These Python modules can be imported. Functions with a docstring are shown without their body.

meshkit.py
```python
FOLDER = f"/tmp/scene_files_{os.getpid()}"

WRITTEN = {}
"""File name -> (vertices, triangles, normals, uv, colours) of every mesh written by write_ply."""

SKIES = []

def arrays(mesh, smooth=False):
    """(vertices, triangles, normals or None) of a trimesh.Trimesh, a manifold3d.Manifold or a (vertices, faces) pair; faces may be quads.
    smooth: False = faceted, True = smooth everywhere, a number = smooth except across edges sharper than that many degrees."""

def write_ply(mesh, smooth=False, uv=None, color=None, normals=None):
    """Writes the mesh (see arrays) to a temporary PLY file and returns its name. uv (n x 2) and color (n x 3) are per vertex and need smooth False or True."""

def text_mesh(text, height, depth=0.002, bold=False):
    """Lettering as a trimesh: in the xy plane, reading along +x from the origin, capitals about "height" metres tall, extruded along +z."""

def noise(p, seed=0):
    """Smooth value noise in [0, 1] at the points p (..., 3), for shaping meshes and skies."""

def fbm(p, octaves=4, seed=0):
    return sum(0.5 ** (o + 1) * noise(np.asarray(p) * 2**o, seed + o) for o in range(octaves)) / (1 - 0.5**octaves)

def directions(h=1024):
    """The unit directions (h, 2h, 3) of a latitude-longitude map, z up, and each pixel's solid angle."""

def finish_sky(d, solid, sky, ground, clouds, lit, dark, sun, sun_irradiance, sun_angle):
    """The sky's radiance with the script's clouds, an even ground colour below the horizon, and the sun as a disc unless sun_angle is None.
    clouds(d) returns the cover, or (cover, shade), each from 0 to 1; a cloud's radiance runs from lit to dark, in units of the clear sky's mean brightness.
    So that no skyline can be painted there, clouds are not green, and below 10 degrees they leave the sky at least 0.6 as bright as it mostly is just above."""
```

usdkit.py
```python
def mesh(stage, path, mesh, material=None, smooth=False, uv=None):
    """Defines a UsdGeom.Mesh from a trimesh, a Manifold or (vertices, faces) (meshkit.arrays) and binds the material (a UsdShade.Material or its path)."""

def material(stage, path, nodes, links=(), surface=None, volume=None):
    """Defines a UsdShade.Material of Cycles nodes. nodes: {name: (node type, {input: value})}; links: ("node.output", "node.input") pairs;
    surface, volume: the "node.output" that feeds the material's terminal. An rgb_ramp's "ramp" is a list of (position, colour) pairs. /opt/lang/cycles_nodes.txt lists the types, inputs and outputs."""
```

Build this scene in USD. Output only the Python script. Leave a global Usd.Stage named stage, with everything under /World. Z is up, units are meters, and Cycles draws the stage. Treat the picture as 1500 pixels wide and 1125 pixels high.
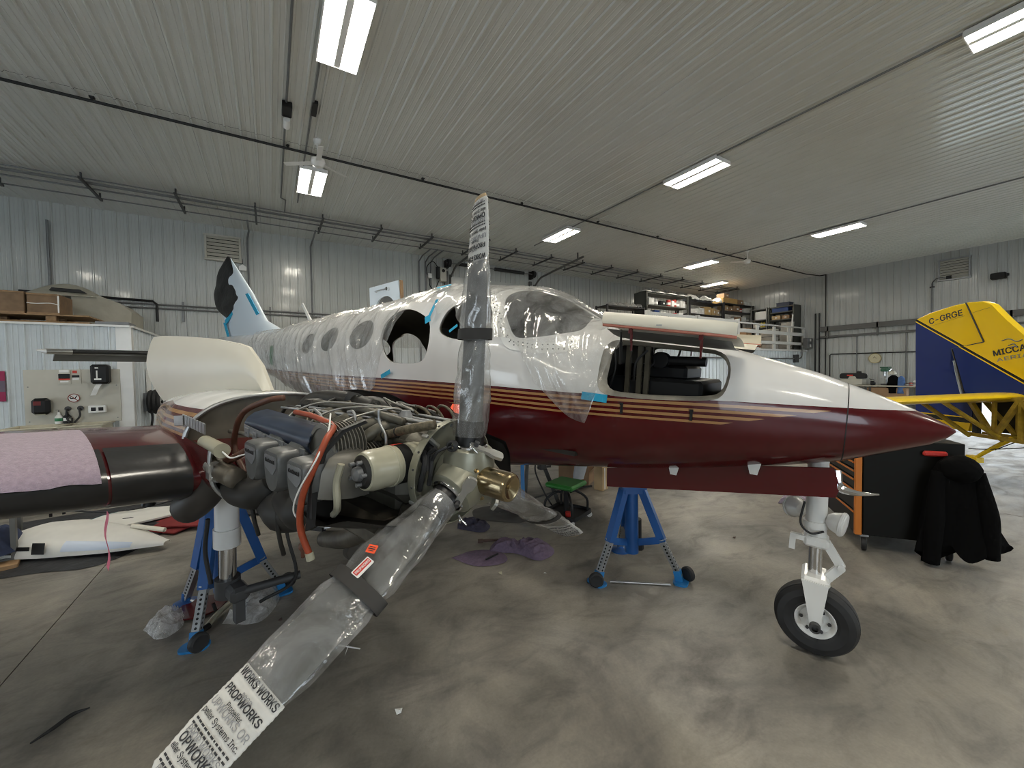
import math, random
import numpy as np, trimesh
import manifold3d as m3
import meshkit, usdkit
from pxr import Usd, UsdGeom, UsdShade, UsdLux, Sdf, Gf

stage = Usd.Stage.CreateInMemory()
UsdGeom.SetStageUpAxis(stage, "Z"); UsdGeom.SetStageMetersPerUnit(stage, 1.0)
UsdGeom.Xform.Define(stage, "/World"); UsdGeom.Scope.Define(stage, "/World/Looks")

# ---------------------------------------------------------------- camera, daylight, exposure
EXPOSURE = -0.12
LAMP = 66.0            # radiance of the lamp diffusers
SKY = 1.8              # daylight outside the open doors
cam = UsdGeom.Camera.Define(stage, "/World/camera")
def _rig(yaw, pitch, roll):
    f = np.array([math.sin(yaw)*math.cos(pitch), math.cos(yaw)*math.cos(pitch), math.sin(pitch)])
    r = np.array([math.cos(yaw), -math.sin(yaw), 0.0]); u = np.cross(r, f)
    c, s = math.cos(roll), math.sin(roll)
    return c*r+s*u, -s*r+c*u, f
_r, _u, _f = _rig(0.54596, -0.029943, -0.016625)
cam.AddTransformOp().Set(Gf.Matrix4d(*_r, 0, *_u, 0, *(-_f), 0, 0.0, 0.0, 1.69, 1))
cam.CreateHorizontalApertureAttr(36.0); cam.CreateVerticalApertureAttr(27.0)
cam.CreateFocalLengthAttr(36.0*581.66/1500); cam.CreateClippingRangeAttr(Gf.Vec2f(0.03, 200.0))
cam.CreateExposureAttr(EXPOSURE)
dome = UsdLux.DomeLight.Define(stage, "/World/daylight")
dome.CreateIntensityAttr(SKY); dome.CreateColorAttr(Gf.Vec3f(0.80, 0.91, 1.0))

# ---------------------------------------------------------------- scene tree helpers
_used = {}
def _path(parent, name):
    base = f"{parent}/{name}"
    k = _used.get(base, -1) + 1; _used[base] = k
    return base if k == 0 else f"{base}_{k:03d}"
def _tag(prim, label=None, cat=None, group=None, kind=None):
    for k, v in (("label", label), ("category", cat), ("group", group), ("kind", kind)):
        if v: prim.SetCustomDataByKey(k, v)
def obj(name, mesh, mat, parent="/World", label=None, cat=None, group=None, kind=None, smooth=30):
    p = _path(str(parent), name)
    m = mesh.mesh() if isinstance(mesh, MB) else mesh
    usdkit.mesh(stage, p, m, mat, smooth=smooth)
    _tag(stage.GetPrimAtPath(p), label, cat, group, kind)
    return p
def thing(name, label, cat, loc=(0,0,0), rz=0.0, group=None, kind=None, matrix=None):
    p = _path("/World", name)
    x = UsdGeom.Xform.Define(stage, p)
    if matrix is not None: x.AddTransformOp().Set(matrix)
    else:
        x.AddTranslateOp().Set(Gf.Vec3d(*map(float, loc)))
        if rz: x.AddRotateZOp().Set(float(rz))
    _tag(x.GetPrim(), label, cat, group, kind)
    return p
def copy(src, label, loc, rz=0.0, group=None, cat=None, name=None):
    s = stage.GetPrimAtPath(src); was = s.GetCustomData()
    n = name or src.rsplit("/", 1)[1]
    if n[-4:-3] == "_" and n[-3:].isdigit(): n = n[:-4]
    p = _path("/World", n)
    x = UsdGeom.Xform.Define(stage, p)
    x.GetPrim().GetReferences().AddInternalReference(src); x.GetPrim().SetInstanceable(True)
    x.ClearXformOpOrder(); x.AddTranslateOp().Set(Gf.Vec3d(*map(float, loc)))
    x.AddRotateZOp().Set(float(rz))
    x.SetXformOpOrder([o for o in x.GetOrderedXformOps() if o.GetOpName() in ("xformOp:translate", "xformOp:rotateZ")])
    _tag(x.GetPrim(), label, cat or was.get("category"), group or was.get("group"))
    return p

def rot(ax, deg):
    return trimesh.transformations.rotation_matrix(math.radians(deg), ax)[:3, :3]
def frame_z(d):
    d = np.asarray(d, float); d = d/np.linalg.norm(d)
    a = np.cross([0, 0, 1.0] if abs(d[2]) < .95 else [1.0, 0, 0], d); a /= np.linalg.norm(a)
    return np.stack([a, np.cross(d, a), d], 1)
def smooth_path(pts, n=8):
    p = np.asarray(pts, float)
    if len(p) < 3: return p
    q = np.vstack([2*p[0]-p[1], p, 2*p[-1]-p[-2]]); out = []
    for i in range(1, len(q)-2):
        a, b, c, d = q[i-1:i+3]
        for t in np.linspace(0, 1, n, endpoint=False):
            out.append(.5*((2*b)+(c-a)*t+(2*a-5*b+4*c-d)*t*t+(3*b-a-3*c+d)*t**3))
    out.append(p[-1]); return np.array(out)

class MB:
    """Collects pieces into one mesh."""
    def __init__(s): s.v, s.f, s.n = [], [], 0
    def add(s, v, f=None, R=None, t=None):
        if f is None:
            v, f, _ = meshkit.arrays(v)
        v = np.asarray(v, float); f = np.asarray(f, int)
        if f.shape[1] == 4: f = np.vstack([f[:, [0, 1, 2]], f[:, [0, 2, 3]]])
        if R is not None: v = v @ np.asarray(R).T
        if t is not None: v = v + np.asarray(t, float)
        s.v.append(v); s.f.append(f+s.n); s.n += len(v); return s
    def mesh(s): return trimesh.Trimesh(np.vstack(s.v), np.vstack(s.f), process=False)
    def box(s, c, size, R=None, bevel=0.0):
        h = np.asarray(size, float)/2
        if bevel <= 0:
            m = trimesh.creation.box(2*h); return s.add(np.array(m.vertices), np.array(m.faces), R, c)
        b = min(bevel, h.min()*.9); pts = []
        for sx in (-1, 1):
            for sy in (-1, 1):
                for sz in (-1, 1):
                    for k in range(3):
                        q = h-b; q = q.copy(); q[k] = h[k]
                        pts.append(q*[sx, sy, sz])
        m = trimesh.convex.convex_hull(np.array(pts)); return s.add(np.array(m.vertices), np.array(m.faces), R, c)
    def hull(s, pts, R=None, t=None):
        m = trimesh.convex.convex_hull(np.asarray(pts, float)); return s.add(np.array(m.vertices), np.array(m.faces), R, t)
    def cyl(s, p0, p1, r, r1=None, n=20):
        p0, p1 = np.asarray(p0, float), np.asarray(p1, float)
        L = np.linalg.norm(p1-p0); r1 = r if r1 is None else r1
        return s.lathe([(0, 0), (r, 0), (r1, L), (0, L)], p0, p1-p0, n)
    def lathe(s, prof, origin, axis, n=24, arc=None):
        F = frame_z(axis); prof = np.asarray(prof, float); k = len(prof)
        ang = np.linspace(0, 2*np.pi, n, endpoint=False) if arc is None else np.linspace(arc[0], arc[1], n)
        V = np.stack([np.outer(np.cos(ang), prof[:, 0]), np.outer(np.sin(ang), prof[:, 0]), np.tile(prof[:, 1], (n, 1))], -1).reshape(-1, 3)
        i = np.arange(n if arc is None else n-1); j = np.arange(k-1); I, J = np.meshgrid(i, j, indexing="ij")
        I2 = (I+1) % n
        q = np.stack([I*k+J, I2*k+J, I2*k+J+1, I*k+J+1], -1).reshape(-1, 4)
        return s.add(V, q, F, origin)
    def tube(s, pts, r, n=8, sm=8, closed=False):
        p = smooth_path(pts, sm) if sm else np.asarray(pts, float)
        rr = np.interp(np.linspace(0, 1, len(p)), np.linspace(0, 1, np.size(r)), np.atleast_1d(r))
        t = np.gradient(p, axis=0); t /= np.linalg.norm(t, axis=1, keepdims=True)+1e-12
        a = frame_z(t[0])[:, 0]; A = []
        for ti in t:
            a = a-ti*(a@ti); a /= np.linalg.norm(a)+1e-12; A.append(a)
        A = np.array(A); B = np.cross(t, A); ang = np.arange(n)*2*np.pi/n
        V = p[:, None]+rr[:, None, None]*(np.cos(ang)[None, :, None]*A[:, None]+np.sin(ang)[None, :, None]*B[:, None])
        V = np.vstack([V.reshape(-1, 3), p[:1], p[-1:]]); m = len(p)
        I, J = np.meshgrid(np.arange(m-1), np.arange(n), indexing="ij")
        q = np.stack([I*n+J, I*n+(J+1) % n, (I+1)*n+(J+1) % n, (I+1)*n+J], -1).reshape(-1, 4)
        f = np.vstack([q[:, [0, 1, 2]], q[:, [0, 2, 3]]])
        e = np.arange(n); c0 = np.stack([np.full(n, m*n), (e+1) % n, e], 1); c1 = np.stack([np.full(n, m*n+1), (m-1)*n+e, (m-1)*n+(e+1) % n], 1)
        return s.add(V, np.vstack([f, c0, c1]))
    def bar(s, p0, p1, w, h=None, up=(0, 0, 1)):
        p0, p1 = np.asarray(p0, float), np.asarray(p1, float); h = w if h is None else h
        d = p1-p0; L = np.linalg.norm(d); d /= L
        x = np.cross(up, d)
        if np.linalg.norm(x) < 1e-6: x = np.cross([1, 0, 0], d)
        x /= np.linalg.norm(x); y = np.cross(d, x)
        return s.box((p0+p1)/2, (w, h, L), np.stack([x, y, d], 1))
    def grid(s, P, closed_v=False, flip=False):
        P = np.asarray(P, float); a, b = P.shape[:2]
        I, J = np.meshgrid(np.arange(a-1), np.arange(b if closed_v else b-1), indexing="ij"); J2 = (J+1) % b
        q = np.stack([I*b+J, (I+1)*b+J, (I+1)*b+J2, I*b+J2], -1).reshape(-1, 4)
        return s.add(P.reshape(-1, 3), q[:, ::-1] if flip else q)
    def loft(s, rings, caps=True):
        P = np.asarray(rings, float); a, b = P.shape[:2]
        s.grid(P, True)
        if caps:
            for k, fl in ((0, True), (a-1, False)):
                c = P[k].mean(0); V = np.vstack([P[k], c]); e = np.arange(b)
                f = np.stack([e, (e+1) % b, np.full(b, b)], 1); s.add(V, f if fl else f[:, ::-1])
        return s
    def prism(s, poly, z0, z1, R=None, t=None, holes=()):
        from shapely.geometry import Polygon
        m = trimesh.creation.extrude_polygon(Polygon(poly, holes), z1-z0, engine="earcut")
        v = np.array(m.vertices); v[:, 2] += z0
        return s.add(v, np.array(m.faces), R, t)

def text(s, h, bold=False, depth=.002):
    m = meshkit.text_mesh(s, h, depth, bold); return np.array(m.vertices), np.array(m.faces)
XZ = np.array([[1, 0, 0], [0, 0, -1], [0, 1, 0]], float)   # local x->X, y->Z, z->-Y
RW = np.array([[0, 0, -1], [-1, 0, 0], [0, 1, 0]], float)  # local x->-Y, y->Z, z->-X  (facing -X wall)
OW = np.array([[0, 0, 1], [1, 0, 0], [0, 1, 0]], float)    # local x->+Y, y->Z, z->+X
def rrect(w, h, r, n=5, cx=0, cy=0):
    out = []
    for sx, sy, a0 in ((1, 1, 0), (-1, 1, 90), (-1, -1, 180), (1, -1, 270)):
        for t in np.linspace(0, 90, n):
            a = math.radians(a0+t); out.append((cx+sx*(w/2-r)+r*math.cos(a), cy+sy*(h/2-r)+r*math.sin(a)))
    return out
def ellipse(cx, cy, rx, ry, n=32):
    return [(cx+rx*math.cos(t), cy+ry*math.sin(t)) for t in np.linspace(0, 2*np.pi, n, endpoint=False)]

# ---------------------------------------------------------------- materials
def mat(name, col, rough=.5, metal=0.0, var=0.0, vscale=6.0, bump=0.0, bscale=60.0, coat=0.0, spec=.5, col2=None, lo=.35, hi=.65, detail=4.0, rvar=0.0, bdist=.004, sheen=0.0, extra=None):
    nodes = {"p": ("principled_bsdf", {"base_color": col, "roughness": rough, "metallic": metal, "specular_ior_level": spec, "coat_weight": coat, "coat_roughness": .08, **({"sheen_weight": sheen} if sheen else {}), **(extra or {})})}
    links = []
    if var or col2 is not None or rvar:
        c2 = col2 if col2 is not None else tuple(max(0, x*(1-var)) for x in col)
        nodes["tc"] = ("texture_coordinate", {}); nodes["n"] = ("noise_texture", {"scale": vscale, "detail": detail, "roughness": .6})
        nodes["r"] = ("rgb_ramp", {"ramp": [(lo, c2), (hi, col)]})
        links += [("tc.object", "n.vector"), ("n.fac", "r.fac"), ("r.color", "p.base_color")]
        if rvar:
            nodes["mr"] = ("map_range", {"from_min": .3, "from_max": .7, "to_min": rough-rvar, "to_max": rough+rvar}); links += [("n.fac", "mr.value"), ("mr.result", "p.roughness")]
    if bump:
        if "tc" not in nodes: nodes["tc"] = ("texture_coordinate", {})
        nodes["bn"] = ("noise_texture", {"scale": bscale, "detail": 3.0}); nodes["b"] = ("bump", {"strength": bump, "distance": bdist})
        links += [("tc.object", "bn.vector"), ("bn.fac", "b.height"), ("b.normal", "p.normal")]
    return usdkit.material(stage, f"/World/Looks/{name}", nodes, links, surface="p.BSDF")
def emit(name, col, k):
    return usdkit.material(stage, f"/World/Looks/{name}", {"e": ("emission", {"color": col, "strength": k})}, [], surface="e.emission")
def film(name, tint=(.93, .93, .92), haze=.3, hazevar=.18, rough=.12, scale=7.0, bump=.8, stretch=(1, 1, 1), bdist=.02, refl=.05):
    """thin clear polythene: see-through, a little milky, glossy with creases"""
    nodes = {"tc": ("texture_coordinate", {}), "mp": ("mapping", {"scale": stretch}),
             "n": ("noise_texture", {"scale": scale, "detail": 5.0, "roughness": .55, "distortion": 1.2}), "b": ("bump", {"strength": bump, "distance": bdist}),
             "mr": ("map_range", {"from_min": .35, "from_max": .7, "to_min": haze-hazevar, "to_max": haze+hazevar, "clamp": True}),
             "t": ("transparent_bsdf", {"color": tint}), "d": ("diffuse_bsdf", {"color": (.92, .93, .94)}), "tr": ("translucent_bsdf", {"color": (.9, .9, .9)}), "dd": ("mix_closure", {"fac": .5}),
             "m1": ("mix_closure", {}), "g": ("glossy_bsdf", {"color": (1, 1, 1), "roughness": rough}), "fr": ("layer_weight", {"blend": .5}), "fp": ("math", {"math_type": "power", "value2": 4.0}), "fq": ("math", {"math_type": "multiply_add", "value2": .55, "value3": refl}), "m2": ("mix_closure", {})}
    links = [("tc.object", "mp.vector"), ("mp.vector", "n.vector"), ("n.fac", "b.height"), ("b.normal", "g.normal"), ("b.normal", "fr.normal"), ("n.fac", "mr.value"), ("mr.result", "m1.fac"),
             ("d.BSDF", "dd.closure1"), ("tr.BSDF", "dd.closure2"), ("t.BSDF", "m1.closure1"), ("dd.closure", "m1.closure2"), ("m1.closure", "m2.closure1"), ("g.BSDF", "m2.closure2"), ("fr.facing", "fp.value1"), ("fp.value", "fq.value1"), ("fq.value", "m2.fac")]
    return usdkit.material(stage, f"/World/Looks/{name}", nodes, links, surface="m2.closure")

K = {}
def mk(name, *a, **k): K[name] = mat(name, *a, **k); return K[name]
mk("white_steel", (.70, .725, .735), .24, coat=.35, var=.06, vscale=1.3)
mk("white_paint", (.80, .80, .78), .3, coat=.3, var=.04)
mk("cream_paint", (.74, .70, .59), .42, var=.03, vscale=3)
mk("black_plastic", (.010, .010, .0105), .45, spec=.3)
mk("black_rubber", (.02, .02, .021), .62, var=.3, vscale=20)
mk("black_steel", (.020, .020, .021), .5, spec=.35)
mk("dark_steel", (.06, .06, .062), .5, var=.25)
mk("grey_steel", (.22, .225, .23), .45, metal=.4, var=.15)
mk("galvanised", (.42, .43, .44), .4, metal=.8, var=.2, vscale=9)
mk("aluminium", (.62, .62, .61), .32, metal=.9, var=.12, vscale=8)
mk("chrome", (.75, .75, .76), .12, metal=1.0)
mk("jack_blue", (.012, .10, .34), .38, var=.15, coat=.2)
mk("jack_blue_light", (.02, .20, .50), .4)
mk("wood", (.36, .22, .11), .65, var=.35, vscale=9)
mk("cardboard", (.34, .21, .115), .75, var=.18, vscale=5)
mk("cardboard_light", (.50, .36, .20), .75, var=.15, vscale=5)
mk("paper_white", (.82, .82, .80), .7)
mk("blue_tape", (.01, .33, .55), .6)
mk("orange_paint", (.62, .19, .02), .4)
mk("red_plastic", (.55, .03, .02), .4)
mk("label_red", (.60, .05, .03), .5)
mk("signal_orange", (.9, .10, .03), .6)
# ================================================================ THE HANGAR SHELL
YB, XR, XL, YF, HC = 14.13, 22.1, -12.0, -9.0, 6.0
def sheet_profile(w, flip=False):
    """ribbed steel cladding: a rib every 0.2286 m with two faint swages between; returns (s, height)"""
    out = []; p = .2286; k = 0
    pat = [(0, 0), (.014, .022), (.032, .022), (.046, 0), (.092, 0), (.098, .0045), (.108, .0045), (.114, 0), (.160, 0), (.166, .0045), (.176, .0045), (.182, 0)]
    while k*p < w-1e-6:
        out += [(k*p+a, b) for a, b in pat if k*p+a < w-.001]; k += 1
    return np.array(out+[(w-.0015, 0)])
def cladding(parent, mtl, s0, s1, lo, hi, place, cuts=()):
    """sheets of cladding side by side from s0 to s1; place(s, t, h) -> xyz; lo..hi is the sheet's length; cuts: (sa, sb, ta, tb) openings"""
    s = s0
    while s < s1-1e-6:
        w = min(.9144, s1-s); spans = [(lo, hi)]
        for sa, sb, ta, tb in cuts:
            if s+w > sa+1e-3 and s < sb-1e-3:
                spans = [q for x, y in spans for q in ((x, min(y, ta)), (max(x, tb), y)) if q[1]-q[0] > .02]
        pr = sheet_profile(w)
        mb = MB()
        for x, y in spans:
            P = np.array([[place(s+a, t, h) for a, h in pr] for t in (x, y)])
            mb.grid(P)
        if spans: obj("sheet", mb, mtl, parent, smooth=False)
        s += w
mk("ceiling_steel", (.66, .67, .64), .28, coat=.3, var=.05, vscale=.8)
mk("wall_steel", (.50, .515, .50), .26, coat=.35, var=.06, vscale=1.0)

# floor: poured slabs with saw-cut joints over a dark bed
fm = {"tc": ("texture_coordinate", {}), "n1": ("noise_texture", {"scale": .75, "detail": 8.0, "roughness": .66, "distortion": .9}), "r1": ("rgb_ramp", {"ramp": [(.30, (.118, .113, .103)), (.44, (.225, .210, .184)), (.58, (.31, .286, .244)), (.74, (.40, .368, .31))]}),
      "mp": ("mapping", {"rotation": (0, 0, .5), "scale": (1.1, 2.0, 1)}), "n2": ("noise_texture", {"scale": 2.2, "detail": 7.0, "roughness": .65, "distortion": .8}), "r2": ("rgb_ramp", {"ramp": [(.30, (.62, .62, .63)), (.48, (.92, .92, .92)), (.66, (1.10, 1.09, 1.07))]}),
      "n3": ("noise_texture", {"scale": 60.0, "detail": 4.0, "roughness": .7}), "r3": ("rgb_ramp", {"ramp": [(.3, (.88, .88, .88)), (.7, (1.06, 1.06, 1.06))]}),
      "v": ("voronoi_texture", {"scale": 1.15, "randomness": 1.0}), "rv": ("rgb_ramp", {"ramp": [(.05, (.50, .50, .52)), (.13, (.8, .8, .8)), (.26, (1, 1, 1))]}),
      "m1": ("mix", {"mix_type": "multiply", "fac": 1.0}), "m2": ("mix", {"mix_type": "multiply", "fac": 1.0}), "m3": ("mix", {"mix_type": "multiply", "fac": .7}),
      "ro": ("map_range", {"from_min": .3, "from_max": .7, "to_min": .50, "to_max": .30}), "b": ("bump", {"strength": .25, "distance": .003}),
      "p": ("principled_bsdf", {"specular_ior_level": .5})}
fl = [("tc.object", "n1.vector"), ("n1.fac", "r1.fac"), ("tc.object", "mp.vector"), ("mp.vector", "n2.vector"), ("n2.fac", "r2.fac"), ("tc.object", "n3.vector"), ("n3.fac", "r3.fac"), ("n1.color", "v.vector"), ("tc.object", "v.vector"),
      ("v.distance", "rv.fac"), ("r1.color", "m1.color1"), ("r2.color", "m1.color2"), ("m1.color", "m2.color1"), ("r3.color", "m2.color2"), ("m2.color", "m3.color1"), ("rv.color", "m3.color2"), ("m3.color", "p.base_color"),
      ("n2.fac", "ro.value"), ("ro.result", "p.roughness"), ("n3.fac", "b.height"), ("b.normal", "p.normal")]
fl = [x for x in fl if x != ("n1.color", "v.vector")]
K["concrete"] = usdkit.material(stage, "/World/Looks/concrete", fm, fl, surface="p.BSDF")
mk("joint", (.05, .048, .045), .9)
floor = thing("floor", "grey stained concrete hangar floor with saw-cut joints", "floor", kind="structure")
obj("bed", MB().box(((XL+XR)/2, (YB+YF)/2, -.06), (XR-XL+.6, YB-YF+.6, .1)), K["joint"], floor)
xs = [XL-.3, -9.7, -1.33, 7.04, 15.4, XR+.3]; ys = [YF-.3, -3.4, 4.98, 13.3, YB+.3]
for i in range(len(xs)-1):
    for j in range(len(ys)-1):
        obj("slab", MB().box(((xs[i]+xs[i+1])/2, (ys[j]+ys[j+1])/2, -.005), (xs[i+1]-xs[i]-.007, ys[j+1]-ys[j]-.0025, .01)), K["concrete"], floor)

ceiling = thing("ceiling", "white ribbed steel ceiling of the hangar", "ceiling", kind="structure")
for t0, t1 in ((YF, -1.0), (-1.0, 8.45), (8.46, YB)):
    cladding(ceiling, K["ceiling_steel"], XL, XR, t0, t1, lambda s, t, h: (s, t, HC-h))
obj("deck", MB().box(((XL+XR)/2, (YB+YF)/2, HC+.06), (XR-XL+.4, YB-YF+.4, .1)), K["dark_steel"], ceiling)
wall = thing("wall_back", "long back wall of white ribbed steel sheets", "wall", kind="structure")
cladding(wall, K["wall_steel"], XL, XR, 0, HC, lambda s, t, h: (s, YB-h, t))
obj("backing", MB().box(((XL+XR)/2, YB+.06, HC/2), (XR-XL+.4, .1, HC)), K["dark_steel"], wall)
wall = thing("wall_right", "white ribbed steel end wall behind the yellow tail", "wall", kind="structure")
cladding(wall, K["wall_steel"], -YB, -YF, 0, HC, lambda s, t, h: (XR-h, -s, t), cuts=[(-4.6, 3.4, 0, 2.1)])
mb = MB()
for y0, y1, z0, z1 in ((YF, -3.4, 0, HC), (4.6, YB, 0, HC), (-3.4, 4.6, 2.1, HC)): mb.box((XR+.06, (y0+y1)/2, (z0+z1)/2), (.1, y1-y0, z1-z0))
obj("backing", mb, K["dark_steel"], wall)
wall = thing("wall_left", "white ribbed steel wall at the left with an open hangar door", "wall", kind="structure")
LD = (4.2, 8.6, 0, 3.3)
cladding(wall, K["wall_steel"], YF, YB, 0, HC, lambda s, t, h: (XL+h, s, t), cuts=[LD])
wall = thing("wall_front", "white ribbed steel wall behind the viewer", "wall", kind="structure")
FD = [(-7.5, -1.0, 1.2, 4.2), (9.5, 14.5, 0.6, 3.6)]
cladding(wall, K["wall_steel"], -XR, -XL, 0, HC, lambda s, t, h: (-s, YF+h, t), cuts=[(-b, -a, c, d) for a, b, c, d in FD])
d1 = thing("door_1", "open bright doorway in the right wall behind the yellow aircraft", "door", kind="structure")
for nm, c, s in (("jamb", (XR, 4.65, 1.2), (.16, .1, 2.4)), ("jamb", (XR, -3.45, 1.2), (.16, .1, 2.4)), ("lintel", (XR, .6, 2.17), (.16, 8.2, .14))): obj(nm, MB().box(c, s), K["white_paint"], d1)
d2 = thing("door_2", "open hangar doorway in the left wall", "door", kind="structure")
for nm, c, s in (("jamb", (XL, LD[0]-.05, LD[3]/2), (.16, .1, LD[3])), ("jamb", (XL, LD[1]+.05, LD[3]/2), (.16, .1, LD[3])), ("lintel", (XL, (LD[0]+LD[1])/2, LD[3]+.06), (.16, LD[1]-LD[0]+.2, .12))): obj(nm, MB().box(c, s), K["white_paint"], d2)
mk("snow", (.75, .78, .8), .8)
obj("ground", MB().box((5, 2, -.25), (160, 160, .1)), K["snow"], label="pale open ground outside the hangar doors", cat="ground", kind="structure")

# ---------------------------------------------------------------- ceiling lamps
K["lamp"] = emit("lamp", (1.0, .935, .80), LAMP)
mk("lamp_body", (.85, .85, .84), .35)
def lamp(label, x, y, first=[None]):
    if first[0]:
        return copy(first[0], label, (x, y, HC))
    t = thing("ceiling_lamp", label, "light", (x, y, HC), group="white strip lamps under the ceiling"); first[0] = t
    obj("housing", MB().box((0, 0, -.045), (.52, 1.26, .05), bevel=.008), K["lamp_body"], t)
    for sx in (-1, 1):
        obj("end_plate", MB().box((0, sx*.625, -.08), (.52, .012, .05)), K["lamp_body"], t)
        obj("side_lip", MB().box((sx*.256, 0, -.085), (.01, 1.24, .05)), K["lamp_body"], t)
    obj("centre_rib", MB().box((0, 0, -.08), (.075, 1.24, .03)), K["lamp_body"], t)
    for sx in (-1, 1):
        obj("tube_diffuser", MB().box((sx*.143, 0, -.082), (.195, 1.2, .02), bevel=.006), K["lamp"], t)
    obj("hanger", MB().box((0, 0, -.01), (.08, 1.1, .02)), K["galvanised"], t)
    return t
lamp("strip lamp at the top edge of the picture left of centre", .90, 5.35)
for lb, x, y in (("strip lamp below the ceiling fan at the left", .89, 9.80), ("strip lamp right of the wrapped upright blade, nearest it", 7.85, 9.85), ("large strip lamp above the baggage door of the aircraft", 8.0, 5.37),
                 ("strip lamp cut off by the top right corner of the picture", 8.0, .80), ("strip lamp above the yellow tail at the right", 15.15, 5.35), ("upper of the two small far strip lamps above the mezzanine", 15.0, 9.85),
                 ("lower and farthest small strip lamp above the mezzanine shelves", 19.1, 11.85), ("strip lamp overhead behind the viewer at the left", .9, .8), ("strip lamp overhead behind the viewer", .9, -3.8), ("strip lamp behind the viewer at the right", 8.0, -3.8), ("strip lamp far right behind the viewer", 15.15, .8), ("strip lamp farthest right behind the viewer", 15.15, -3.8), ("strip lamp at the far left out of view", -6.2, 5.35), ("strip lamp at the near left out of view", -6.2, .8)):
    lamp(lb, x, y)
# ================================================================ THE TWIN-ENGINED AIRCRAFT (x forward, y to its left, z up; origin at the right propeller)
_n = np.array([math.sin(math.radians(159.1))*math.cos(math.radians(4.2)), math.cos(math.radians(159.1))*math.cos(math.radians(4.2)), -math.sin(math.radians(4.2))])
_l = np.array([-math.cos(math.radians(159.1)), math.sin(math.radians(159.1)), 0.0]); _c = np.cross(_n, _l)
AH = np.array([.597, 1.297, 1.323])
AM = Gf.Matrix4d(*_n, 0, *_l, 0, *_c, 0, *AH, 1)
def W(p): return np.asarray(p, float) @ np.array([_n, _l, _c]) + AH      # aircraft -> world
def toA(w): return (np.asarray(w, float)-AH) @ np.array([_n, _l, _c]).T   # world -> aircraft
CL = 1.90
ST = np.array([  # a, top, bottom, half width
 (1.53, .150, .140, .004), (1.50, .175, .105, .035), (1.44, .208, .065, .075), (1.36, .246, .030, .125), (1.24, .300, -.022, .190), (1.10, .355, -.082, .245), (.97, .405, -.120, .290), (.80, .455, -.168, .345), (.54, .530, -.228, .425), (.25, .600, -.292, .510), (0, .655, -.340, .575),
 (-.25, .698, -.382, .625), (-.40, .728, -.41, .650), (-.56, .822, -.44, .668), (-.74, .925, -.47, .683), (-.90, .978, -.505, .693), (-1.15, 1.012, -.555, .703), (-1.45, 1.040, -.595, .710), (-1.9, 1.062, -.61, .712), (-2.4, 1.015, -.61, .71), (-2.85, .957, -.59, .700), (-3.3, .910, -.55, .675), (-3.7, .872, -.50, .64),
 (-4.3, .818, -.40, .565), (-5.1, .758, -.27, .46), (-5.6, .708, -.18, .40), (-6.2, .660, -.09, .335), (-6.9, .630, -.0, .27), (-7.6, .60, .09, .21), (-8.4, .575, .18, .15), (-9.1, .54, .26, .09), (-9.4, .50, .34, .04)])
def fus(a):
    o = np.argsort(ST[:, 0]); a = np.asarray(a, float)
    return [np.interp(a, ST[o, 0], ST[o, k]) for k in (1, 2, 3)]
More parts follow.
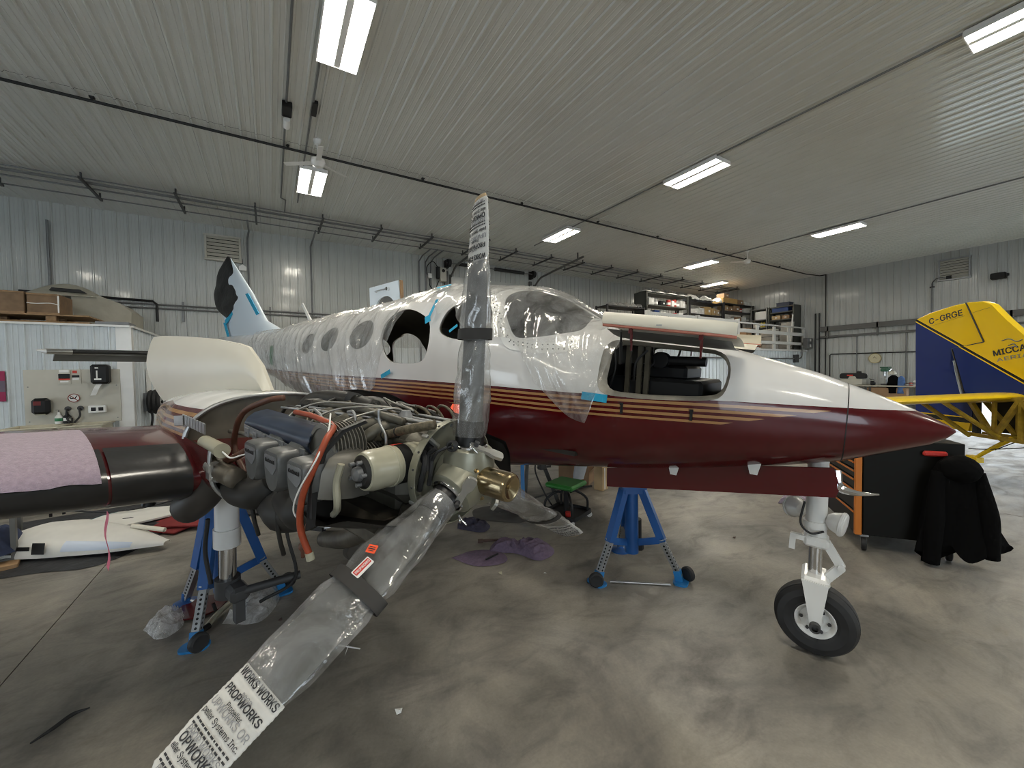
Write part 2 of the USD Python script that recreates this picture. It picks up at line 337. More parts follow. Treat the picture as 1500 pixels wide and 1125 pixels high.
def fus_ring(a, th, off=0.0):
    """th: 0 at the crown, pi/2 on the right flank, pi at the keel"""
    t, b, w = fus(a); m = b+(t-b)*.47
    s, c = np.sin(th), np.cos(th)
    e = 2/2.35
    y = (w+off)*np.sign(s)*np.abs(s)**e; up = np.where(c > 0, t-m+off, m-b+off)
    return np.stack([np.full_like(th, a), CL-y, m+up*np.sign(c)*np.abs(c)**e], -1)
def fus_solid(off=0.0, a0=1.53, a1=-9.4, n=96):
    a = np.unique(np.concatenate([ST[:, 0], np.arange(-9.2, 1.5, .09)]))[::-1]; a = a[(a <= a0+1e-9) & (a >= a1-1e-9)]
    th = np.linspace(0, 2*np.pi, n, endpoint=False)
    tm = MB().loft([fus_ring(x, th, off) for x in a]).mesh(); tm.merge_vertices(); v, f = np.array(tm.vertices), np.array(tm.faces)
    mm = m3.Manifold(m3.Mesh(v.astype(np.float32), f.astype(np.uint32)))
    if mm.volume() < 0:
        mm = m3.Manifold(m3.Mesh(v.astype(np.float32), f[:, ::-1].astype(np.uint32)))
    return mm
def side_prism(poly, l0, l1):
    """a polygon in (a, c) run through from l0 to l1"""
    cs = m3.CrossSection([np.asarray(poly, float)], m3.FillRule.NonZero)
    mm = m3.Manifold.extrude(cs, l1-l0)
    R = np.array([[1, 0, 0, 0], [0, 0, -1, l1], [0, 1, 0, 0]], float)
    return mm.transform(R)
def rpoly(pts, r, n=5):
    """polygon with rounded corners"""
    p = np.asarray(pts, float); out = []
    for i in range(len(p)):
        a, b, c = p[i-1], p[i], p[(i+1) % len(p)]
        d0, d1 = a-b, c-b; k0 = min(r, np.linalg.norm(d0)*.48); k1 = min(r, np.linalg.norm(d1)*.48)
        A, B = b+d0/np.linalg.norm(d0)*k0, b+d1/np.linalg.norm(d1)*k1
        for t in np.linspace(0, 1, n): out.append((1-t)**2*A+2*t*(1-t)*b+t*t*B)
    return np.array(out)
def naca(x, t): return 5*t*(.2969*np.sqrt(x)-.126*x-.3516*x**2+.2843*x**3-.1015*x**4)
def foil(secs, n=16, camber=.0, x0=0.0, x1=1.0, grow=0.0, close=True):
    """secs: (leading edge, trailing edge, thickness ratio, up vector) -> rings running along the top from x1 to x0 and back below"""
    b = np.linspace(0, 1, n); x = x0+(x1-x0)*(1-np.cos(b*np.pi/2)) if x0 == 0 else np.linspace(x0, x1, n); out = []
    for le, te, t, up in secs:
        le, te, up = (np.asarray(q, float) for q in (le, te, up)); ch = te-le; L = np.linalg.norm(ch)
        y = naca(x, t)*L+grow; cam = camber*L*np.sin(np.pi*x)
        g = -grow*(1-x/max(x1, 1e-6))
        top = le+np.outer(x, ch)+np.outer(g, ch/L)+np.outer(y+cam, up); bot = le+np.outer(x, ch)+np.outer(g, ch/L)+np.outer(-y+cam, up)
        out.append(np.vstack([top[::-1], bot[1:]]))
    return np.array(out)

# painted skin: white over deep red, with four gold pinstripes that run out at the nose
def paint(name, bpts, gold=True, goldend=1.115, lo=-10.0, hi=2.0, white=(.71, .705, .70), red=(.080, .0025, .0045), axis="x"):
    N = {"tc": ("texture_coordinate", {}), "s": ("separate_xyz", {}), "ma": ("map_range", {"from_min": lo, "from_max": hi, "to_min": 0.0, "to_max": 1.0, "clamp": True}),
         "rb": ("rgb_ramp", {"ramp": [((a-lo)/(hi-lo), (v+.5,)*3) for a, v in bpts]}), "bw": ("rgb_to_bw", {}), "h": ("math", {"math_type": "subtract", "value2": .5}), "d": ("math", {"math_type": "subtract"}),
         "st": ("math", {"math_type": "greater_than", "value2": 0.0}), "mx": ("mix", {"color1": white, "color2": red}),
         "md": ("map_range", {"from_min": 0.0, "from_max": .16, "to_min": 0.0, "to_max": 1.0, "clamp": True}),
         "rg": ("rgb_ramp", {"interpolate": False, "ramp": [(0, (0, 0, 0)), (.12, (1, 1, 1)), (.225, (0, 0, 0)), (.33, (1, 1, 1)), (.435, (0, 0, 0)), (.54, (1, 1, 1)), (.645, (0, 0, 0)), (.75, (1, 1, 1)), (.84, (0, 0, 0))]}), "gb": ("rgb_to_bw", {}),
         "e1": ("math", {"math_type": "multiply_add", "value2": 4.2}), "e2": ("math", {"math_type": "less_than", "value2": goldend}), "gm": ("math", {"math_type": "multiply"}),
         "mg": ("mix", {"color2": (.42, .23, .09)}), "nz": ("noise_texture", {"scale": 3.0, "detail": 4.0}), "nr": ("map_range", {"from_min": .3, "from_max": .7, "to_min": .14, "to_max": .28}),
         "p": ("principled_bsdf", {"coat_weight": .45, "coat_roughness": .05, "specular_ior_level": .35})}
    L = [("tc.object", "s.vector"), (f"s.{axis}", "ma.value"), ("ma.result", "rb.fac"), ("rb.color", "bw.color"), ("bw.val", "h.value1"), ("h.value", "d.value1"), ("s.z", "d.value2"), ("d.value", "st.value1"), ("st.value", "mx.fac"),
         ("mx.color", "mg.color1"), ("tc.object", "nz.vector"), ("nz.fac", "nr.value"), ("nr.result", "p.roughness"), ("mg.color", "p.base_color")]
    if gold: L += [("d.value", "md.value"), ("md.result", "rg.fac"), ("rg.color", "gb.color"), ("d.value", "e1.value1"), (f"s.{axis}", "e1.value3"), ("e1.value", "e2.value1"), ("e2.value", "gm.value1"), ("gb.val", "gm.value2"), ("gm.value", "mg.fac")]
    else: N["mg"][1]["fac"] = 0.0
    return usdkit.material(stage, f"/World/Looks/{name}", N, L, surface="p.BSDF")
K["skin"] = paint("skin", [(-9.5, .02), (-6.3, .044), (-4.26, .101), (-1.87, .178), (-.99, .200), (-.3, .205), (.585, .226), (1.36, .236), (1.6, .236)])
K["nacelle_skin"] = paint("nacelle_skin", [(-3.6, -.16), (-2.6, .02), (-2.0, .05), (-1.6, .075), (2, .075)], goldend=5.0, white=(.78, .78, .77), red=(.11, .008, .010))
mk("red_paint", (.085, .004, .006), .22, coat=.45)
mk("zinc_primer", (.10, .085, .055), .6, var=.4, vscale=4)
mk("cabin_dark", (.028, .026, .022), .75, var=.3)
mk("smoked_pane", (.16, .16, .155), .25, var=.1)
mk("boot_rubber", (.018, .018, .019), .30, var=.5, vscale=7, bump=.2, bscale=14, bdist=.01, coat=.25)
mk("fin_white", (.62, .70, .78), .4)
mk("black_cloth", (.010, .010, .011), .5, bump=.5, bscale=9, bdist=.02)
mk("bare_seal", (.42, .39, .33), .45, var=.35, vscale=9)
mk("liner_grey", (.18, .185, .185), .45, var=.25, vscale=5)
mk("pink_primer", (.55, .20, .14), .55)
K["glass"] = usdkit.material(stage, "/World/Looks/glass", {"t": ("transparent_bsdf", {"color": (.50, .50, .49)}), "g": ("glossy_bsdf", {"roughness": .03}), "f": ("layer_weight", {"blend": .5}), "fp": ("math", {"math_type": "power", "value2": 4.0}), "fq": ("math", {"math_type": "multiply_add", "value2": .7, "value3": .04}), "m": ("mix_closure", {})},
    [("f.facing", "fp.value1"), ("fp.value", "fq.value1"), ("fq.value", "m.fac"), ("t.BSDF", "m.closure1"), ("g.BSDF", "m.closure2")], surface="m.closure")

craft = thing("aircraft", "white and deep red twin-engined aeroplane on jacks, its right engine uncowled", "aeroplane", matrix=AM)
def P(name, mesh, mtl, parent=None, label=None, smooth=30): return obj(name, mesh if isinstance(mesh, MB) else MB().add(mesh), K[mtl] if isinstance(mtl, str) else mtl, parent or craft, label=label, smooth=smooth)

# openings, as outlines in (a, c) on the flank
O_EXIT = rpoly([(-2.40, .52), (-2.42, .73), (-2.25, .84), (-1.98, .80), (-1.72, .70), (-1.66, .50), (-1.70, .33), (-2.08, .31), (-2.25, .34)], .14)
O_COCK = rpoly([(-1.60, .70), (-1.57, .82), (-1.30, .93), (-1.13, .86), (-1.00, .58), (-1.04, .53), (-1.28, .535), (-1.46, .55), (-1.59, .60)], .10)
O_SHIELD = rpoly([(-1.075, .90), (-1.03, .985), (-.66, .97), (-.44, .76), (-.345, .63), (-.56, .575), (-.79, .55)], .07)
O_BAG = rpoly([(-.14, .21), (-.16, .57), (.10, .55), (.50, .515), (.575, .41), (.555, .24), (.45, .215), (.15, .20)], .09)
W3 = ellipse(-2.79, .578, .225, .152); W2 = ellipse(-3.50, .525, .205, .138); W1 = ellipse(-4.12, .465, .175, .128)
hole = side_prism(O_EXIT, -1, 5)+side_prism(O_COCK, -1, 5)+side_prism(O_BAG, -1, CL-.02)+side_prism(O_BAG, CL+.02, 5)+side_prism(O_SHIELD, -1, CL-.035)+side_prism(O_SHIELD, CL+.035, 5)
for w in (W1, W2, W3): hole = hole+side_prism(w, -1, 5)
hole = hole+side_prism(rpoly([(-3.95, -.35), (-3.92, .52), (-3.62, .64), (-3.32, .58), (-3.22, .40), (-3.25, -.35)], .12), CL+.1, 5)
outer = fus_solid(0.0)
shell = outer-fus_solid(-.018, 1.36, -8.4)
shell = shell-hole
P("fuselage", shell, "skin", smooth=35)
lining = (fus_solid(-.020, 1.30, -8.3)-fus_solid(-.026, 1.30, -8.3))-hole
P("cabin_lining", lining, "zinc_primer", label="dull bare metal inside of the fuselage", smooth=35)
near = lambda poly, o0=-.003, o1=-.009: (fus_solid(o0)-fus_solid(o1, 1.36, -8.4))^side_prism(poly, -1, CL-.03)
far = lambda poly, o0=-.003, o1=-.009: (fus_solid(o0)-fus_solid(o1, 1.36, -8.4))^side_prism(poly, CL+.03, 5)
for w in (W3, W2, W1): P("cabin_window", near(w), "smoked_pane", smooth=35)
P("cabin_window", far(W3), "smoked_pane", smooth=35)
P("windshield", near(O_SHIELD), "glass", smooth=35); P("windshield", far(O_SHIELD), "glass", smooth=35)
# riveted frame around the windshield and the side window
def surf_strip(pts, wid, off, mtl, name, parent=None, n=5):
    """a strip of skin doubler that follows (a, th) points on the right flank"""
    p = smooth_path(np.array([(a, t, 0) for a, t in pts]), 6)[:, :2]; tn = np.gradient(p, axis=0); L = np.linalg.norm(tn*[1, .72], axis=1); nx = np.stack([-tn[:, 1]*.72/L, tn[:, 0]/L/.72], 1)
    rows = [[fus_ring(a+nx_[0]*w, np.array([t+nx_[1]*w]), off)[0] for w in np.linspace(-wid/2, wid/2, n)] for (a, t), nx_ in zip(p, nx)]
    mb = MB().grid(rows); return P(name, mb, mtl, parent, smooth=True)
surf_strip([(-1.33, .33), (-1.16, .62), (-1.02, .86), (-.90, 1.08), (-.80, 1.19), (-.60, 1.13), (-.42, .98), (-.30, .78)], .085, .004, "white_paint", "windshield_frame")
rv = MB()
for a, t in zip(np.linspace(-1.28, -.36, 26), np.interp(np.linspace(-1.28, -.36, 26), [-1.33, -1.16, -1.02, -.90, -.80, -.60, -.42, -.30], [.33, .62, .86, 1.08, 1.19, 1.13, .98, .78])):
    for o in (-.022, .022):
        q = fus_ring(a+o, np.array([t+o*.5]), .005)[0]; rv.cyl(q-[0, .003, 0], q+[0, .003, 0], .0045, n=6)
P("rivet_row", rv, "dark_steel")
# nose joint: a dark gap where the radome cap meets the nose
P("nose_joint", MB().grid([fus_ring(a, np.linspace(0, 2*np.pi, 80), .0012) for a in (1.098, 1.103)]), "black_steel", smooth=True)
# floor and bulkheads inside
mb = MB()
for a in (-.22, .64, -4.6):
    t, b, w = fus(a); mb.loft([fus_ring(a, np.linspace(0, 2*np.pi, 40, endpoint=False), -.03)-[.01, 0, 0], fus_ring(a, np.linspace(0, 2*np.pi, 40, endpoint=False), -.03)])
    P("bulkhead", mb, "cabin_dark"); mb = MB()
P("cabin_floor", MB().box((-2.4, CL, -.22), (4.2, 1.1, .03)), "cabin_dark")
mb = MB().box((.10, CL+.02, .22), (.62, .62, .20), bevel=.02).box((.06, CL+.06, .36), (.44, .42, .1), bevel=.02)
P("avionics_box", mb, "black_plastic")
mb = MB().cyl((.12, CL-.22, .44), (.12, CL-.14, .44), .055).cyl((.17, CL-.18, .44), (.40, CL-.18, .44), .03)
P("heater_blower", mb, "black_plastic")
mb = MB().tube([(-.14, 1.5, .25), (-.10, 1.48, .38), (-.12, 1.5, .5)], .006).tube([(0, 1.55, .3), (.03, 1.5, .42), (.08, 1.55, .5)], .008).tube([(.05, 1.7, .5), (.09, 1.66, .42), (.02, 1.6, .34)], .006)
P("wiring", mb, "black_rubber")
mb = MB()
for x in (-.06, .02, .07): mb.box((x, 1.60, .36), (.03, .03, .34))
P("nose_bay_rib", mb, "zinc_primer")
# jamb of the baggage opening, then both raised doors
def jamb(sgn):
    p = np.vstack([O_BAG, O_BAG[:1]]); cen = p.mean(0); rows = []
    for k, (sc, dy) in enumerate(((1.0, .0), (.985, .008), (.90, .030), (.85, .075))):
        q = cen+(p-cen)*np.array([1-(1-sc)*.55, sc]); row = []
        for a, c in p*0+p:
            pass
        for (a0, c0), (a, c) in zip(p, q):
            t, b, w = fus(a0); m = b+(t-b)*.47; e = 2/2.35
            cc = min(abs((c0-m)/((t-m) if c0 > m else (m-b))), .999)**(1/e); th = math.acos(math.copysign(cc, c0-m)); y = w*math.sin(th)**e
            row.append((a, CL-sgn*(y-dy+.002), c))
        rows.append(row)
    return MB().grid(rows)
for s in (1, -1): P("door_jamb", jamb(s), "bare_seal", smooth=True)
def bag_door(sgn):
    """curved nose door swung up about its top edge; the lower lip turns up at the free end"""
    A = np.linspace(-.05, .61, 14); secs = [(0, 0), (.05, .020), (.14, .036), (.24, .044), (.32, .044), (.352, .042), (.368, .050), (.372, .066), (.368, .098), (.352, .118)]
    P_out, P_in = [], []
    for a in A:
        hc = .600-.085*(a+.15); hl = CL-sgn*(.42-.24*(a+.15))
        e = 1-.10*max(0, (abs(a-.21)-.26)/.1)**2
        P_out.append([(a, hl-sgn*s_*e, hc+z) for s_, z in secs]); P_in.append([(a*.94+.012, hl-sgn*min(s_, .345)*e*.98, hc+z-.022-.035*math.sin(min(s_, .345)/.345*math.pi)) for s_, z in secs[:6]])
    d = P("baggage_door", MB().grid(P_out), "cream_paint", smooth=40)
    P("door_liner", MB().grid(P_in), "liner_grey", d, smooth=True)
    lip = [np.array(r[5]) for r in P_out]
    P("edge_strip", MB().grid([[q+[0, -sgn*.004, -.010], q+[0, -sgn*.012, -.004], q+[0, -sgn*.012, .012]] for q in lip]), "pink_primer", d, label="pink primed lower edge")
    for k in (3, 10):
        q = lip[k]; P("latch", MB().box(q+[0, sgn*.0, -.02], (.022, .015, .03)).box(q+[0, sgn*.015, -.055], (.016, .012, .07), bevel=.004).box(q+[-.004, sgn*.035, -.105], (.010, .01, .055)), "red_paint", d, label="red painted drop latch")
    P("keyhole", MB().box(np.array(P_out[6][7])+[0, -sgn*.002, 0], (.03, .004, .006)), "galvanised", d)
    q = lip[1]; P("door_stay", MB().cyl(q+[.03, sgn*.06, -.02], q+[.0, sgn*.15, -.22], .006).cyl(q+[.02, sgn*.09, -.09], q+[.0, sgn*.15, -.22], .009), "black_steel", d)
bag_door(1); bag_door(-1)
for a in (.02, .40):
    t = 1.53; q = fus_ring(a, np.array([t]), .003)[0]; P("door_catch", MB().box(q-[0, 0, .03], (.014, .010, .06)).box(q-[0, .004, .0], (.02, .008, .014)), "black_steel")
# upper half of the cabin door, standing open above the far side
t = MB(); B0 = np.array([-4.27, 2.30, 1.308]); ex = np.array([.66, .03, .07]); ey = np.array([.15, .01, -.30])*1.7
uex, uey = ex/np.linalg.norm(ex), ey-ex*(ey@ex)/(ex@ex); uey /= np.linalg.norm(uey); RR = np.stack([uex, uey, np.cross(uex, uey)], 1)
t.prism([(0, 0), (.64, 0), (.66, .60), (-.02, .60)], 0, .05, RR, B0, holes=[ellipse(.33, .34, .21, .17)])
dr = P("upper_cabin_door", t, "fin_white"); P("door_glass", MB().prism(ellipse(.33, .34, .213, .173), .02, .03, RR, B0), "smoked_pane", dr)
P("door_handle", MB().tube([B0+RR@q for q in ((.17, .085, -.005), (.17, .085, -.03), (.43, .085, -.03), (.43, .085, -.005))], .012, sm=0).cyl(B0+RR@np.array((.43, .085, 0)), B0+RR@np.array((.43, .085, -.04)), .025), "chrome", dr)
P("door_seal", MB().box(B0+RR@np.array((.665, .3, .03)), (.012, .6, .05), RR), "wood", dr)
P("whip_aerial", MB().bar((-5.13, CL, .76), (-5.46, CL, 1.08), .018, .05), "white_paint")

# ---- tail
up = (0, 1, 0)
def fin_at(c): return np.interp(c, [.40, .60, .68, .85, 1.36, 2.13], [-5.6, -5.6, -6.15, -6.80, -7.42, -8.55]), np.interp(c, [.38, .9, 1.4, 1.75, 2.13], [-8.55, -8.95, -9.38, -9.36, -8.80])
P("tail_fin", MB().loft(foil([((fin_at(c)[0], CL, c), (fin_at(c)[1], CL, c), .085, up) for c in (.40, .60, .68, .78, .85, 1.1, 1.36, 1.75, 2.13)])), "fin_white", smooth=40)
P("stabilizer", MB().loft(foil([((-7.72-.0*k, l, .205), (-8.55, l, .19), .10, (0, 0, 1)) for k, l in ((0, CL-.05), (1, .4), (1, -.50), (1, -.60))])), "aluminium")
P("stabilizer", MB().loft(foil([((-7.72, l, .205), (-8.55, l, .19), .10, (0, 0, 1)) for l in (CL+.05, 3.2, 4.4)])), "aluminium")
P("stabilizer_boot", MB().grid(foil([((-7.72, l, .205), (-8.55, l, .19), .10, (0, 0, 1)) for l in (1.6, -.35)], x1=.16, grow=.004)), "boot_rubber", smooth=40)
P("elevator", MB().loft(foil([((-8.15, l, .205), (-8.62, l, .03), .14, (.4, 0, .9)) for l in (1.7, -.50)])), "liner_grey", label="drooping grey elevator")
P("stabilizer_tip", MB().loft(foil([((-7.74, -.60, .205), (-8.5, -.60, .19), .10, (0, 0, 1)), ((-7.95, -.68, .215), (-8.4, -.68, .21), .06, (0, 0, 1))])), "white_paint", label="white end cap of the stabilizer")

# ---- wings
def wsec(l, s=1):   # l: station of the right wing; s=-1 mirrors to the left
    c = -.225+(-.5-l)*.087; le = -1.36-(-.5-l)*.045*(l < -.5); ch = np.interp(-l, [-1.3, .5, 4.8], [1.95, 1.80, 1.05]); y = l if s > 0 else 2*CL-l
    return ((le, y, c), (le-ch, y, c-.02), np.interp(-l, [-1.3, .5, 4.8], [.185, .175, .13]), (0, 0, 1))
for s in (1, -1):
    w = P("wing", MB().loft(foil([wsec(l, s) for l in (1.35, .9, .4, -.4, -.75, -1.2, -2.5, -4.8)], 24, .0)), "red_paint", smooth=40)
    for l0, l1, g in ((-.47, -.745, .010), (-.755, -2.4, .006), (-2.41, -4.7, .006)):
        P("deice_boot", MB().grid(foil([wsec(l, s) for l in np.linspace(l0, l1, 6)], 14, .0, x1=.13, grow=g)), "boot_rubber", w, smooth=40)
for l in (-.60, -.90, -.86): P("wing_underside_plug", MB().box((-1.75, l, -.36), (.02, .01, .05)), "black_plastic")

# ---- right nacelle
def nac_ring(a, th, off=0, s=1):
    w = np.interp(a, [-3.9, -3.5, -2.9, -2.2, -1.62, -1.2], [.02, .14, .32, .425, .45, .45]); t = np.interp(a, [-3.9, -3.5, -2.9, -2.2, -1.85, -1.62, -1.2], [-.16, -.08, .04, .125, .14, .145, .145]); b = np.interp(a, [-3.9, -3.5, -2.9, -2.2, -1.62, -1.2], [-.20, -.26, -.34, -.39, -.40, -.40])
    m = (t+b)/2; sn, cs = np.sin(th), np.cos(th); e = 2/2.5
    y = -(w+off)*np.sign(sn)*np.abs(sn)**e; z = m+((t-b)/2+off)*np.sign(cs)*np.abs(cs)**e
    return np.stack([np.full_like(th, a), y if s > 0 else 2*CL+y*-1, z], -1)
th = np.linspace(0, 2*np.pi, 72)
A = np.linspace(-3.9, -1.64, 22)
nac = P("nacelle", MB().grid([nac_ring(a, th) for a in A]), "nacelle_skin", smooth=40)
ths = np.radians(np.linspace(80, 262, 46))
P("nacelle_skirt", MB().grid([nac_ring(a, ths) for a in (-1.64, -1.5, -1.35, -1.21)]), "red_paint", nac, smooth=40)
P("skirt_lining", MB().grid([nac_ring(a, ths, -.010) for a in (-1.64, -1.5, -1.35, -1.212)]), "zinc_primer", nac, smooth=40)
P("rim", MB().tube(nac_ring(-1.63, np.radians(np.linspace(-85, 82, 40)), -.006), .011, sm=0).tube(nac_ring(-1.21, ths, -.006), .010, sm=0), "galvanised", nac)
mb = MB(); R0 = nac_ring(-1.66, np.linspace(0, 2*np.pi, 48, endpoint=False), -.012); mb.loft([R0-[.012, 0, 0], R0]); P("firewall", mb, mk("stainless", (.20, .18, .145), .42, metal=.35, var=.35, vscale=5), nac)
fl_ = MB()
for k, (x, hgt) in enumerate(zip(np.linspace(-1.62, -1.25, 9), [.05]*9)):
    if k < 8: fl_.box((x+.023, -.447, .035), (.034, .006, .05), rot((0, 1, 0), 4))
P("flange", fl_, "galvanised", nac, label="slotted aluminium fixing flange")
P("wing_root_patch", MB().box((-1.66, -.455, .02), (.16, .006, .055), rot((0, 1, 0), -8), bevel=.003), "aluminium", nac, label="bare metal corner where a panel is off")
# raised locker door on top of the nacelle
fx = lambda a: .03-(-1.767-a)*.207
kt = np.array([-1.767, -1.86, -1.994, -2.10, -2.36, -2.70, -3.00, -3.12, -3.165]); kb = np.array([-1.767, -1.80, -1.90, -2.0, -2.17, -2.50, -2.85, -3.0, -3.05])
zt = np.array([.15, .30, .415, .435, .462, .470, .468, .458, .42]); zb = np.array([.134, .128, .118, .11, .08, .04, -.01, -.028, -.0])
rows = []; rowsb = []
for v in np.linspace(0, 1, 9):
    a = kb*(1-v)+kt*v; z = zb*(1-v)+zt*v; bulge = .05*math.sin(v*math.pi)+.03*np.clip(-2.2-a, 0, .3)/.3
    rows.append(np.stack([a, fx(a)-bulge, z], 1)); rowsb.append(np.stack([a-.01, fx(a)-bulge+.022, z], 1))
mb = MB().grid(rows).grid(rowsb); 
for r0, r1 in ((rows[0], rowsb[0]), (rows[-1], rowsb[-1])): mb.grid([r0, r1])
mb.grid([[r[0] for r in rows], [r[0] for r in rowsb]]).grid([[r[-1] for r in rows], [r[-1] for r in rowsb]])
P("locker_door", mb, "cream_paint", nac, label="cream locker door standing open on top", smooth=25)
# ---- left nacelle, closed, seen in glimpses behind the nose
A2 = np.array([-3.9, -3.2, -2.4, -1.6, -.9, -.4, -.16])
rw = []
for a in A2:
    r = nac_ring(min(a, -1.3), th, 0, -1); k = np.interp(a, [-1.3, -.4, -.16], [1, .75, .42]); ctr = r.mean(0); r = ctr+(r-ctr)*[1, k, k]; r[:, 0] = a; r[:, 2] += (1-k)*.13; rw.append(r)
nl = P("nacelle", MB().grid(rw), "nacelle_skin", smooth=40)
P("spinner", MB().lathe([(0, .44), (.05, .40), (.10, .30), (.15, .14), (.17, -.14), (0, -.14)], (0, 2*CL, 0), (1, 0, 0), 28), "red_paint", nl)

# ---- nose gear: oleo leg, torque links, fork, wheel, two lamps, hanging door
g = P("nose_gear", MB().cyl((1.0, CL, -.02), (1.028, CL, -.585), .052).cyl((1.018, CL, -.46), (1.022, CL, -.50), .062).box((1.03, CL, -.575), (.12, .15, .06), bevel=.015).box((.955, CL-.05, -.565), (.09, .03, .03)).box((.92, CL-.05, -.60), (.03, .03, .09)), "white_paint")
P("oleo_piston", MB().cyl((1.028, CL, -.58), (1.040, CL, -.79), .034), "chrome", g)
P("fork", MB().box((1.042, CL, -.795), (.13, .21, .05), bevel=.015).hull([(x, CL+y+d, z) for y in (-.10,) for d in (-.012, .012) for x, z in ((.98, -.79), (1.105, -.79), (1.085, -1.05), (1.04, -1.05))]).hull([(x, CL+y+d, z) for y in (.10,) for d in (-.012, .012) for x, z in ((.98, -.79), (1.105, -.79), (1.085, -1.05), (1.04, -1.05))]), "white_paint", g)
P("torque_link", MB().bar((1.075, CL, -.575), (1.155, CL, -.70), .03, .045).bar((1.155, CL, -.70), (1.09, CL, -.80), .03, .045).cyl((1.155, CL-.03, -.70), (1.155, CL+.03, -.70), .018).cyl((1.095, CL-.05, -.81), (1.095, CL+.05, -.81), .02), "white_paint", g)
wc = np.array([1.062, CL, -1.040])
P("tyre", MB().lathe([(.098, -.055), (.115, -.068), (.152, -.076), (.184, -.068), (.197, -.050), (.200, -.039), (.197, -.033), (.203, -.027), (.205, 0), (.203, .027), (.197, .033), (.200, .039), (.197, .050), (.184, .068), (.152, .076), (.115, .068), (.098, .055)], wc, (0, 1, 0), 48), "black_rubber", g, smooth=25)
P("wheel_rim", MB().lathe([(0, -.03), (.05, -.032), (.075, -.038), (.085, -.055), (.096, -.062), (.102, -.055), (.102, .055), (.096, .062), (.085, .055), (.05, .03), (0, .03)], wc, (0, 1, 0), 36).lathe([(.020, -.07), (.036, -.066), (.040, -.03)], wc, (0, 1, 0), 24), "white_paint", g)
mb = MB().cyl(wc+[0, -.13, 0], wc+[0, .13, 0], .018).lathe([(.016, -.145), (.027, -.145), (.027, -.11), (.016, -.11)], wc, (0, 1, 0), 20)
for k in range(6): q = wc+np.array([math.cos(k*1.047)*.066, -.036, math.sin(k*1.047)*.066]); mb.cyl(q+[0, -.012, 0], q, .009, n=6)
P("axle", mb, "dark_steel", g)
for x, y, ax in ((1.10, CL-.02, (.95, -.25, -.1)), (.93, CL+.10, (-.6, .9, -.1))):
    d = np.array(ax)/np.linalg.norm(ax); q = np.array([x, y, -.44])
    P("landing_lamp", MB().lathe([(0, -.035), (.03, -.03), (.052, -.005), (.064, .03), (.066, .05), (.06, .055), (0, .062)], q, d, 24).lathe([(.066, .03), (.070, .034), (.070, .044), (.066, .048)], q, d, 24), "white_paint", g)
P("hose", MB().tube([(.96, CL-.05, -.35), (.95, CL-.08, -.47), (1.0, CL-.08, -.52), (1.06, CL-.06, -.50)], .006), "black_rubber", g)
dr = P("nose_gear_door", MB().hull([(a, 1.72+d-(-.12-c)*.03, c) for d in (-.008, .008) for a, c in ((-.215, -.37), (-.205, -.505), (.52, -.36), (1.09, -.257), (1.105, -.20), (1.07, -.10), (.5, -.20))]), "red_paint")
for a in (.255, .705):
    t_, b_, w_ = fus(a); z = b_+.075
    P("hinge_arm", MB().hull([(a+x, 1.69+d, z-.02+k) for d in (-.006, .006) for x, k in ((-.045, .03), (.045, .03), (.022, -.075), (-.016, -.075))]), "paper_white", dr, label="pale tapered hinge plate")
P("step_light", MB().tube([(1.08, 1.75, -.12), (1.10, 1.73, -.20), (1.17, 1.72, -.215), (1.26, 1.72, -.20)], [.026, .024, .014, .004]), "chrome", label="polished pitot mast")
# ---- right main gear leg, wheel removed
g = P("main_gear_leg", MB().cyl((-1.75, -.22, -.25), (-1.75, -.22, -.76), .062).cyl((-1.75, -.22, -.66), (-1.75, -.22, -.77), .070), "white_paint")
P("gear_boss", MB().lathe([(.09, 0), (.085, .06), (.06, .1)], (-1.75, -.22, -.36), (0, 0, 1)), "red_paint", g)
P("oleo_piston", MB().cyl((-1.75, -.22, -.75), (-1.75, -.22, -.99), .046), "chrome", g)
P("axle_fitting", MB().cyl((-1.75, -.22, -.97), (-1.75, -.22, -1.08), .066).box((-1.66, -.20, -1.03), (.14, .1, .09), bevel=.02).cyl((-1.62, -.20, -1.02), (-1.52, .10, -1.0), .025).box((-1.63, -.2, -1.10), (.05, .05, .20)), "dark_steel", g)
P("brake_hose", MB().tube([(-1.62, .0, -.3), (-1.52, .02, -.7), (-1.50, .06, -1.0), (-1.60, -.1, -1.12)], .010).tube([(-1.80, -.30, -.6), (-1.82, -.31, -.8), (-1.8, -.29, -1.0)], .012), "black_rubber", g)
# ================================================================ ENGINE AND PROPELLER
mk("cast_alloy", (.125, .117, .093), .48, metal=.45, var=.35, vscale=14)
mk("cast_grey", (.125, .13, .13), .40, metal=.3, var=.25, vscale=16)
mk("hub_olive", (.27, .265, .205), .36, metal=.35, var=.15, vscale=9)
mk("baffle_blue", (.028, .042, .075), .32, coat=.2, var=.3, vscale=10)
mk("baffle_grey", (.17, .16, .135), .45, metal=.2, var=.3, vscale=8)
mk("cream_case", (.42, .40, .30), .35, coat=.2, var=.1)
mk("orange_hose", (.38, .065, .022), .5, var=.25, vscale=20)
mk("brown_hose", (.12, .045, .025), .5, var=.3, vscale=12)
mk("braid", (.16, .135, .09), .5, metal=.3, var=.6, vscale=60)
mk("plate_grey", (.24, .25, .26), .4, metal=.5, var=.15, vscale=20); mk("tube_steel", (.42, .41, .38), .38, metal=.75, var=.2, vscale=20); mk("sooty", (.020, .019, .017), .55, var=.4, vscale=12)
mk("exhaust", (.16, .14, .11), .5, metal=.4, var=.5, vscale=10)
mk("gold_dome", (.42, .335, .20), .20, metal=1.0, var=.25, vscale=4)
mk("brushed", (.50, .50, .48), .36, metal=.7, var=.15, vscale=20)
rnd = random.Random(7)
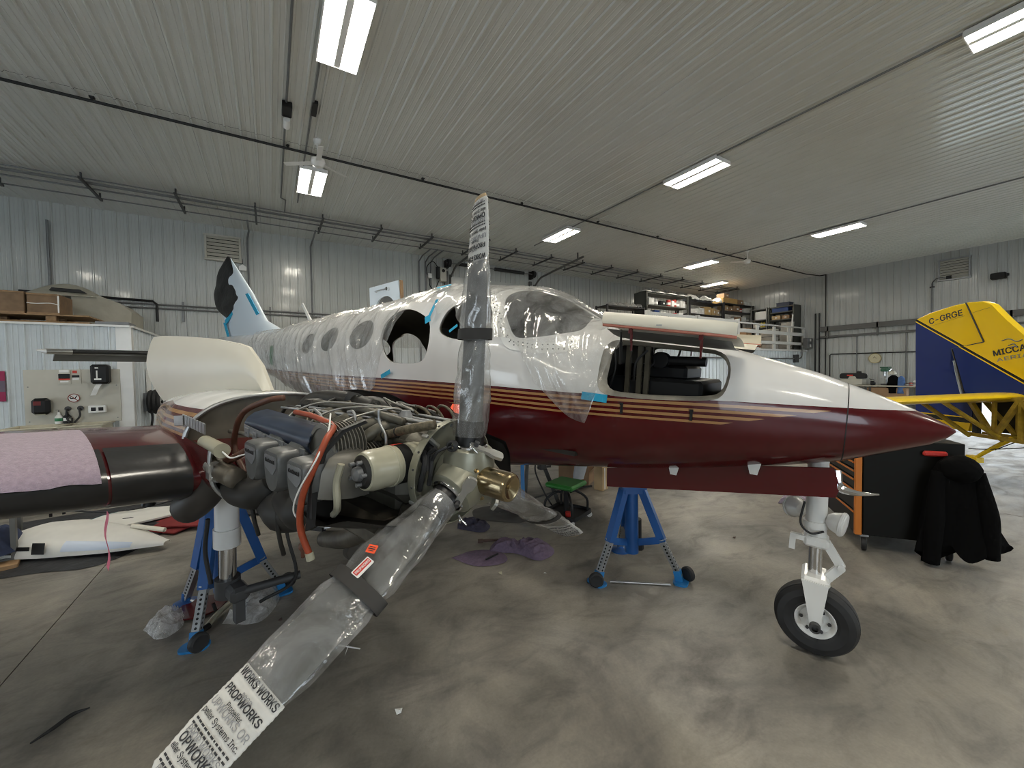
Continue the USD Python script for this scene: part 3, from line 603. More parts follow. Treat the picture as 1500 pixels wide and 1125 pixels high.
eng = P("engine", MB().box((-.66, 0, -.02), (.98, .30, .24), bevel=.05).box((-.66, 0, -.15), (.85, .22, .12), bevel=.04).lathe([(0, -.34), (.13, -.32), (.14, -.24), (.115, -.20), (.10, -.125), (0, -.125)], (0, 0, 0), (1, 0, 0), 28), "cast_alloy", label="grimy six-cylinder engine bared of its cowling")
E = lambda name, mesh, m, label=None, smooth=30: P(name, mesh, m, eng, label, smooth)
# cylinders: finned barrels, cast heads and lettered rocker covers on the near bank
CA = (-.345, -.53, -.715)
for a in CA:
    mb = MB()
    for k in range(11): mb.cyl((a, -.145-.0135*k, .01), (a, -.149-.0135*k, .01), .088, n=26)
    mb.cyl((a, -.12, .01), (a, -.31, .01), .068, n=20)
    E("cylinder", mb, "cast_alloy")
    E("cylinder_head", MB().box((a, -.335, .01), (.165, .085, .17), bevel=.035), "cast_grey")
    R = np.array([[1, 0, 0], [0, 0, -1], [0, 1, 0]], float)   # x->a, y->c, z->-l
    out = rpoly([(-.068, .085), (.068, .085), (.074, .0), (.055, -.085), (.0, -.112), (-.045, -.085), (-.068, .0)], .03, 6)
    mb = MB(); rings = []
    for z, sc in ((0, 1.0), (.05, 1.0), (.066, .97), (.075, .90)):
        rings.append(np.array([(x*sc*.92, y*sc*.80, z) for x, y in out]) @ R.T+[a, -.372, .0])
    mb.loft(rings)
    rc = E("rocker_cover", mb, "cast_grey", smooth=40)
    P("cover_plate", MB().prism(rpoly([(-.048, .050), (.048, .050), (.050, .014), (.022, -.018), (-.044, .004)], .012), 0, .005, R, (a, -.445, .0)), "plate_grey", rc)
    v, f = text("Continental", .0125, True); v = v-[v[:, 0].mean(), 0, 0]
    P("lettering", MB().add(v*[.80, 1, 1], f, R, (a+.001, -.4512, .026)), "black_steel", rc)
    E("cylinder_far", MB().cyl((a, .12, .01), (a, .31, .01), .085, n=20).box((a, .36, .01), (.15, .1, .17), bevel=.03), "cast_alloy")
# baffles
A = np.linspace(-1.03, -.44, 12)
E("side_baffle", MB().grid([[(a, -.345+.004*math.sin(a*40), .062-.02*(a > -.5)), (a, -.362, .085), (a, -.352, .108+.012*math.sin((a+1.0)*3)), (a, -.32, .128+.012*math.sin((a+1.0)*3)), (a, -.27, .138)] for a in A]).grid([[(a, -.352, .06), (a, -.36, .085), (a, -.348, .112), (a, -.32, .132), (a, -.27, .142)] for a in A]), "baffle_blue", "blue-grey bent sheet baffle above the rocker covers", True)
mb = MB()
for k, a in enumerate(np.linspace(-1.0, -.50, 9)): mb.box((a, -.368, .055+.006*(k % 2)), (.048, .006, .03+.012*(k % 2)))
E("baffle_bracket", MB().box((-.72, -.368, .060), (.58, .004, .026), rot((0, 1, 0), 2)), "plate_grey")
for k, a in enumerate(np.linspace(-.97, -.46, 7)): E("baffle_clip", MB().box((a, -.372, .055-.008*(k % 2)), (.040, .006, .04), bevel=.002).cyl((a, -.372, .055), (a, -.378, .055), .005, n=6), "grey_steel")
E("front_baffle", MB().grid([[(-.285+.02*k, l_, c) for l_, c in ((-.43, -.11), (-.43, .0), (-.40, .10), (-.33, .165), (-.24, .19))] for k in (0, 1)]).grid([[(-.285, l_, c), (-.285, l_*.93, c*.94-.004)] for l_, c in ((-.44, -.15), (-.43, .0), (-.40, .10), (-.33, .165), (-.24, .19))]), "black_steel", "black front edge strip of the baffle", False)
E("nose_baffle", MB().grid([[(-.28, -.405, -.055), (-.275, -.395, .03), (-.275, -.37, .075), (-.285, -.33, .09), (-.30, -.27, .095)], [(-.255, -.37, -.06), (-.245, -.355, .03), (-.25, -.335, .068), (-.27, -.29, .082), (-.29, -.25, .085)], [(-.235, -.31, -.065), (-.225, -.30, .03), (-.235, -.28, .06), (-.26, -.25, .072), (-.285, -.235, .076)], [(-.245, -.24, -.07), (-.24, -.24, .02), (-.245, -.235, .05), (-.265, -.225, .065), (-.285, -.22, .07)]]), "baffle_grey", "dented grey sheet panel in front of the cylinders", True)
E("baffle_slot", MB().box((-.228, -.268, .015), (.006, .04, .018)), "black_plastic")
mb = MB()
for k in range(10): mb.lathe([(.072, 0), (.088, .001), (.088, .004), (.072, .005)], (-.375, -.345+.013*k, .085), (0, 1, 0), 30)
E("cooling_fins", mb.cyl((-.375, -.34, .085), (-.375, -.215, .085), .074, n=26), "baffle_grey")
# alternator lying across the front
al = E("alternator", MB().lathe([(0, 0), (.048, 0), (.062, .008), (.069, .03), (.069, .10), (.072, .102), (.072, .112), (.069, .115), (.069, .22), (.062, .245), (0, .25)], (-.185, -.31, .035), (0, 1, 0), 36), "cream_case", "cream alternator body")
P("band", MB().lathe([(.0695, .125), (.0705, .126), (.0705, .165), (.0695, .166)], (-.185, -.31, .035), (0, 1, 0), 36), "black_plastic", al)
P("rating_label", MB().lathe([(.0702, .12), (.0712, .121), (.0712, .16), (.0702, .161)], (-.185, -.31, .035), (0, 1, 0), 10, arc=(1.0, 1.6)), "label_red", al)
mb = MB().lathe([(0, -.004), (.044, -.006), (.056, .004)], (-.185, -.31, .035), (0, 1, 0), 28)
P("end_frame", mb, "sooty", al)
mb = MB().lathe([(.0, -.03), (.022, -.022), (.026, -.004)], (-.185, -.31, .032), (0, 1, 0), 20)
for k in range(5): q = np.array([-.185+.038*math.cos(k*1.25), -.315, .035+.038*math.sin(k*1.25)]); mb.cyl(q, q-[0, .018, 0], .007, n=8)
P("terminals", mb, "grey_steel", al)
E("clamp_hose", MB().tube([(-.235, -.35, .06), (-.245, -.36, .0), (-.24, -.36, -.06), (-.26, -.35, -.10), (-.30, -.34, -.13)], .012), "cream_case", "yellowed hose beside the alternator")
# hoses
E("hose", MB().tube([(-.72, -.28, .165), (-.60, -.28, .168), (-.47, -.29, .165), (-.36, -.31, .16), (-.265, -.385, .14), (-.26, -.425, .06), (-.295, -.445, -.04), (-.32, -.44, -.15), (-.30, -.42, -.242)], .0105, n=10), "orange_hose", "long orange fire-sleeved hose hanging below the engine", True)
E("hose_end", MB().cyl((-.301, -.421, -.234), (-.296, -.418, -.258), .013), "cream_case")
E("hose", MB().tube([(-1.02, -.20, .19), (-1.09, -.25, .171), (-1.33, -.27, .083), (-1.45, -.27, -.06), (-1.42, -.27, -.15), (-1.30, -.27, -.22)], .014, n=10), "brown_hose", "brown curved hose at the firewall", True)
E("hose", MB().tube([(-1.55, -.38, -.235), (-1.2, -.37, -.115), (-1.02, -.34, -.03)], .017, n=10), "brown_hose", "straight brown hose at the firewall", True)
E("lead", MB().tube([(-.40, -.30, .20), (-.30, -.36, .16), (-.245, -.425, .09), (-.30, -.455, -.02), (-.335, -.455, -.09), (-.33, -.44, -.13)], .003, n=6), "paper_white", "thin white lead beside the orange hose", True)
E("dangling_plug", MB().tube([(-.36, -.38, -.12), (-.40, -.39, -.20), (-.41, -.39, -.25)], .004, n=6).lathe([(0, 0), (.014, .006), (.016, .02), (.008, .034), (.007, .055), (0, .056)], (-.41, -.39, -.245), (0, 0, -1), 12), "brown_hose", None, True)
E("wrapped_hose", MB().tube([(-.41, -.17, .02), (-.385, -.165, .065), (-.33, -.155, .105), (-.24, -.15, .135), (-.145, -.14, .165), (-.07, -.10, .185)], .017, n=10), "braid", "spiral-wrapped hose above the alternator", True)
mb = MB()
for t in np.linspace(.15, .85, 5):
    q = smooth_path([(-.41, -.17, .02), (-.385, -.165, .065), (-.33, -.155, .105), (-.24, -.15, .135), (-.145, -.14, .165)], 8); i = int(t*(len(q)-2)); E("hose_clip", MB().cyl(q[i], q[i+1]*.35+q[i]*.65, .0195, n=12), "black_steel")
E("starter_can", MB().cyl((-1.40, -.41, -.055), (-1.17, -.41, -.055), .032).cyl((-1.17, -.41, -.055), (-1.155, -.41, -.055), .034), "cream_case", "small cream cylinder on a bracket at the firewall")
E("can_wire", MB().tube([(-1.15, -.41, -.06), (-1.08, -.40, -.075), (-1.0, -.38, -.05), (-.93, -.36, -.03)], .004, n=6), "paper_white", None, True)
for p0, p1, r in (((-1.55, -.40, -.15), (-1.25, -.42, -.17), .016), ((-1.5, -.36, -.20), (-1.1, -.36, -.20), .02), ((-1.58, -.25, -.05), (-1.1, -.22, -.02), .012)):
    E("engine_mount", MB().tube([p0, np.add(p0, p1)/2, p1], r, n=8), "baffle_grey", None, True)
E("firewall_fitting", MB().cyl((-1.25, -.43, -.14), (-1.20, -.43, -.14), .03).cyl((-1.24, -.42, -.185), (-1.18, -.42, -.185), .022).box((-1.22, -.44, -.16), (.06, .02, .08), bevel=.005), "aluminium")
# top of the engine: induction runners, injector lines, ignition leads, turbo plumbing
for k in range(6):
    a = -.30-.085*k; E("induction_runner", MB().tube([(a, -.02, .10), (a-.01, -.08, .145), (a-.03, -.16, .13), (a-.05, -.22, .09)], [.028, .03, .026, .02], n=10), "cast_alloy", None, True)
E("balance_tube", MB().tube([(-.22, -.12, .175), (-.5, -.11, .185), (-.8, -.10, .175), (-1.02, -.08, .16)], .016, n=10), "cast_alloy", None, True)
E("fuel_manifold", MB().lathe([(0, 0), (.04, 0), (.045, .02), (.03, .035), (.02, .06), (0, .062)], (-.34, -.02, .135), (0, 0, 1), 16), "grey_steel")
for k, (y0, a1, y1) in enumerate([(-.02, -.40, -.30), (-.02, -.58, -.30), (-.02, -.77, -.30), (.02, -.40, .25), (.02, -.58, .25), (.02, -.77, .25)]):
    E("injector_line", MB().tube([(-.34, y0, .19), (-.36-.03*k, y0*2-.03*(k < 3), .205), (a1*.8-.1, (y0+y1)/2, .182+.008*(k % 3)), (a1-.02, y1*.85, .155), (a1, y1, .11)], .0045, n=6), "tube_steel", None, True)
for k in range(16):
    a0 = rnd.uniform(-1.15, -.55); y0 = rnd.uniform(-.22, .28); a1 = a0+rnd.uniform(.15, .5); y1 = y0+rnd.uniform(-.12, .12); z0 = rnd.uniform(.10, .15)
    E("ignition_lead", MB().tube([(a0, y0, z0), (a0*.7+a1*.3, y0, z0+rnd.uniform(.01, .05)), (a0*.3+a1*.7, y1, z0+rnd.uniform(.0, .04)), (a1, y1, z0-rnd.uniform(0, .04))], rnd.choice([.0055, .007, .009]), n=6), rnd.choice(["braid", "grey_steel", "galvanised", "sooty", "braid"]), None, True)
for k in range(7):
    a0 = -.62+.05*k; E("loop_line", MB().tube([(a0-.05, .05+.02*k, .12), (a0, .02+.02*k, .165+.006*k), (a0+.09, .0+.02*k, .16+.006*k), (a0+.15, .05+.01*k, .13)], .006, n=6), "braid", None, True)
for pts in ([(-.46, -.20, .19), (-.42, -.20, .195), (-.40, -.205, .16), (-.46, -.22, .12), (-.53, -.24, .11)], [(-.30, -.17, .215), (-.295, -.17, .17), (-.25, -.175, .13), (-.245, -.175, .09)], [(-.62, -.25, .185), (-.55, -.26, .17), (-.53, -.265, .13)]):
    E("bent_tube", MB().tube(pts, .0055, n=8, sm=4), "galvanised", None, True)
for y, r in ((-.08, .008), (-.04, .007), (-.15, .006), (.03, .007)):
    E("control_rod", MB().tube([(-1.05, y-.05, .14), (-.7, y, .155), (-.4, y+.03, .165), (-.10, y+.05, .165)], r, n=6), "galvanised", None, True)
E("turbo_duct", MB().tube([(-1.25, -.02, .05), (-1.18, .02, .14), (-1.0, .08, .16), (-.8, .14, .13)], .05, n=14), "sooty", None, True)
E("turbo_duct", MB().tube([(-1.2, .18, .02), (-1.0, .22, .12), (-.8, .26, .10)], .055, n=14), "sooty", None, True)
mb = MB()
for k in range(7): mb.lathe([(.035, 0), (.045, .006), (.035, .012)], (-1.0+.018*k, .1-.002*k, .165), (1, -.1, 0), 14)
E("bellows", mb, "black_rubber")
E("magneto", MB().box((-.98, -.08, .14), (.09, .1, .08), bevel=.02).cyl((-.94, -.08, .15), (-.88, -.08, .15), .03), "sooty")
E("inlet_ring", MB().lathe([(.055, 0), (.07, 0), (.07, .04), (.055, .04)], (-.16, .16, .10), (.3, -.25, 1), 24), "sooty")
E("red_flag", MB().grid([[(-.30, .20, .21), (-.27, .16, .20), (-.20, .12, .19)], [(-.27, .24, .205), (-.23, .20, .195), (-.13, .13, .185)]]), "signal_orange", "orange-red warning ribbon on top of the engine", True)
E("yellow_tag", MB().grid([[(-.34, .2, .215), (-.32, .24, .21)], [(-.29, .22, .215), (-.28, .25, .205)]]), mk("tag_yellow", (.75, .62, .12), .6), None, True)
# far cowling half still in place, and what hangs below
ka = np.linspace(-1.62, -.15, 26)
top = np.interp(ka, [-1.62, -1.15, -.88, -.72, -.5, -.15], [.15, .180, .145, .105, .07, .04])+.006*np.sin(ka*17)
P("cowl_panel", MB().grid([[(a, .40, t_), (a, .435, t_-.06), (a, .45, -.12), (a, .42, -.25)] for a, t_ in zip(ka, top)]).grid([[(a, .385, t_-.01), (a, .42, t_-.06), (a, .435, -.12), (a, .405, -.25)] for a, t_ in zip(ka, top)]), "sooty", nac, "black inner cowling half on the far side of the engine", True)
for pts, r in (([(-1.40, -.33, -.22), (-1.15, -.34, -.25), (-.95, -.33, -.22), (-.88, -.30, -.16)], [.05, .075, .07, .05]), ([(-1.1, -.25, -.27), (-.8, -.28, -.27), (-.6, -.30, -.22)], [.07, .095, .06]), ([(-.75, -.30, -.20), (-.55, -.32, -.19), (-.42, -.30, -.13)], [.06, .08, .05])):
    E("intercooler_duct", MB().tube(pts, r, n=16), "sooty", None, True)
E("exhaust_stack", MB().tube([(-1.36, -.38, -.12), (-1.25, -.40, -.16), (-1.05, -.39, -.165)], .045, n=14), "exhaust", None, True)
for a in (-.98, -.72): E("drain_line", MB().tube([(a, -.34, -.14), (a+.02, -.36, -.24), (a+.02, -.35, -.34), (a+.01, -.33, -.42)], .009, n=8), "sooty", None, True)
E("intake_scoop", MB().tube([(-1.36, -.36, -.20), (-1.42, -.39, -.30), (-1.50, -.42, -.38), (-1.58, -.44, -.43)], [.065, .075, .078, .080], n=22), mk("duct_brown", (.055, .048, .042), .5, var=.3, vscale=8), "dark grey-brown duct below the wing root", True)
E("rubber_skirt", MB().grid([[(-.62+.6*k/13, -.30-.10*math.sin(k/13*3.1), -.175+.09*(k/13)**1.5-.012*math.sin(k*1.1)), (-.62+.6*k/13, -.24-.08*math.sin(k/13*3.1), -.225+.11*(k/13)**1.5), (-.62+.6*k/13, -.05, -.26+.1*(k/13))] for k in range(14)]), "sooty", "curled black lower cowl lip", True)
E("sump", MB().box((-.45, -.08, -.24), (.5, .28, .12), bevel=.04), "exhaust")
ex = E("exhaust_pipe", MB().tube([(-.20, -.10, -.15), (-.24, -.10, -.23), (-.33, -.10, -.29), (-.43, -.10, -.30), (-.46, -.10, -.25)], .032, n=16), "exhaust", None, True)
P("exhaust_clamp", MB().cyl((-.60, -.1, -.27), (-.585, -.1, -.265), .058).cyl((-.56, -.1, -.262), (-.545, -.1, -.258), .058), "red_plastic", ex)
E("tailpipe", MB().tube([(-1.22, .10, -.67), (-1.0, .10, -.60), (-.75, .10, -.47), (-.40, .06, -.31)], [.045, .05, .05, .045], n=16), "exhaust", None, True)
E("cowl_flap", MB().box((-1.35, .20, -.62), (.46, .30, .012), rot((0, 1, 0), -14)), "aluminium", "hanging bare metal cowl flap"); E("flap_edge", MB().bar((-1.62, .05, -.70), (-1.13, .05, -.57), .02), "black_steel")

# ---- propeller
prop = P("propeller", MB().lathe([(0, -.085), (.085, -.085), (.095, -.03), (.092, .02), (.07, .055), (.05, .065), (0, .066)], (0, 0, 0), (1, 0, 0), 36), "hub_olive", label="three-blade propeller")
PH = [math.radians(q) for q in (-.9, 118.3, 238.6)]
mk("blade_grey", (.16, .16, .155), .38, metal=.4, var=.2, vscale=5); mk("blade_black", (.012, .012, .013), .35)
P("backplate", MB().lathe([(.03, -.112), (.165, -.112), (.178, -.108), (.190, -.098), (.192, -.062), (.189, -.062), (.187, -.094), (.176, -.102), (.165, -.105), (.03, -.105)], (0, 0, 0), (1, 0, 0), 64), "hub_olive", prop, "spinner back plate disc", 35)
mb = MB()
for k in range(20): t = k*.314+.1; mb.cyl((-.075, .191*math.cos(t), .191*math.sin(t)), (-.075, .194*math.cos(t), .194*math.sin(t)), .004, n=6)
P("plate_rivets", mb, "dark_steel", prop)
for k, t in enumerate((2.45, .4, 4.6)):
    P("plate_cutout", MB().prism(ellipse(0, 0, .045, .025, 20), 0, .002, np.array([[0, 0, 1], [1, 0, 0], [0, 1, 0]], float) @ rot((0, 0, 1), math.degrees(t)+90), (-.104, .13*math.cos(t), .13*math.sin(t))), "black_steel", prop)
P("plate_angle", MB().box((-.09, -.10, .125), (.03, .075, .012), rot((1, 0, 0), -38), bevel=.002), "brushed", prop)
P("plate_angle", MB().box((-.09, -.155, -.075), (.03, .05, .012), rot((1, 0, 0), 10), bevel=.002), "brushed", prop)
dm = P("dome", MB().lathe([(.046, .055), (.049, .062), (.049, .185), (.0465, .196), (.040, .200), (.034, .199), (.012, .186), (.006, .186), (.006, .192), (0, .192)], (0, 0, 0), (1, 0, 0), 48), "gold_dome", prop, "polished gold-coloured dome", 35)
mb = MB()
for k in range(6): t = k*1.047+.3; mb.cyl((.058, .062*math.cos(t), .062*math.sin(t)), (.082, .062*math.cos(t), .062*math.sin(t)), .008, n=6).cyl((.08, .062*math.cos(t), .062*math.sin(t)), (.088, .062*math.cos(t), .062*math.sin(t)), .005, n=8)
P("dome_bolts", mb, "gold_dome", prop)
def bframe(ph, pitch):
    rho = np.array([0, -math.sin(ph), math.cos(ph)]); tau = np.array([0, -math.cos(ph), -math.sin(ph)]); ax = np.array([1.0, 0, 0])
    e = ax*math.sin(pitch)+tau*math.cos(pitch); return e, np.cross(rho, e), rho
def chord(r): return np.interp(r, [.10, .16, .22, .32, .5, .7, .88, .955, .97], [.10, .10, .108, .132, .148, .144, .130, .105, .07])
def thick(r): return np.interp(r, [.10, .16, .22, .32, .5, .7, .97], [1.0, .95, .6, .28, .17, .12, .08])
def pit(r): return math.radians(np.interp(r, [.1, .4, .97], [90, 76, 66]))
def brings(ph, rs, dc, dt, n=28, fn=None):
    out = []
    for r in rs:
        e, nn, rho = bframe(ph, pit(r)); t = np.linspace(0, 2*np.pi, n, endpoint=False); c = chord(r)/2+dc; h = chord(r)*thick(r)/2+dt
        if np.ndim(c) == 0 and fn: c, h = fn(r, t, c, h)
        out.append(np.outer(np.cos(t)*c, e)+np.outer(np.sign(np.sin(t))*np.abs(np.sin(t))**1.15*h, nn)+rho*r)
    return np.array(out)
for i, ph in enumerate(PH):
    e, nn, rho = bframe(ph, math.radians(90))
    P("blade_socket", MB().lathe([(.094, .0), (.092, .055), (.085, .085), (.083, .098), (.076, .104), (.060, .106), (.058, .09)], (0, 0, 0), rho, 36), "hub_olive", prop, smooth=35)
    P("socket_seal", MB().lathe([(.066, .10), (.066, .112), (.060, .115), (.060, .104)], (0, 0, 0), rho, 32), "chrome", prop)
    rs = np.concatenate([[.095, .12, .15, .17], np.linspace(.19, .90, 24), [.93, .95, .965, .97]])
    b = P("propeller_blade", MB().loft(brings(ph, rs, 0, 0)), "blade_grey", prop, smooth=40)
    P("root_boot", MB().loft(brings(ph, [.112, .115, .15, .175, .20], .004, .004)), "blade_black", b, "black boot around the blade root")
def arm(p0, p1, w, th, up):
    p0, p1, up = (np.asarray(q, float) for q in (p0, p1, up)); d = p1-p0; L = np.linalg.norm(d); x = d/L; z = up-x*(up@x); z /= np.linalg.norm(z); R = np.stack([x, np.cross(z, x), z], 1)
    return MB().prism(rpoly([(-.02, -w*.55), (L*.45, -w*.4), (L*.6, -w*.8), (L, -w*.7), (L, w*.7), (L*.6, w*.8), (L*.45, w*.4), (-.02, w*.55)], .012), -th/2, th/2, R, p0)
for i, ph in enumerate(PH):
    e, nn, rho = bframe(ph, math.radians(90)); q = rho*.108
    s = -1 if i != 0 else 1
    p0 = np.array([.055, 0, 0])+rho*.115-nn*s*.03*(i == 0); d = (np.array([.62, 0, 0])+nn*(.75 if i == 0 else .80)*(1 if i == 0 else 1)-rho*(.55 if i else .35))
    m = arm(p0, p0+d/np.linalg.norm(d)*.105, .026, .012, np.array([.5, 0, 0])+rho*.8)
    cw = P("counterweight", m, "brushed", prop, "bright counterweight arm")
    P("arm_bolt", MB().cyl(p0, p0+rho*.02+[.01, 0, 0], .009, n=10), "dark_steel", cw)
for i, ph in enumerate(PH):
    e, nn, rho = bframe(ph, math.radians(90)); c0 = rho*.13+np.array([.05, 0, 0])-nn*.05
    for k in range(2): P("chain_wire", MB().tube([c0+[.0, 0, 0], c0+np.array([.015, -.01*k, -.015]), c0+np.array([.03-.03*k, .008, -.03])], .0035, n=6), "chrome", prop, None, True)
P("heater_coil", MB().lathe([(.012, 0), (.02, .004), (.012, .008), (.02, .012), (.012, .016), (.02, .02), (.012, .024)], (.0, -.075, .118), (.3, -1, .2), 14).tube([(-.06, -.12, .06), (-.03, -.12, .10), (.0, -.085, .12)], .006).tube([(-.06, -.14, .03), (-.07, -.13, .08), (-.04, -.12, .11)], .008), "black_rubber", prop)
P("slip_leads", MB().tube([(-.09, -.13, .09), (-.06, -.15, .06), (-.07, -.155, .0), (-.085, -.15, -.04)], .010).tube([(-.09, -.10, .10), (-.05, -.13, .04), (-.06, -.13, -.02)], .008), "black_rubber", prop)

# ---- polythene sleeves, printed paper wraps and elastic bands on the blades (each can be pulled off its blade)
K["sleeve_film"] = film("sleeve_film", haze=.20, hazevar=.16, scale=5, stretch=(1, 1, 1), bump=.7, rough=.12, refl=.07)
mk("wrap_paper", (.66, .65, .62), .45, var=.10, vscale=30, bump=.35, bscale=22, bdist=.004); mk("ink", (.03, .03, .035), .5); mk("ink_pale", (.30, .30, .31), .5); mk("elastic", (.035, .033, .031), .7)
NAMES = ("upright blade", "blade reaching down to the lower left", "blade pointing down to the right")
def ident(g=AM): return g
for i, ph in enumerate(PH):
    rs = np.linspace(.135 if i else .145, .765, 56); seed = 11*i+3
    def fn(r, t, c, h):
        k = np.interp(r, [.13, .2, .30, .44, .485, .53, .7, .765], [.4, 1.1, 1.35, 1.2, .5, 1.2, 1.0, .35])
        p = np.stack([r*9+0*t, np.cos(t)*2.2, np.sin(t)*2.2+seed], -1); w = (meshkit.fbm(p, 3, seed)-.5); rid = 1-np.abs(2*meshkit.noise(p*[1.5, 1.2, 1.2], seed+2)-1)
        return c+.016*k+w*.022*k, h+.010*k+(rid*.012+w*.02)*k
    R_ = brings(ph, rs, 0, 0, 40, fn)
    sl = thing("blade_sleeve", f"clear crinkled polythene sleeve on the {NAMES[i]} of the propeller", "plastic sleeve", group=None, matrix=AM)
    obj("film", MB().grid(R_, True), K["sleeve_film"], sl, smooth=True)
    rb = (.503, .487, .57)[i]
    bd = obj("elastic_band", MB().grid(brings(ph, np.linspace(rb-.019, rb+.019, 5), .029, .026), True).grid(brings(ph, np.linspace(rb-.019, rb+.019, 5), .026, .023), True), K["elastic"], "/World", f"black elastic band around the sleeve of the {NAMES[i]}", "band", smooth=True)
    stage.GetPrimAtPath(bd); UsdGeom.Xformable(stage.GetPrimAtPath(bd)).AddTransformOp().Set(AM)
    wr = thing("paper_wrap", f"printed white paper wrap on the tip of the {NAMES[i]}", "paper wrap", matrix=AM)
    rw = []; k = 0
    for r in np.linspace(.752, .972, 60):
        st = .0025*((k*.37) % 1.0); rw.append(brings(ph, [r], .006+st-(.02 if r > .968 else 0), .005+st-(.003 if r > .968 else 0), 40)[0]); k += 1
    obj("paper", MB().loft(rw), K["wrap_paper"], wr, smooth=40)
    if i != 1: obj("end_cap", MB().loft(brings(ph, [.963, .9745], .008, .007)), K["cardboard_light"], wr, smooth=False)
    ROWS = [(.772, "WORKS WORKS", .0165, 0, True), (.797, "PROP", .010, 1, False), (.808, "PROPWORKS", .015, 0, True), (.824, "Propeller", .0095, 0, False), (.838, "UPWORKS OR", .015, 1, False), (.856, "peller Systems Inc.", .011, 0, False), (.868, "Sales Repair Overhaul Exchange Service", .0050, 0, True), (.877, "No. 200 Propeller Shop  Phone 555", .0050, 0, True), (.893, "PROP WORKS", .013, 1, False), (.908, "OPWORKS", .0165, 0, True), (.923, "eller Systems Inc.", .011, 0, False), (.935, "Sales Repair Overhaul Exchange Service", .0050, 0, True), (.944, "No. 200 Propeller Shop", .0050, 0, True), (.956, "PROPWORKS", .010, 1, False)]
    for side in (1, -1):
        for dark in (0, 1):
            mb = MB()
            for r, s_, hh, dk, bo in ROWS:
                if dk != dark or ("Sales" in s_ or "No." in s_): continue
                e, nn, rho = bframe(ph, pit(r)); v, f = text(s_, hh, bo, .0006); wd = np.ptp(v[:, 0]); v = v-[v[:, 0].min()+wd/2, 0, 0]; lim = chord(r)*1.0
                if wd > lim: v = v*[lim/wd, 1, 1]
                c, hgt = chord(r)/2+.007, chord(r)*thick(r)/2+.0062+.0025
                up = np.sqrt(np.clip(1-(v[:, 0]/c)**2, .02, 1))**1.15*hgt
                x = e*1.0; right = x if side > 0 else -x; nrm = np.cross(right, -rho)
                V = rho*r+np.outer(v[:, 0], right)+np.outer(v[:, 1], -rho)+np.outer(up+v[:, 2], nrm); mb.add(V, f)
            obj("print", mb, K["ink_pale" if dark else "ink"], wr, smooth=False, kind="stuff")
        mb = MB()
        for r, s_, hh, dk, bo in ROWS:
            if not ("Sales" in s_ or "No." in s_): continue
            e, nn, rho = bframe(ph, pit(r)); right = e*side; nrm = np.cross(right, -rho); c, hgt = chord(r)/2+.007, chord(r)*thick(r)/2+.0088
            g = random.Random(5); x = -c*.85
            while x < c*.8:
                w_ = g.uniform(.004, .010); hc = math.sqrt(1-((x+w_/2)/c)**2)**1.15*hgt
                mb.box(rho*r+right*(x+w_/2)+nrm*hc, (w_, .0035, .0008), np.stack([right, -rho, nrm], 1)); x += w_+.0035
        obj("small_print", mb, K["ink"], wr, smooth=False, kind="stuff")
    if i == 1:
        for (r, x, w_, h_, m_, nm) in ((.395, -.035, .030, .026, "signal_orange", "orange_sticker"), (.447, -.012, .058, .030, "paper_white", "maker_sticker")):
            e, nn, rho = bframe(ph, pit(r)); nrm = np.cross(e, -rho); R3 = np.stack([e, -rho, nrm], 1) @ rot((0, 0, 1), 90 if "maker" in nm else 20); c3 = rho*r+e*x+nrm*.040
            st_ = obj(nm, MB().prism(rrect(w_, h_, .003), 0, .0012, R3, c3), K[m_], sl, smooth=False)
            if "maker" in nm:
                obj("sticker_field", MB().prism(rrect(w_*.9, h_*.6, .002, cy=.002), .0012, .0018, R3, c3), K["label_red"], st_, smooth=False)
                v, f = text("PROPWORKS", .009, True, .0004); v = v-[np.ptp(v[:, 0])/2, .003, -.0019]; v[:, 0] *= .048/np.ptp(v[:, 0]); obj("lettering", MB().add(v, f, R3, c3), K["paper_white"], st_, smooth=False)
            else:
                v, f = text("AIR", .009, True, .0004); v = v-[np.ptp(v[:, 0])/2, .004, -.0013]; obj("mark", MB().box(c3+R3 @ np.array([0, 0, .0015]), (.022, .003, .0006), R3).box(c3+R3 @ np.array([0, .006, .0015]), (.018, .002, .0006), R3).box(c3+R3 @ np.array([0, -.006, .0015]), (.016, .002, .0006), R3), K["ink"], st_, smooth=False)

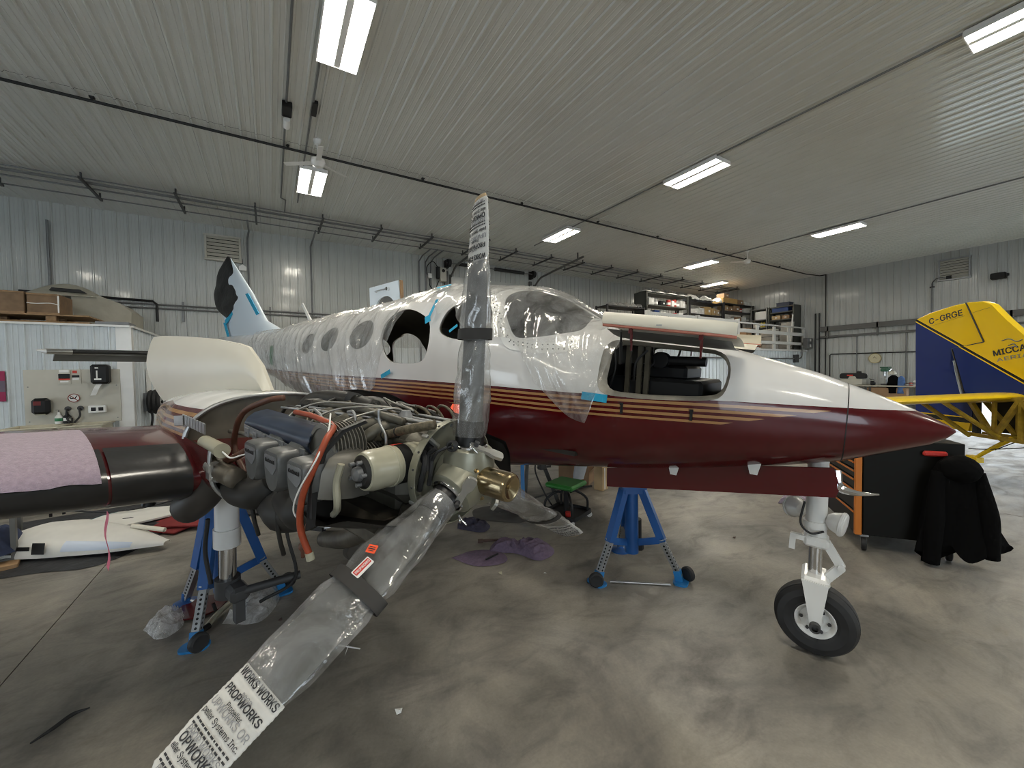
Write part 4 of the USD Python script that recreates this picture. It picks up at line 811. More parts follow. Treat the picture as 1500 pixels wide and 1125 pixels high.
# ---- polythene draped over the fuselage
K["sheet_film"] = film("sheet_film", haze=.20, hazevar=.16, scale=5.0, stretch=(1.0, .7, .35), bump=.8, rough=.13, bdist=.02, refl=.10)
def sheet(name, label, arows, n=70, off=.022, seed=1, amp=.02, extra=None):
    """arows: (a, th_top, th_hem)"""
    A_ = np.array(arows); aa = np.linspace(A_[0, 0], A_[-1, 0], 150); rows = []
    o = np.argsort(A_[:, 0])
    for a in aa:
        t0, t1 = (np.interp(a, A_[o, 0], A_[o, k]) for k in (1, 2)); th_ = np.linspace(t0, t1, n)
        p = np.stack([np.full(n, a*3.2)+.8*np.sin(th_*2), th_*1.6, np.full(n, seed*1.0)], -1)
        rid = (1-np.abs(2*meshkit.noise(p*[1.5, .45, 1], seed)-1))**5+.6*(1-np.abs(2*meshkit.noise(p*[3.4, 1.3, 1]+5, seed+9)-1))**6; w = meshkit.fbm(p*[2.6, 1.2, 1], 3, seed+4)-.5
        d = off*.8+amp*1.25*rid+.6*amp*w; d = np.maximum(d, .007)
        base = fus_ring(a, th_, 0.0); nb = fus_ring(a, th_, .1)-base; nb /= np.linalg.norm(nb, axis=1, keepdims=True)+1e-9
        q = base+nb*d[:, None]
        if extra: q = extra(a, th_, q)
        rows.append(q)
    t = thing(name, label, "plastic sheet", matrix=AM); obj("film", MB().grid(rows), K["sheet_film"], t, smooth=True); return t
s1 = sheet("plastic_sheet", "clear polythene draped over the cabin and rear fuselage", [(-6.75, -1.2, 1.9), (-6.0, -1.2, 2.3), (-4.6, -1.2, 2.25), (-3.4, -1.2, 2.1), (-2.55, -1.2, 1.75), (-2.36, -1.2, 1.62), (-2.28, -1.2, 1.40), (-2.20, -1.2, 1.1), (-2.12, -1.2, .72)], seed=2, amp=.026)
s2 = sheet("plastic_sheet", "clear polythene draped over the cockpit roof and windshield", [(-2.30, -1.2, .62), (-2.05, -1.2, .74), (-1.75, -1.2, .80), (-1.62, -1.2, .95), (-1.50, -1.2, .80), (-1.36, -1.2, 1.02), (-1.2, -1.2, 1.15), (-.98, -1.2, 1.19), (-.82, -1.2, 1.15), (-.72, -1.2, 1.22), (-.62, -1.2, 1.38), (-.54, -1.2, 1.48), (-.40, -1.2, 1.57), (-.28, -1.2, 1.68), (-.18, -1.2, 1.72), (-.12, -1.0, 1.40), (-.05, -.8, .62)], seed=8, amp=.024, off=.026)
def tape(parent, a0, t0, a1, t1, wid, off=.05):
    q = [fus_ring(a0, np.array([t0]), off)[0], fus_ring(a1, np.array([t1]), off)[0]]; d = q[1]-q[0]; m = (q[0]+q[1])/2
    n0 = fus_ring((a0+a1)/2, np.array([(t0+t1)/2]), off+.1)[0]-fus_ring((a0+a1)/2, np.array([(t0+t1)/2]), off)[0]; sd = np.cross(n0, d); sd /= np.linalg.norm(sd)
    rows = [[q[0]*(1-k)+q[1]*k+sd*w for w in (-wid/2, wid/2)] for k in np.linspace(0, 1, 5)]
    obj("masking_tape", MB().grid(rows), K["blue_tape"], parent, smooth=True)
tape(s1, -2.26, 1.56, -2.12, 1.52, .04, .03); tape(s2, -.22, 1.49, -.06, 1.50, .05, .03); tape(s2, -1.93, .45, -1.85, .30, .09); tape(s2, -1.78, .22, -1.68, .20, .05); tape(s2, -1.73, .74, -1.71, 1.06, .035); tape(s2, -1.73, .98, -1.69, 1.06, .06); tape(s2, -1.40, 1.15, -1.33, 1.08, .03)
gr = MB().grid([[fus_ring(a, np.array([t]), .012)[0] for t in np.linspace(1.25, 1.75, 5)] for a in (-5.62, -5.45)]); P("registration_patch", gr, mk("patch_green", (.03, .20, .08), .5), label="green masked patch under the plastic")

# ---- black cover on the fin and its masking tape; towel on the wing
fr = smooth_path([(-7.70, 0, 1.30), (-7.95, 0, 1.46), (-8.22, 0, 1.80), (-8.58, 0, 2.16)], 6); bk = smooth_path([(-8.66, 0, .90), (-9.22, 0, 1.11), (-9.47, 0, 1.38), (-9.42, 0, 1.56), (-9.10, 0, 1.95), (-8.64, 0, 2.165)], 6)
tt = np.linspace(0, 1, 26); F_ = np.stack([np.interp(tt, np.linspace(0, 1, len(fr)), fr[:, k]) for k in range(3)], 1); B_ = np.stack([np.interp(tt, np.linspace(0, 1, len(bk)), bk[:, k]) for k in range(3)], 1); cr = []
for k in range(26):
    t_ = np.linspace(0, 2*np.pi, 36, endpoint=False); m_ = .5-.5*np.cos(t_); p = F_[k]*(1-m_)[:, None]+B_[k]*m_[:, None]; w = meshkit.fbm(p*2.6, 3, 5)-.5; rid = 1-np.abs(2*meshkit.noise(p*np.array([1.7, 1, 3.0]), 9)-1)
    p[:, 1] = CL+np.sign(np.sin(t_))*np.abs(np.sin(t_))**.7*(.085+.06*w+.03*rid)*np.interp(k, [0, 3, 20, 25], [.75, 1, .8, .35]); cr.append(p)
tc = obj("tail_cover", MB().loft(cr), K["black_cloth"], "/World", "black fabric bag pulled over the top of the tail fin", "cover", smooth=40); UsdGeom.Xformable(stage.GetPrimAtPath(tc)).AddTransformOp().Set(AM)
for nm, q in (("fin_tape", [(-7.82, 1.34), (-7.47, 1.36), (-6.98, .98), (-7.24, .90)]), ("fin_tape", [(-8.72, .88), (-8.66, .80), (-7.72, 1.26), (-7.74, 1.36)]), ("fin_tape", [(-8.80, .84), (-8.68, .84), (-8.40, .42), (-8.50, .42)]), ("fin_tape", [(-5.78, .66), (-5.66, .66), (-5.85, .50), (-5.95, .50)])):
    P(nm, MB().prism(q, -.012, .0, np.array([[1, 0, 0], [0, 0, 1], [0, 1, 0]], float), (0, CL-.052 if q[0][0] < -6 else CL-.03, 0)), "blue_tape")
mk("towel_mauve", (.43, .34, .42), .95, var=.2, vscale=60, bump=.8, bscale=180, bdist=.006, sheen=.3)
rows = []
for l in np.linspace(-.775, -1.6, 30):
    ring = foil([wsec(l)], 24, .0, grow=.014)[0]; nr = len(ring)//2+1; up_ = ring[:nr]; xs_ = np.linspace(.42, 1.0, 22)*(nr-1)
    pts = np.stack([np.interp(xs_*(1.0 if True else 1), np.arange(nr), up_[:, k]) for k in range(3)], 1)
    keep = np.clip(1-.05*abs(meshkit.noise(np.array([[l*14, 0, 0]]))[0]), 0, 1); pts = np.stack([np.interp(np.linspace(0, keep*.97, 22), np.linspace(0, 1, 22), pts[:, k]) for k in range(3)], 1)
    pts[:, 2] += .008*(meshkit.fbm(pts*30, 3, 3)-.3); rows.append(pts)
tw = obj("towel", MB().grid(rows), K["towel_mauve"], "/World", "mauve towel laid over the leading edge of the wing", "towel", smooth=True); UsdGeom.Xformable(stage.GetPrimAtPath(tw)).AddTransformOp().Set(AM)
# ================================================================ ON THE FLOOR
def jack(name, label, x, y, rz, ztop, ram):
    t = thing(name, label, "aircraft jack", (x, y, 0), rz)
    R = .375; rt, rm, zm = .085, .245, .30
    obj("head_plate", MB().prism(rrect(.21, .21, .02), ztop-.02, ztop).prism(rrect(.17, .17, .02), ztop-.06, ztop-.02), K["jack_blue"], t)
    obj("column", MB().cyl((0, 0, .16), (0, 0, ztop-.02), .055, n=28), K["jack_blue"], t)
    if ram > 0: obj("ram", MB().cyl((0, 0, ztop), (0, 0, ztop+ram), .032, n=24).cyl((0, 0, ztop+ram-.03), (0, 0, ztop+ram), .045), K["chrome"], t)
    for k in range(3):
        a = math.radians(120*k); u = np.array([math.cos(a), math.sin(a), 0]); top = u*rt+[0, 0, ztop-.03]; mid = u*rm+[0, 0, zm]; ft = u*R+[0, 0, .045]
        lg = obj("leg", MB().bar(top, mid, .060, .060, u), K["jack_blue"], t, smooth=False)
        d = (ft-mid)/np.linalg.norm(ft-mid)
        obj("leg_extension", MB().bar(mid-d*.02, ft, .044, .044, u), K["galvanised"], lg, smooth=False)
        mb = MB()
        for q in np.linspace(.12, .88, 9):
            c = mid*(1-q)+ft*q; s = np.cross(d, u); s /= np.linalg.norm(s); n2 = np.cross(s, d)
            for v in (s, -s, n2): mb.cyl(c+v*.0215, c+v*.0228, .008, n=8)
        obj("pin_holes", mb, K["black_plastic"], lg, smooth=False)
        obj("pin_wire", MB().tube([mid+u*.035+[0, 0, .03], mid+np.cross(u, [0, 0, 1])*.04+[0, 0, .02], mid-u*.03+[0, 0, .0]], .004, n=6), K["galvanised"], lg)
        if k == 0: obj("foot", MB().lathe([(0, .0), (.085, .0), (.085, .012), (.03, .03), (.025, .09), (0, .09)], u*R, (0, 0, 1), 28), K["jack_blue"], lg)
        else:
            w = np.cross([0, 0, 1], u); obj("foot", MB().prism(rrect(.11, .16, .04), 0, .014, np.stack([u, w, [0, 0, 1]], 1), u*(R+.01)).bar(u*R+[0, 0, .01], u*(R-.02)+[0, 0, .09], .055), K["jack_blue_light"], lg)
            c = u*(R+.055)+w*.045+[0, 0, .058]
            obj("caster", MB().lathe([(.0, -.02), (.03, -.02), (.045, -.022), (.056, -.014), (.058, 0), (.056, .014), (.045, .022), (.03, .02), (0, .02)], c, w*.6+u*.4, 28), K["black_rubber"], lg)
        m2 = u*(rm+.0)+[0, 0, zm+.01]; obj("tie", MB().bar(m2*[1, 1, 1], np.array([0, 0, zm-.05])+u*.04, .012, .055, (0, 0, 1)), K["jack_blue"], t, smooth=False)
    obj("pump", MB().cyl((.06, -.05, .17), (.06, -.05, .42), .05).box((.05, -.04, .22), (.14, .12, .10), bevel=.015).cyl((.06, -.05, .42), (.075, -.06, .56), .018), K["black_plastic"], t)
    obj("pump_hose", MB().tube([(.10, -.06, .2), (.17, -.10, .19), (.16, -.02, .17), (.08, .02, .2)], .009), K["black_rubber"], t)
    return t
j1 = jack("tripod_jack", "blue tripod jack under the right wing beside the bare gear leg", -.337, 3.49, 132, .86, .09)
j2 = jack("tripod_jack", "blue tripod jack standing under the middle of the fuselage", 2.557, 2.31, 58, .735, .06)
obj("bar", MB().cyl((2.26, 2.27, .011), (2.62, 1.98, .011), .010, n=12), K["aluminium"], label="bare metal rod lying between two feet of the fuselage jack", cat="rod")
mk("tag_paper", (.75, .55, .25), .7)
obj("tag", MB().box((2.69, 2.06, .30), (.03, .003, .05)), K["tag_paper"], j2)
# blue folding work stand with a black cable, beyond the propeller
t = thing("work_stand", "blue and grey folding work stand behind the gold propeller dome", "stand", (2.75, 4.15, 0))
for p0, p1, m_ in (((-.22, -.20, 0), (-.10, .0, .68), "jack_blue_light"), ((.38, -.10, 0), (.14, .0, .68), "dark_steel"), ((.14, .32, 0), (.02, .05, .68), "galvanised")): obj("leg", MB().bar(p0, p1, .045), K[m_], t, smooth=False)
obj("crossbar", MB().bar((-.19, -.17, .14), (.34, -.09, .14), .018).bar((-.10, 0, .62), (.16, 0, .62), .03), K["dark_steel"], t, smooth=False)
obj("bracket", MB().box((.18, -.03, .52), (.10, .08, .16), bevel=.01).bar((.10, -.05, .48), (.3, -.05, .47), .025), K["dark_steel"], t)
obj("cable", MB().tube([(3.02-2.75-.18, -.05, .62), (.03, -.10, .45), (.09, -.2, .2), (.16, -.28, .03)], .010), K["black_rubber"], t)
# rolling stool
mk("green_vinyl", (.035, .22, .035), .5, var=.15)
t = thing("rolling_stool", "low rolling stool with a green padded seat", "stool", (2.86, 3.55, 0), 20)
obj("seat", MB().box((0, 0, .40), (.36, .36, .055), bevel=.02), K["green_vinyl"], t); obj("seat_base", MB().box((0, 0, .368), (.28, .28, .012)).bar((.05, -.12, .36), (.24, -.2, .35), .018), K["black_steel"], t)
obj("column", MB().cyl((0, 0, .06), (0, 0, .37), .032), K["black_steel"], t)
obj("tray", MB().prism(rrect(.44, .44, .05), .055, .07).prism(rrect(.44, .44, .05), .07, .10, holes=[rrect(.42, .42, .045)]), K["black_steel"], t)
for k in range(4):
    a = math.radians(45+90*k); u = np.array([math.cos(a), math.sin(a), 0]); obj("brace", MB().tube([u*.04+[0, 0, .30], u*.12+[0, 0, .31], u*.24+[0, 0, .22], u*.25+[0, 0, .08]], .014, sm=4), K["black_steel"], t)
    obj("caster", MB().lathe([(0, -.016), (.03, -.016), (.033, 0), (.03, .016), (0, .016)], u*.27+[0, 0, .034], np.cross(u, [0, 0, 1]), 18).box(u*.27+[0, 0, .058], (.03, .03, .02)), K["paper_white"], t); 
obj("red_tin", MB().cyl((-.1, -.08, .07), (-.1, -.08, .12), .03), K["red_plastic"], label=None, parent=t)
# open carton with parts, and a grey plank on end
t = thing("carton", "open brown cardboard carton of parts on the floor beyond the stool", "box", (4.1, 4.75, 0), 32)
mb = MB(); obj("bottom", MB().box((0, 0, .006), (.62, .46, .01)), K["cardboard"], t)
for c, s in (((0, -.23, .15), (.62, .006, .30)), ((0, .23, .15), (.62, .006, .30)), ((-.31, 0, .15), (.006, .46, .30)), ((.31, 0, .15), (.006, .46, .30))): obj("side", MB().box(c, s), K["cardboard"], t)
for c, s, r in (((0, -.32, .26), (.6, .006, .2), 50), ((0, .31, .33), (.6, .006, .18), -60)): obj("flap", MB().box(c, s, rot((1, 0, 0), r)), K["cardboard_light"], t)
mk("dark_part", (.09, .05, .04), .5, var=.4)
obj("casting", MB().lathe([(0, 0), (.1, .02), (.12, .09), (.06, .15), (0, .16)], (.05, .05, .2), (.2, .1, 1), 20), K["dark_part"], label="dark brown casting lying in the open carton", cat="part", smooth=30); UsdGeom.Xformable(stage.GetPrimAtPath("/World/casting")).AddTranslateOp().Set(Gf.Vec3d(4.1, 4.75, .0))
obj("pink_bag", MB().add(trimesh.creation.icosphere(2, .09)), mk("pink_film", (.75, .25, .2), .4), label="pink plastic bag in the open carton", cat="bag", smooth=True); UsdGeom.Xformable(stage.GetPrimAtPath("/World/pink_bag")).AddTranslateOp().Set(Gf.Vec3d(3.95, 4.85, .27))
mk("plank_grey", (.36, .40, .46), .55, var=.2, vscale=5)
t = thing("grey_panel", "blue-grey gear door panel hanging below the far side of the fuselage", "panel", (3.55, 4.05, 0))
obj("skin", MB().hull([(x, y, z) for x, y, z in ((-.16, .0, .24), (.04, .03, .22), (.36, .12, .78), (-.02, .04, .80))]+[(x+.0, y+.02, z) for x, y, z in ((-.16, .0, .24), (.04, .03, .22), (.36, .12, .78), (-.02, .04, .80))]), K["plank_grey"], t, smooth=False)
for k in range(4): obj("slot", MB().box((.17+.045*k, .055+.015*k, .50+.07*k), (.06, .004, .006)), K["black_plastic"], t)
t = thing("wood_block", "pale wooden block standing under the fuselage beside the grey panel", "block", (3.98, 4.15, 0), 15); obj("block", MB().box((0, 0, .17), (.16, .14, .34), bevel=.006), K["cardboard_light"], t); obj("stripe", MB().box((-.02, -.072, .17), (.02, .004, .30)), K["paper_white"], t)

def cloth(name, label, outline, hgt, m, seed=1, fold=9.0, n=46, z0=.004, cat="cloth", crumple=1.0):
    """a rag on the floor: the outline filled by a grid, lifted into folds that die away at the hem"""
    P_ = np.asarray(outline, float); c = P_.mean(0); k = len(P_); ring = smooth_path(np.vstack([np.c_[P_, np.zeros(k)], np.r_[P_[0], 0][None]]), 7)[:, :2]
    rows = []
    for s in np.linspace(0.02, 1, n//2):
        q = c+(ring-c)*s; p = np.c_[q*fold, np.full(len(q), seed*3.3)]
        h = hgt*(1-s**4)*(.25+crumple*(1-np.abs(2*meshkit.noise(p, seed)-1))**2*.9+.4*meshkit.fbm(p*2.1, 3, seed))
        rows.append(np.c_[q+.012*(meshkit.noise(p*1.7, seed+3)[:, None]-.5), z0+h])
    return obj(name, MB().grid(rows), m, label=label, cat=cat, smooth=True)
mk("rag_purple", (.17, .125, .19), .95, var=.25, vscale=40, bump=.5, bscale=150, bdist=.004); mk("rag_dark", (.06, .055, .085), .95, var=.3, vscale=30)
cloth("shop_towel", "flat purple shop towel on the floor, left of the crumpled one", [(1.36, 3.36), (1.50, 3.08), (1.74, 3.02), (1.80, 3.20), (1.62, 3.38)], .02, K["rag_purple"], 3, 14, crumple=.4)
cloth("shop_towel", "crumpled purple shop towel right of the flat one", [(1.70, 3.28), (1.90, 3.10), (2.00, 2.88), (2.20, 2.92), (2.26, 3.12), (2.05, 3.27), (1.86, 3.42)], .075, K["rag_purple"], 5, 17, 90)
cloth("shop_towel", "dark blue-purple rag on the floor behind the wrapped blade", [(1.68, 3.96), (1.86, 3.72), (2.02, 3.84), (1.95, 4.05), (1.78, 4.12)], .06, K["rag_dark"], 9, 19, 80)
mk("creeper_grey", (.13, .125, .115), .9, var=.3)
cloth("floor_mat", "dark grey-brown mat on the floor behind the right-hand blade", [(1.95, 4.1), (2.35, 3.72), (2.62, 3.95), (2.45, 4.35), (2.1, 4.4)], .02, K["creeper_grey"], 12, 5, crumple=.2, cat="mat")
obj("rubber_strip", MB().box((1.66, 3.13, .03), (.15, .015, .008), rot((0, 0, 1), 15)), K["black_rubber"], label="short black strip lying on the flat purple towel", cat="strip")
obj("dust_brush", MB().box((1.83, 3.48, .012), (.17, .025, .02), rot((0, 0, 1), -25), bevel=.004).box((1.74, 3.52, .012), (.05, .045, .022), rot((0, 0, 1), -25)), K["dark_part"], label="dark red brush lying above the crumpled towel", cat="brush")
obj("drip_tray", MB().lathe([(0, .006), (.36, .006), (.385, .03), (.395, .03), (.37, .0), (0, .0)], (.92, 3.92, 0), (0, 0, 1), 56), mk("tray_grey", (.12, .12, .115), .45, var=.2), label="wide round drip tray on the floor under the engine", cat="tray", smooth=30)
K["bag_film"] = film("bag_film", haze=.45, hazevar=.25, scale=14, bump=1.0, rough=.1)
cloth("plastic_bag", "crumpled clear plastic bag right of the wing jack", [(-.33, 3.32), (-.12, 3.20), (.0, 3.42), (-.02, 3.72), (-.2, 3.62)], .09, K["bag_film"], 21, 16, cat="bag")
cloth("plastic_bag", "small clear plastic bag left of the red cover on the floor", [(-.78, 3.52), (-.66, 3.34), (-.56, 3.44), (-.60, 3.68), (-.7, 3.72)], .07, K["bag_film"], 23, 18, cat="bag")
obj("red_cover", MB().prism([(-.16, .0), (-.10, .11), (0, .16), (.12, .13), (.17, .02), (.13, -.1), (.02, -.15), (-.1, -.12)], .012, .022).prism(ellipse(0, 0, .1, .09), .0, .014), K["red_paint"], label="dark red scalloped inspection cover on the floor by the wing jack", cat="cover"); UsdGeom.Xformable(stage.GetPrimAtPath("/World/red_cover")).AddTranslateOp().Set(Gf.Vec3d(-.49, 3.62, 0))
t = thing("brake_part", "curved cream plastic handle with black grips on the floor", "part", (-.28, 3.52, 0), 35); obj("strip", MB().tube([(-.24, -.10, .02), (-.1, -.02, .035), (.08, .04, .035), (.22, .05, .02)], .018), K["cream_case"], t); obj("grip", MB().cyl((-.30, -.12, .02), (-.22, -.10, .02), .02).bar((-.12, .0, .04), (-.12, .03, .09), .016).bar((.1, .06, .04), (.11, .08, .10), .016), K["black_plastic"], t)
for nm, lb, q in (("cable_tie", "white plastic cable tie on the floor right of the wrapped blade", [(.30, 2.66), (.35, 2.61), (.42, 2.54)]), ("black_hook", "bent black rubber strip on the bare floor at the lower left", [(-1.0, 2.70), (-.945, 2.76), (-.90, 2.82), (-.84, 2.83)])):
    obj(nm, MB().tube([(x, y, .008) for x, y in q], .004 if nm == "cable_tie" else [.004, .010, .009, .003], n=6).add(*[np.array([[.33, 2.53, .002], [.37, 2.61, .012], [.36, 2.615, .002]]), np.array([[0, 1, 2]])]) if nm == "cable_tie" else MB().tube([(x, y, .010) for x, y in q], [.004, .009, .010, .003], n=8), K["paper_white" if nm == "cable_tie" else "black_rubber"], label=lb, cat="scrap")
for k, (nm, lb, x, y, m_) in enumerate((("leaf_scrap", "small dark red scrap on the floor left of the wrapped blade", .01, 3.15, "dark_part"), ("paper_scrap", "tiny white paper scrap on the floor right of the towels", 1.9, 2.66, "paper_white"), ("paper_scrap", "tiny yellowish scrap on the floor below the flat towel", 1.60, 2.86, "cream_case"), ("paper_scrap", "crumb of white debris on the floor at the bottom centre", .50, 1.96, "paper_white"), ("leaf_scrap", "dark speck on the floor right of the fuselage jack", 3.9, 2.2, "dark_part"))):
    g = np.random.default_rng(k+3); obj(nm, MB().hull(np.c_[g.uniform(-.018, .018, (9, 2)), g.uniform(0.001, .018, 9)]+[x, y, 0]), K[m_], label=lb, cat="scrap")

# tool cabinet on casters with a black jacket on its end, and things on it
C0 = np.array([4.55, 1.44]); d1 = np.array([.61, -.79]); d2 = np.array([.81, .585])
ang = math.degrees(math.atan2(d2[1], d2[0]))
t = thing("tool_cabinet", "black rolling tool cabinet with orange drawer edges", "tool cabinet", (C0[0], C0[1], 0), ang)
# local x runs along the drawer front, -y along the end panel
L1, L2, Z0, Z1 = 1.25, .72, .15, 1.02
mk("cabinet_black", (.007, .007, .006), .5, spec=.18); mk("drawer_black", (.012, .012, .012), .45, spec=.3)
obj("body", MB().box((L1/2, -L2/2-.02, (Z0+Z1)/2), (L1-.02, L2-.04, Z1-Z0), bevel=.006), K["cabinet_black"], t)
obj("top_box", MB().box((L1/2+.1, -L2*.62, Z1+.06), (L1*.8, L2*.6, .12), bevel=.01), K["cabinet_black"], t)
for x in (.012, L1-.012): obj("corner_post", MB().box((x, -.005, (Z0+Z1)/2), (.035, .05, Z1-Z0), bevel=.004), K["orange_paint"], t, label="orange corner post")
zs = [.16, .36, .56, .66, .74, .82, .90, .98]
for z0, z1 in zip(zs[:-1], zs[1:]):
    dr = obj("drawer", MB().box((L1/2, -.005, (z0+z1)/2), (L1-.08, .03, z1-z0-.012), bevel=.003), K["drawer_black"], t); obj("pull", MB().box((L1/2, .014, z1-.016), (L1-.09, .014, .012)), K["orange_paint"], dr, label="orange drawer pull")
for x, y in ((.06, -.06), (L1-.06, -.06), (.06, -L2+.08), (L1-.06, -L2+.08)):
    c = obj("caster", MB().lathe([(0, -.02), (.05, -.02), (.062, -.014), (.064, 0), (.062, .014), (.05, .02), (0, .02)], (x-.02, y, .064), (.3, 1, 0), 26), K["black_rubber"], t); obj("wheel_hub", MB().lathe([(0, -.022), (.042, -.021), (.042, .021), (0, .022)], (x-.02, y, .064), (.3, 1, 0), 22).box((x, y, .138), (.07, .06, .02)), K["galvanised"], c)
obj("side_handle", MB().box((-.012, -L2*.72, .93), (.03, .16, .045), bevel=.012), K["red_plastic"], t, label="red handle")
obj("antenna_pin", MB().cyl((.3, -L2*.75, Z1+.12), (.3, -L2*.75, Z1+.22), .008), K["black_steel"], t)
# jacket
mk("jacket_black", (.004, .004, .0042), .95, spec=.1, bump=.5, bscale=30, bdist=.01)
q0 = np.array([*(C0+d1*.60), 0.0]); ux = np.array([*d1, 0]); uy = np.array([-d2[0], -d2[1], 0]); rows = []
zz = np.array([.93, .92, .87, .80, .70, .58, .45, .33, .23, .15]); ww = np.array([.02, .06, .10, .13, .15, .17, .20, .225, .25, .265]); dd = np.array([.02, .05, .075, .085, .085, .085, .085, .09, .095, .10]); cx = np.array([.03, .03, .02, .02, .02, .02, .03, .04, .055, .06])
th_ = np.linspace(0, 2*np.pi, 72, endpoint=False)
for z, w, d_, cx_ in zip(zz, ww, dd, cx):
    f_ = 1+.18*np.sin(th_*5+z*4)*np.clip((.95-z)*1.6, 0, 1)+.08*np.sin(th_*11+z*9)*np.clip((.9-z)*1.6, 0, 1); zj = z+np.where(z < .2, .05*np.sin(th_*3+.6)+.03*np.sin(th_*7)-.10*np.clip(-np.cos(th_), 0, 1)**3, 0)
    rows.append(q0+np.outer(cx_+np.cos(th_)*w*f_, ux)+np.outer(.085+np.sin(th_)*d_*f_, uy)+np.outer(zj, [0, 0, 1]))
jk = thing("jacket", "black hooded jacket hung over the end of the tool cabinet", "jacket"); obj("torso", MB().loft(rows), K["jacket_black"], jk, smooth=True)
m_ = trimesh.creation.icosphere(3, 1.0); v = np.array(m_.vertices); v = v*[.13, .10, .11]*(1+.25*(meshkit.fbm(v*2, 3, 4)[:, None]-.5)); obj("hood", MB().add(v, np.array(m_.faces), np.stack([ux, uy, [0, 0, 1]], 1), q0+ux*.03+uy*.14+[0, 0, .83]), K["jacket_black"], jk, smooth=True)
sl = lambda s, z0, z1: MB().tube([q0+ux*(s*.10)+uy*.12+[0, 0, z0], q0+ux*(s*.135)+uy*.16+[0, 0, (z0+z1)/2], q0+ux*(s*.15)+uy*.15+[0, 0, z1]], [.045, .06, .052], n=18)
obj("sleeve", sl(-1, .80, .03), K["jacket_black"], jk, smooth=True); obj("sleeve", sl(1.45, .80, .12), K["jacket_black"], jk, smooth=True)
mk("check_cloth", (.42, .36, .46), .9, var=.6, vscale=14, detail=1)
cloth("rag", "purple and white patterned rag on the floor behind the nose leg", [(5.35, 2.48), (5.55, 2.28), (5.75, 2.25), (5.9, 2.45), (5.65, 2.55)], .10, K["check_cloth"], 31, 9)

# ---- left: sheets, loose fairings and red cloths laid out on the floor
mk("tarp_dark", (.035, .036, .040), .55, var=.5, vscale=4, bump=.6, bscale=8, bdist=.03, lo=.3, hi=.7); mk("tarp_grey", (.09, .09, .092), .55, var=.6, vscale=3, bump=.7, bscale=10, bdist=.03)
cloth("tarpaulin", "dark grey tarpaulin spread on the floor under the loose white fairings", [(-3.6, 5.1), (-2.0, 5.12), (-1.44, 4.98), (-1.15, 5.28), (-.98, 5.75), (-.55, 5.9), (.25, 5.62), (.3, 6.0), (-.6, 6.8), (-1.5, 7.1), (-2.6, 7.0), (-3.7, 6.6)], .05, K["tarp_dark"], 41, 3, 60, crumple=.5, cat="tarpaulin")
cloth("tarpaulin", "crumpled grey and black plastic sheet behind the loose fairings", [(-3.7, 7.2), (-2.9, 7.35), (-1.9, 7.2), (-1.1, 7.5), (-1.7, 8.1), (-2.4, 8.3), (-3.2, 8.7), (-3.9, 8.2)], .28, K["tarp_grey"], 43, 3.4, 60, cat="tarpaulin")
mk("fairing_white", (.74, .73, .69), .45, var=.08, vscale=5)
t = thing("cowl_fairing", "long white cowl fairing with square cut-outs lying on the floor at the left", "fairing", (-1.55, 5.50, .055), -33)
rows = []
for x in np.linspace(-.62, .75, 30):
    w = np.interp(x, [-.62, -.2, .3, .75], [.34, .32, .22, .04]); hh = np.interp(x, [-.62, -.3, .3, .75], [.17, .20, .13, .03]); th_ = np.linspace(-.10, np.pi*.93, 22)
    rows.append(np.stack([np.full(22, x), -w*np.sign(np.cos(th_))*np.abs(np.cos(th_))**.75, hh*np.clip(np.sin(th_), 0, 1)**.8], 1))
obj("shell", MB().grid(rows), K["fairing_white"], t, smooth=True)
obj("blue_white_panel", MB().grid([[r[k]+[0, -.004, .002] for k in range(2, 7)] for r in rows[13:25]]), mk("pale_blue", (.55, .62, .74), .4), t, label="pale blue masked band", smooth=True)
for x, w_, h_ in ((-.50, .22, .10), (-.17, .12, .10), (-.33, .16, .035)): obj("cut_out", MB().grid([[(xx, -np.interp(xx, [-.62, -.2], [.34, .32])*(1.012-.10*zz_/.2)-.004, zz_) for zz_ in np.linspace(.09-h_/2, .09+h_/2, 4)] for xx in np.linspace(x-w_/2, x+w_/2, 5)]), K["black_plastic"], t)
obj("pipe_end", MB().cyl((.30, .10, .14), (.62, .12, .09), .022), K["cream_paint"], t)
t = thing("flat_fairing", "flat white aeroplane panel with a teal edge lying on the tarpaulin", "panel", (-1.38, 6.25, .06), -18); obj("skin", MB().prism([(-.52, -.34), (-.40, .12), (-.25, .30), (.40, .30), (.46, .16), (.40, -.06), (.05, -.36)], 0, .02), K["fairing_white"], t); obj("edge", MB().bar((-.53, -.34, .012), (-.41, .12, .012), .012).bar((-.41, .12, .012), (-.26, .30, .012), .012), mk("teal", (.08, .35, .42), .5), t); obj("slots", MB().box((-.05, -.08, .021), (.10, .02, .002)), K["black_plastic"], t)
obj("black_tube", MB().tube([(-2.9, 7.0, .35), (-2.0, 6.7, .12), (-1.45, 6.45, .11), (-1.0, 6.75, .10), (-.75, 6.9, .06)], .010), K["black_rubber"], label="thin black tube lying across the white panel", cat="tube")
mk("red_cloth", (.21, .018, .018), .85, var=.15, vscale=8)
t = thing("red_cloth", "folded dark red cloth panels on the tarpaulin beside the wing jack", "cloth", (-.88, 5.85, .03), -42)
for k, (x, y, a_, z) in enumerate(((-.05, 0, 0, .01), (.05, .08, 14, .045))): obj("panel", MB().box((x, y, z), (.52, .62, .018), rot((0, 0, 1), a_) @ rot((1, 0, 0), 3), bevel=.004), K["red_cloth"], t)
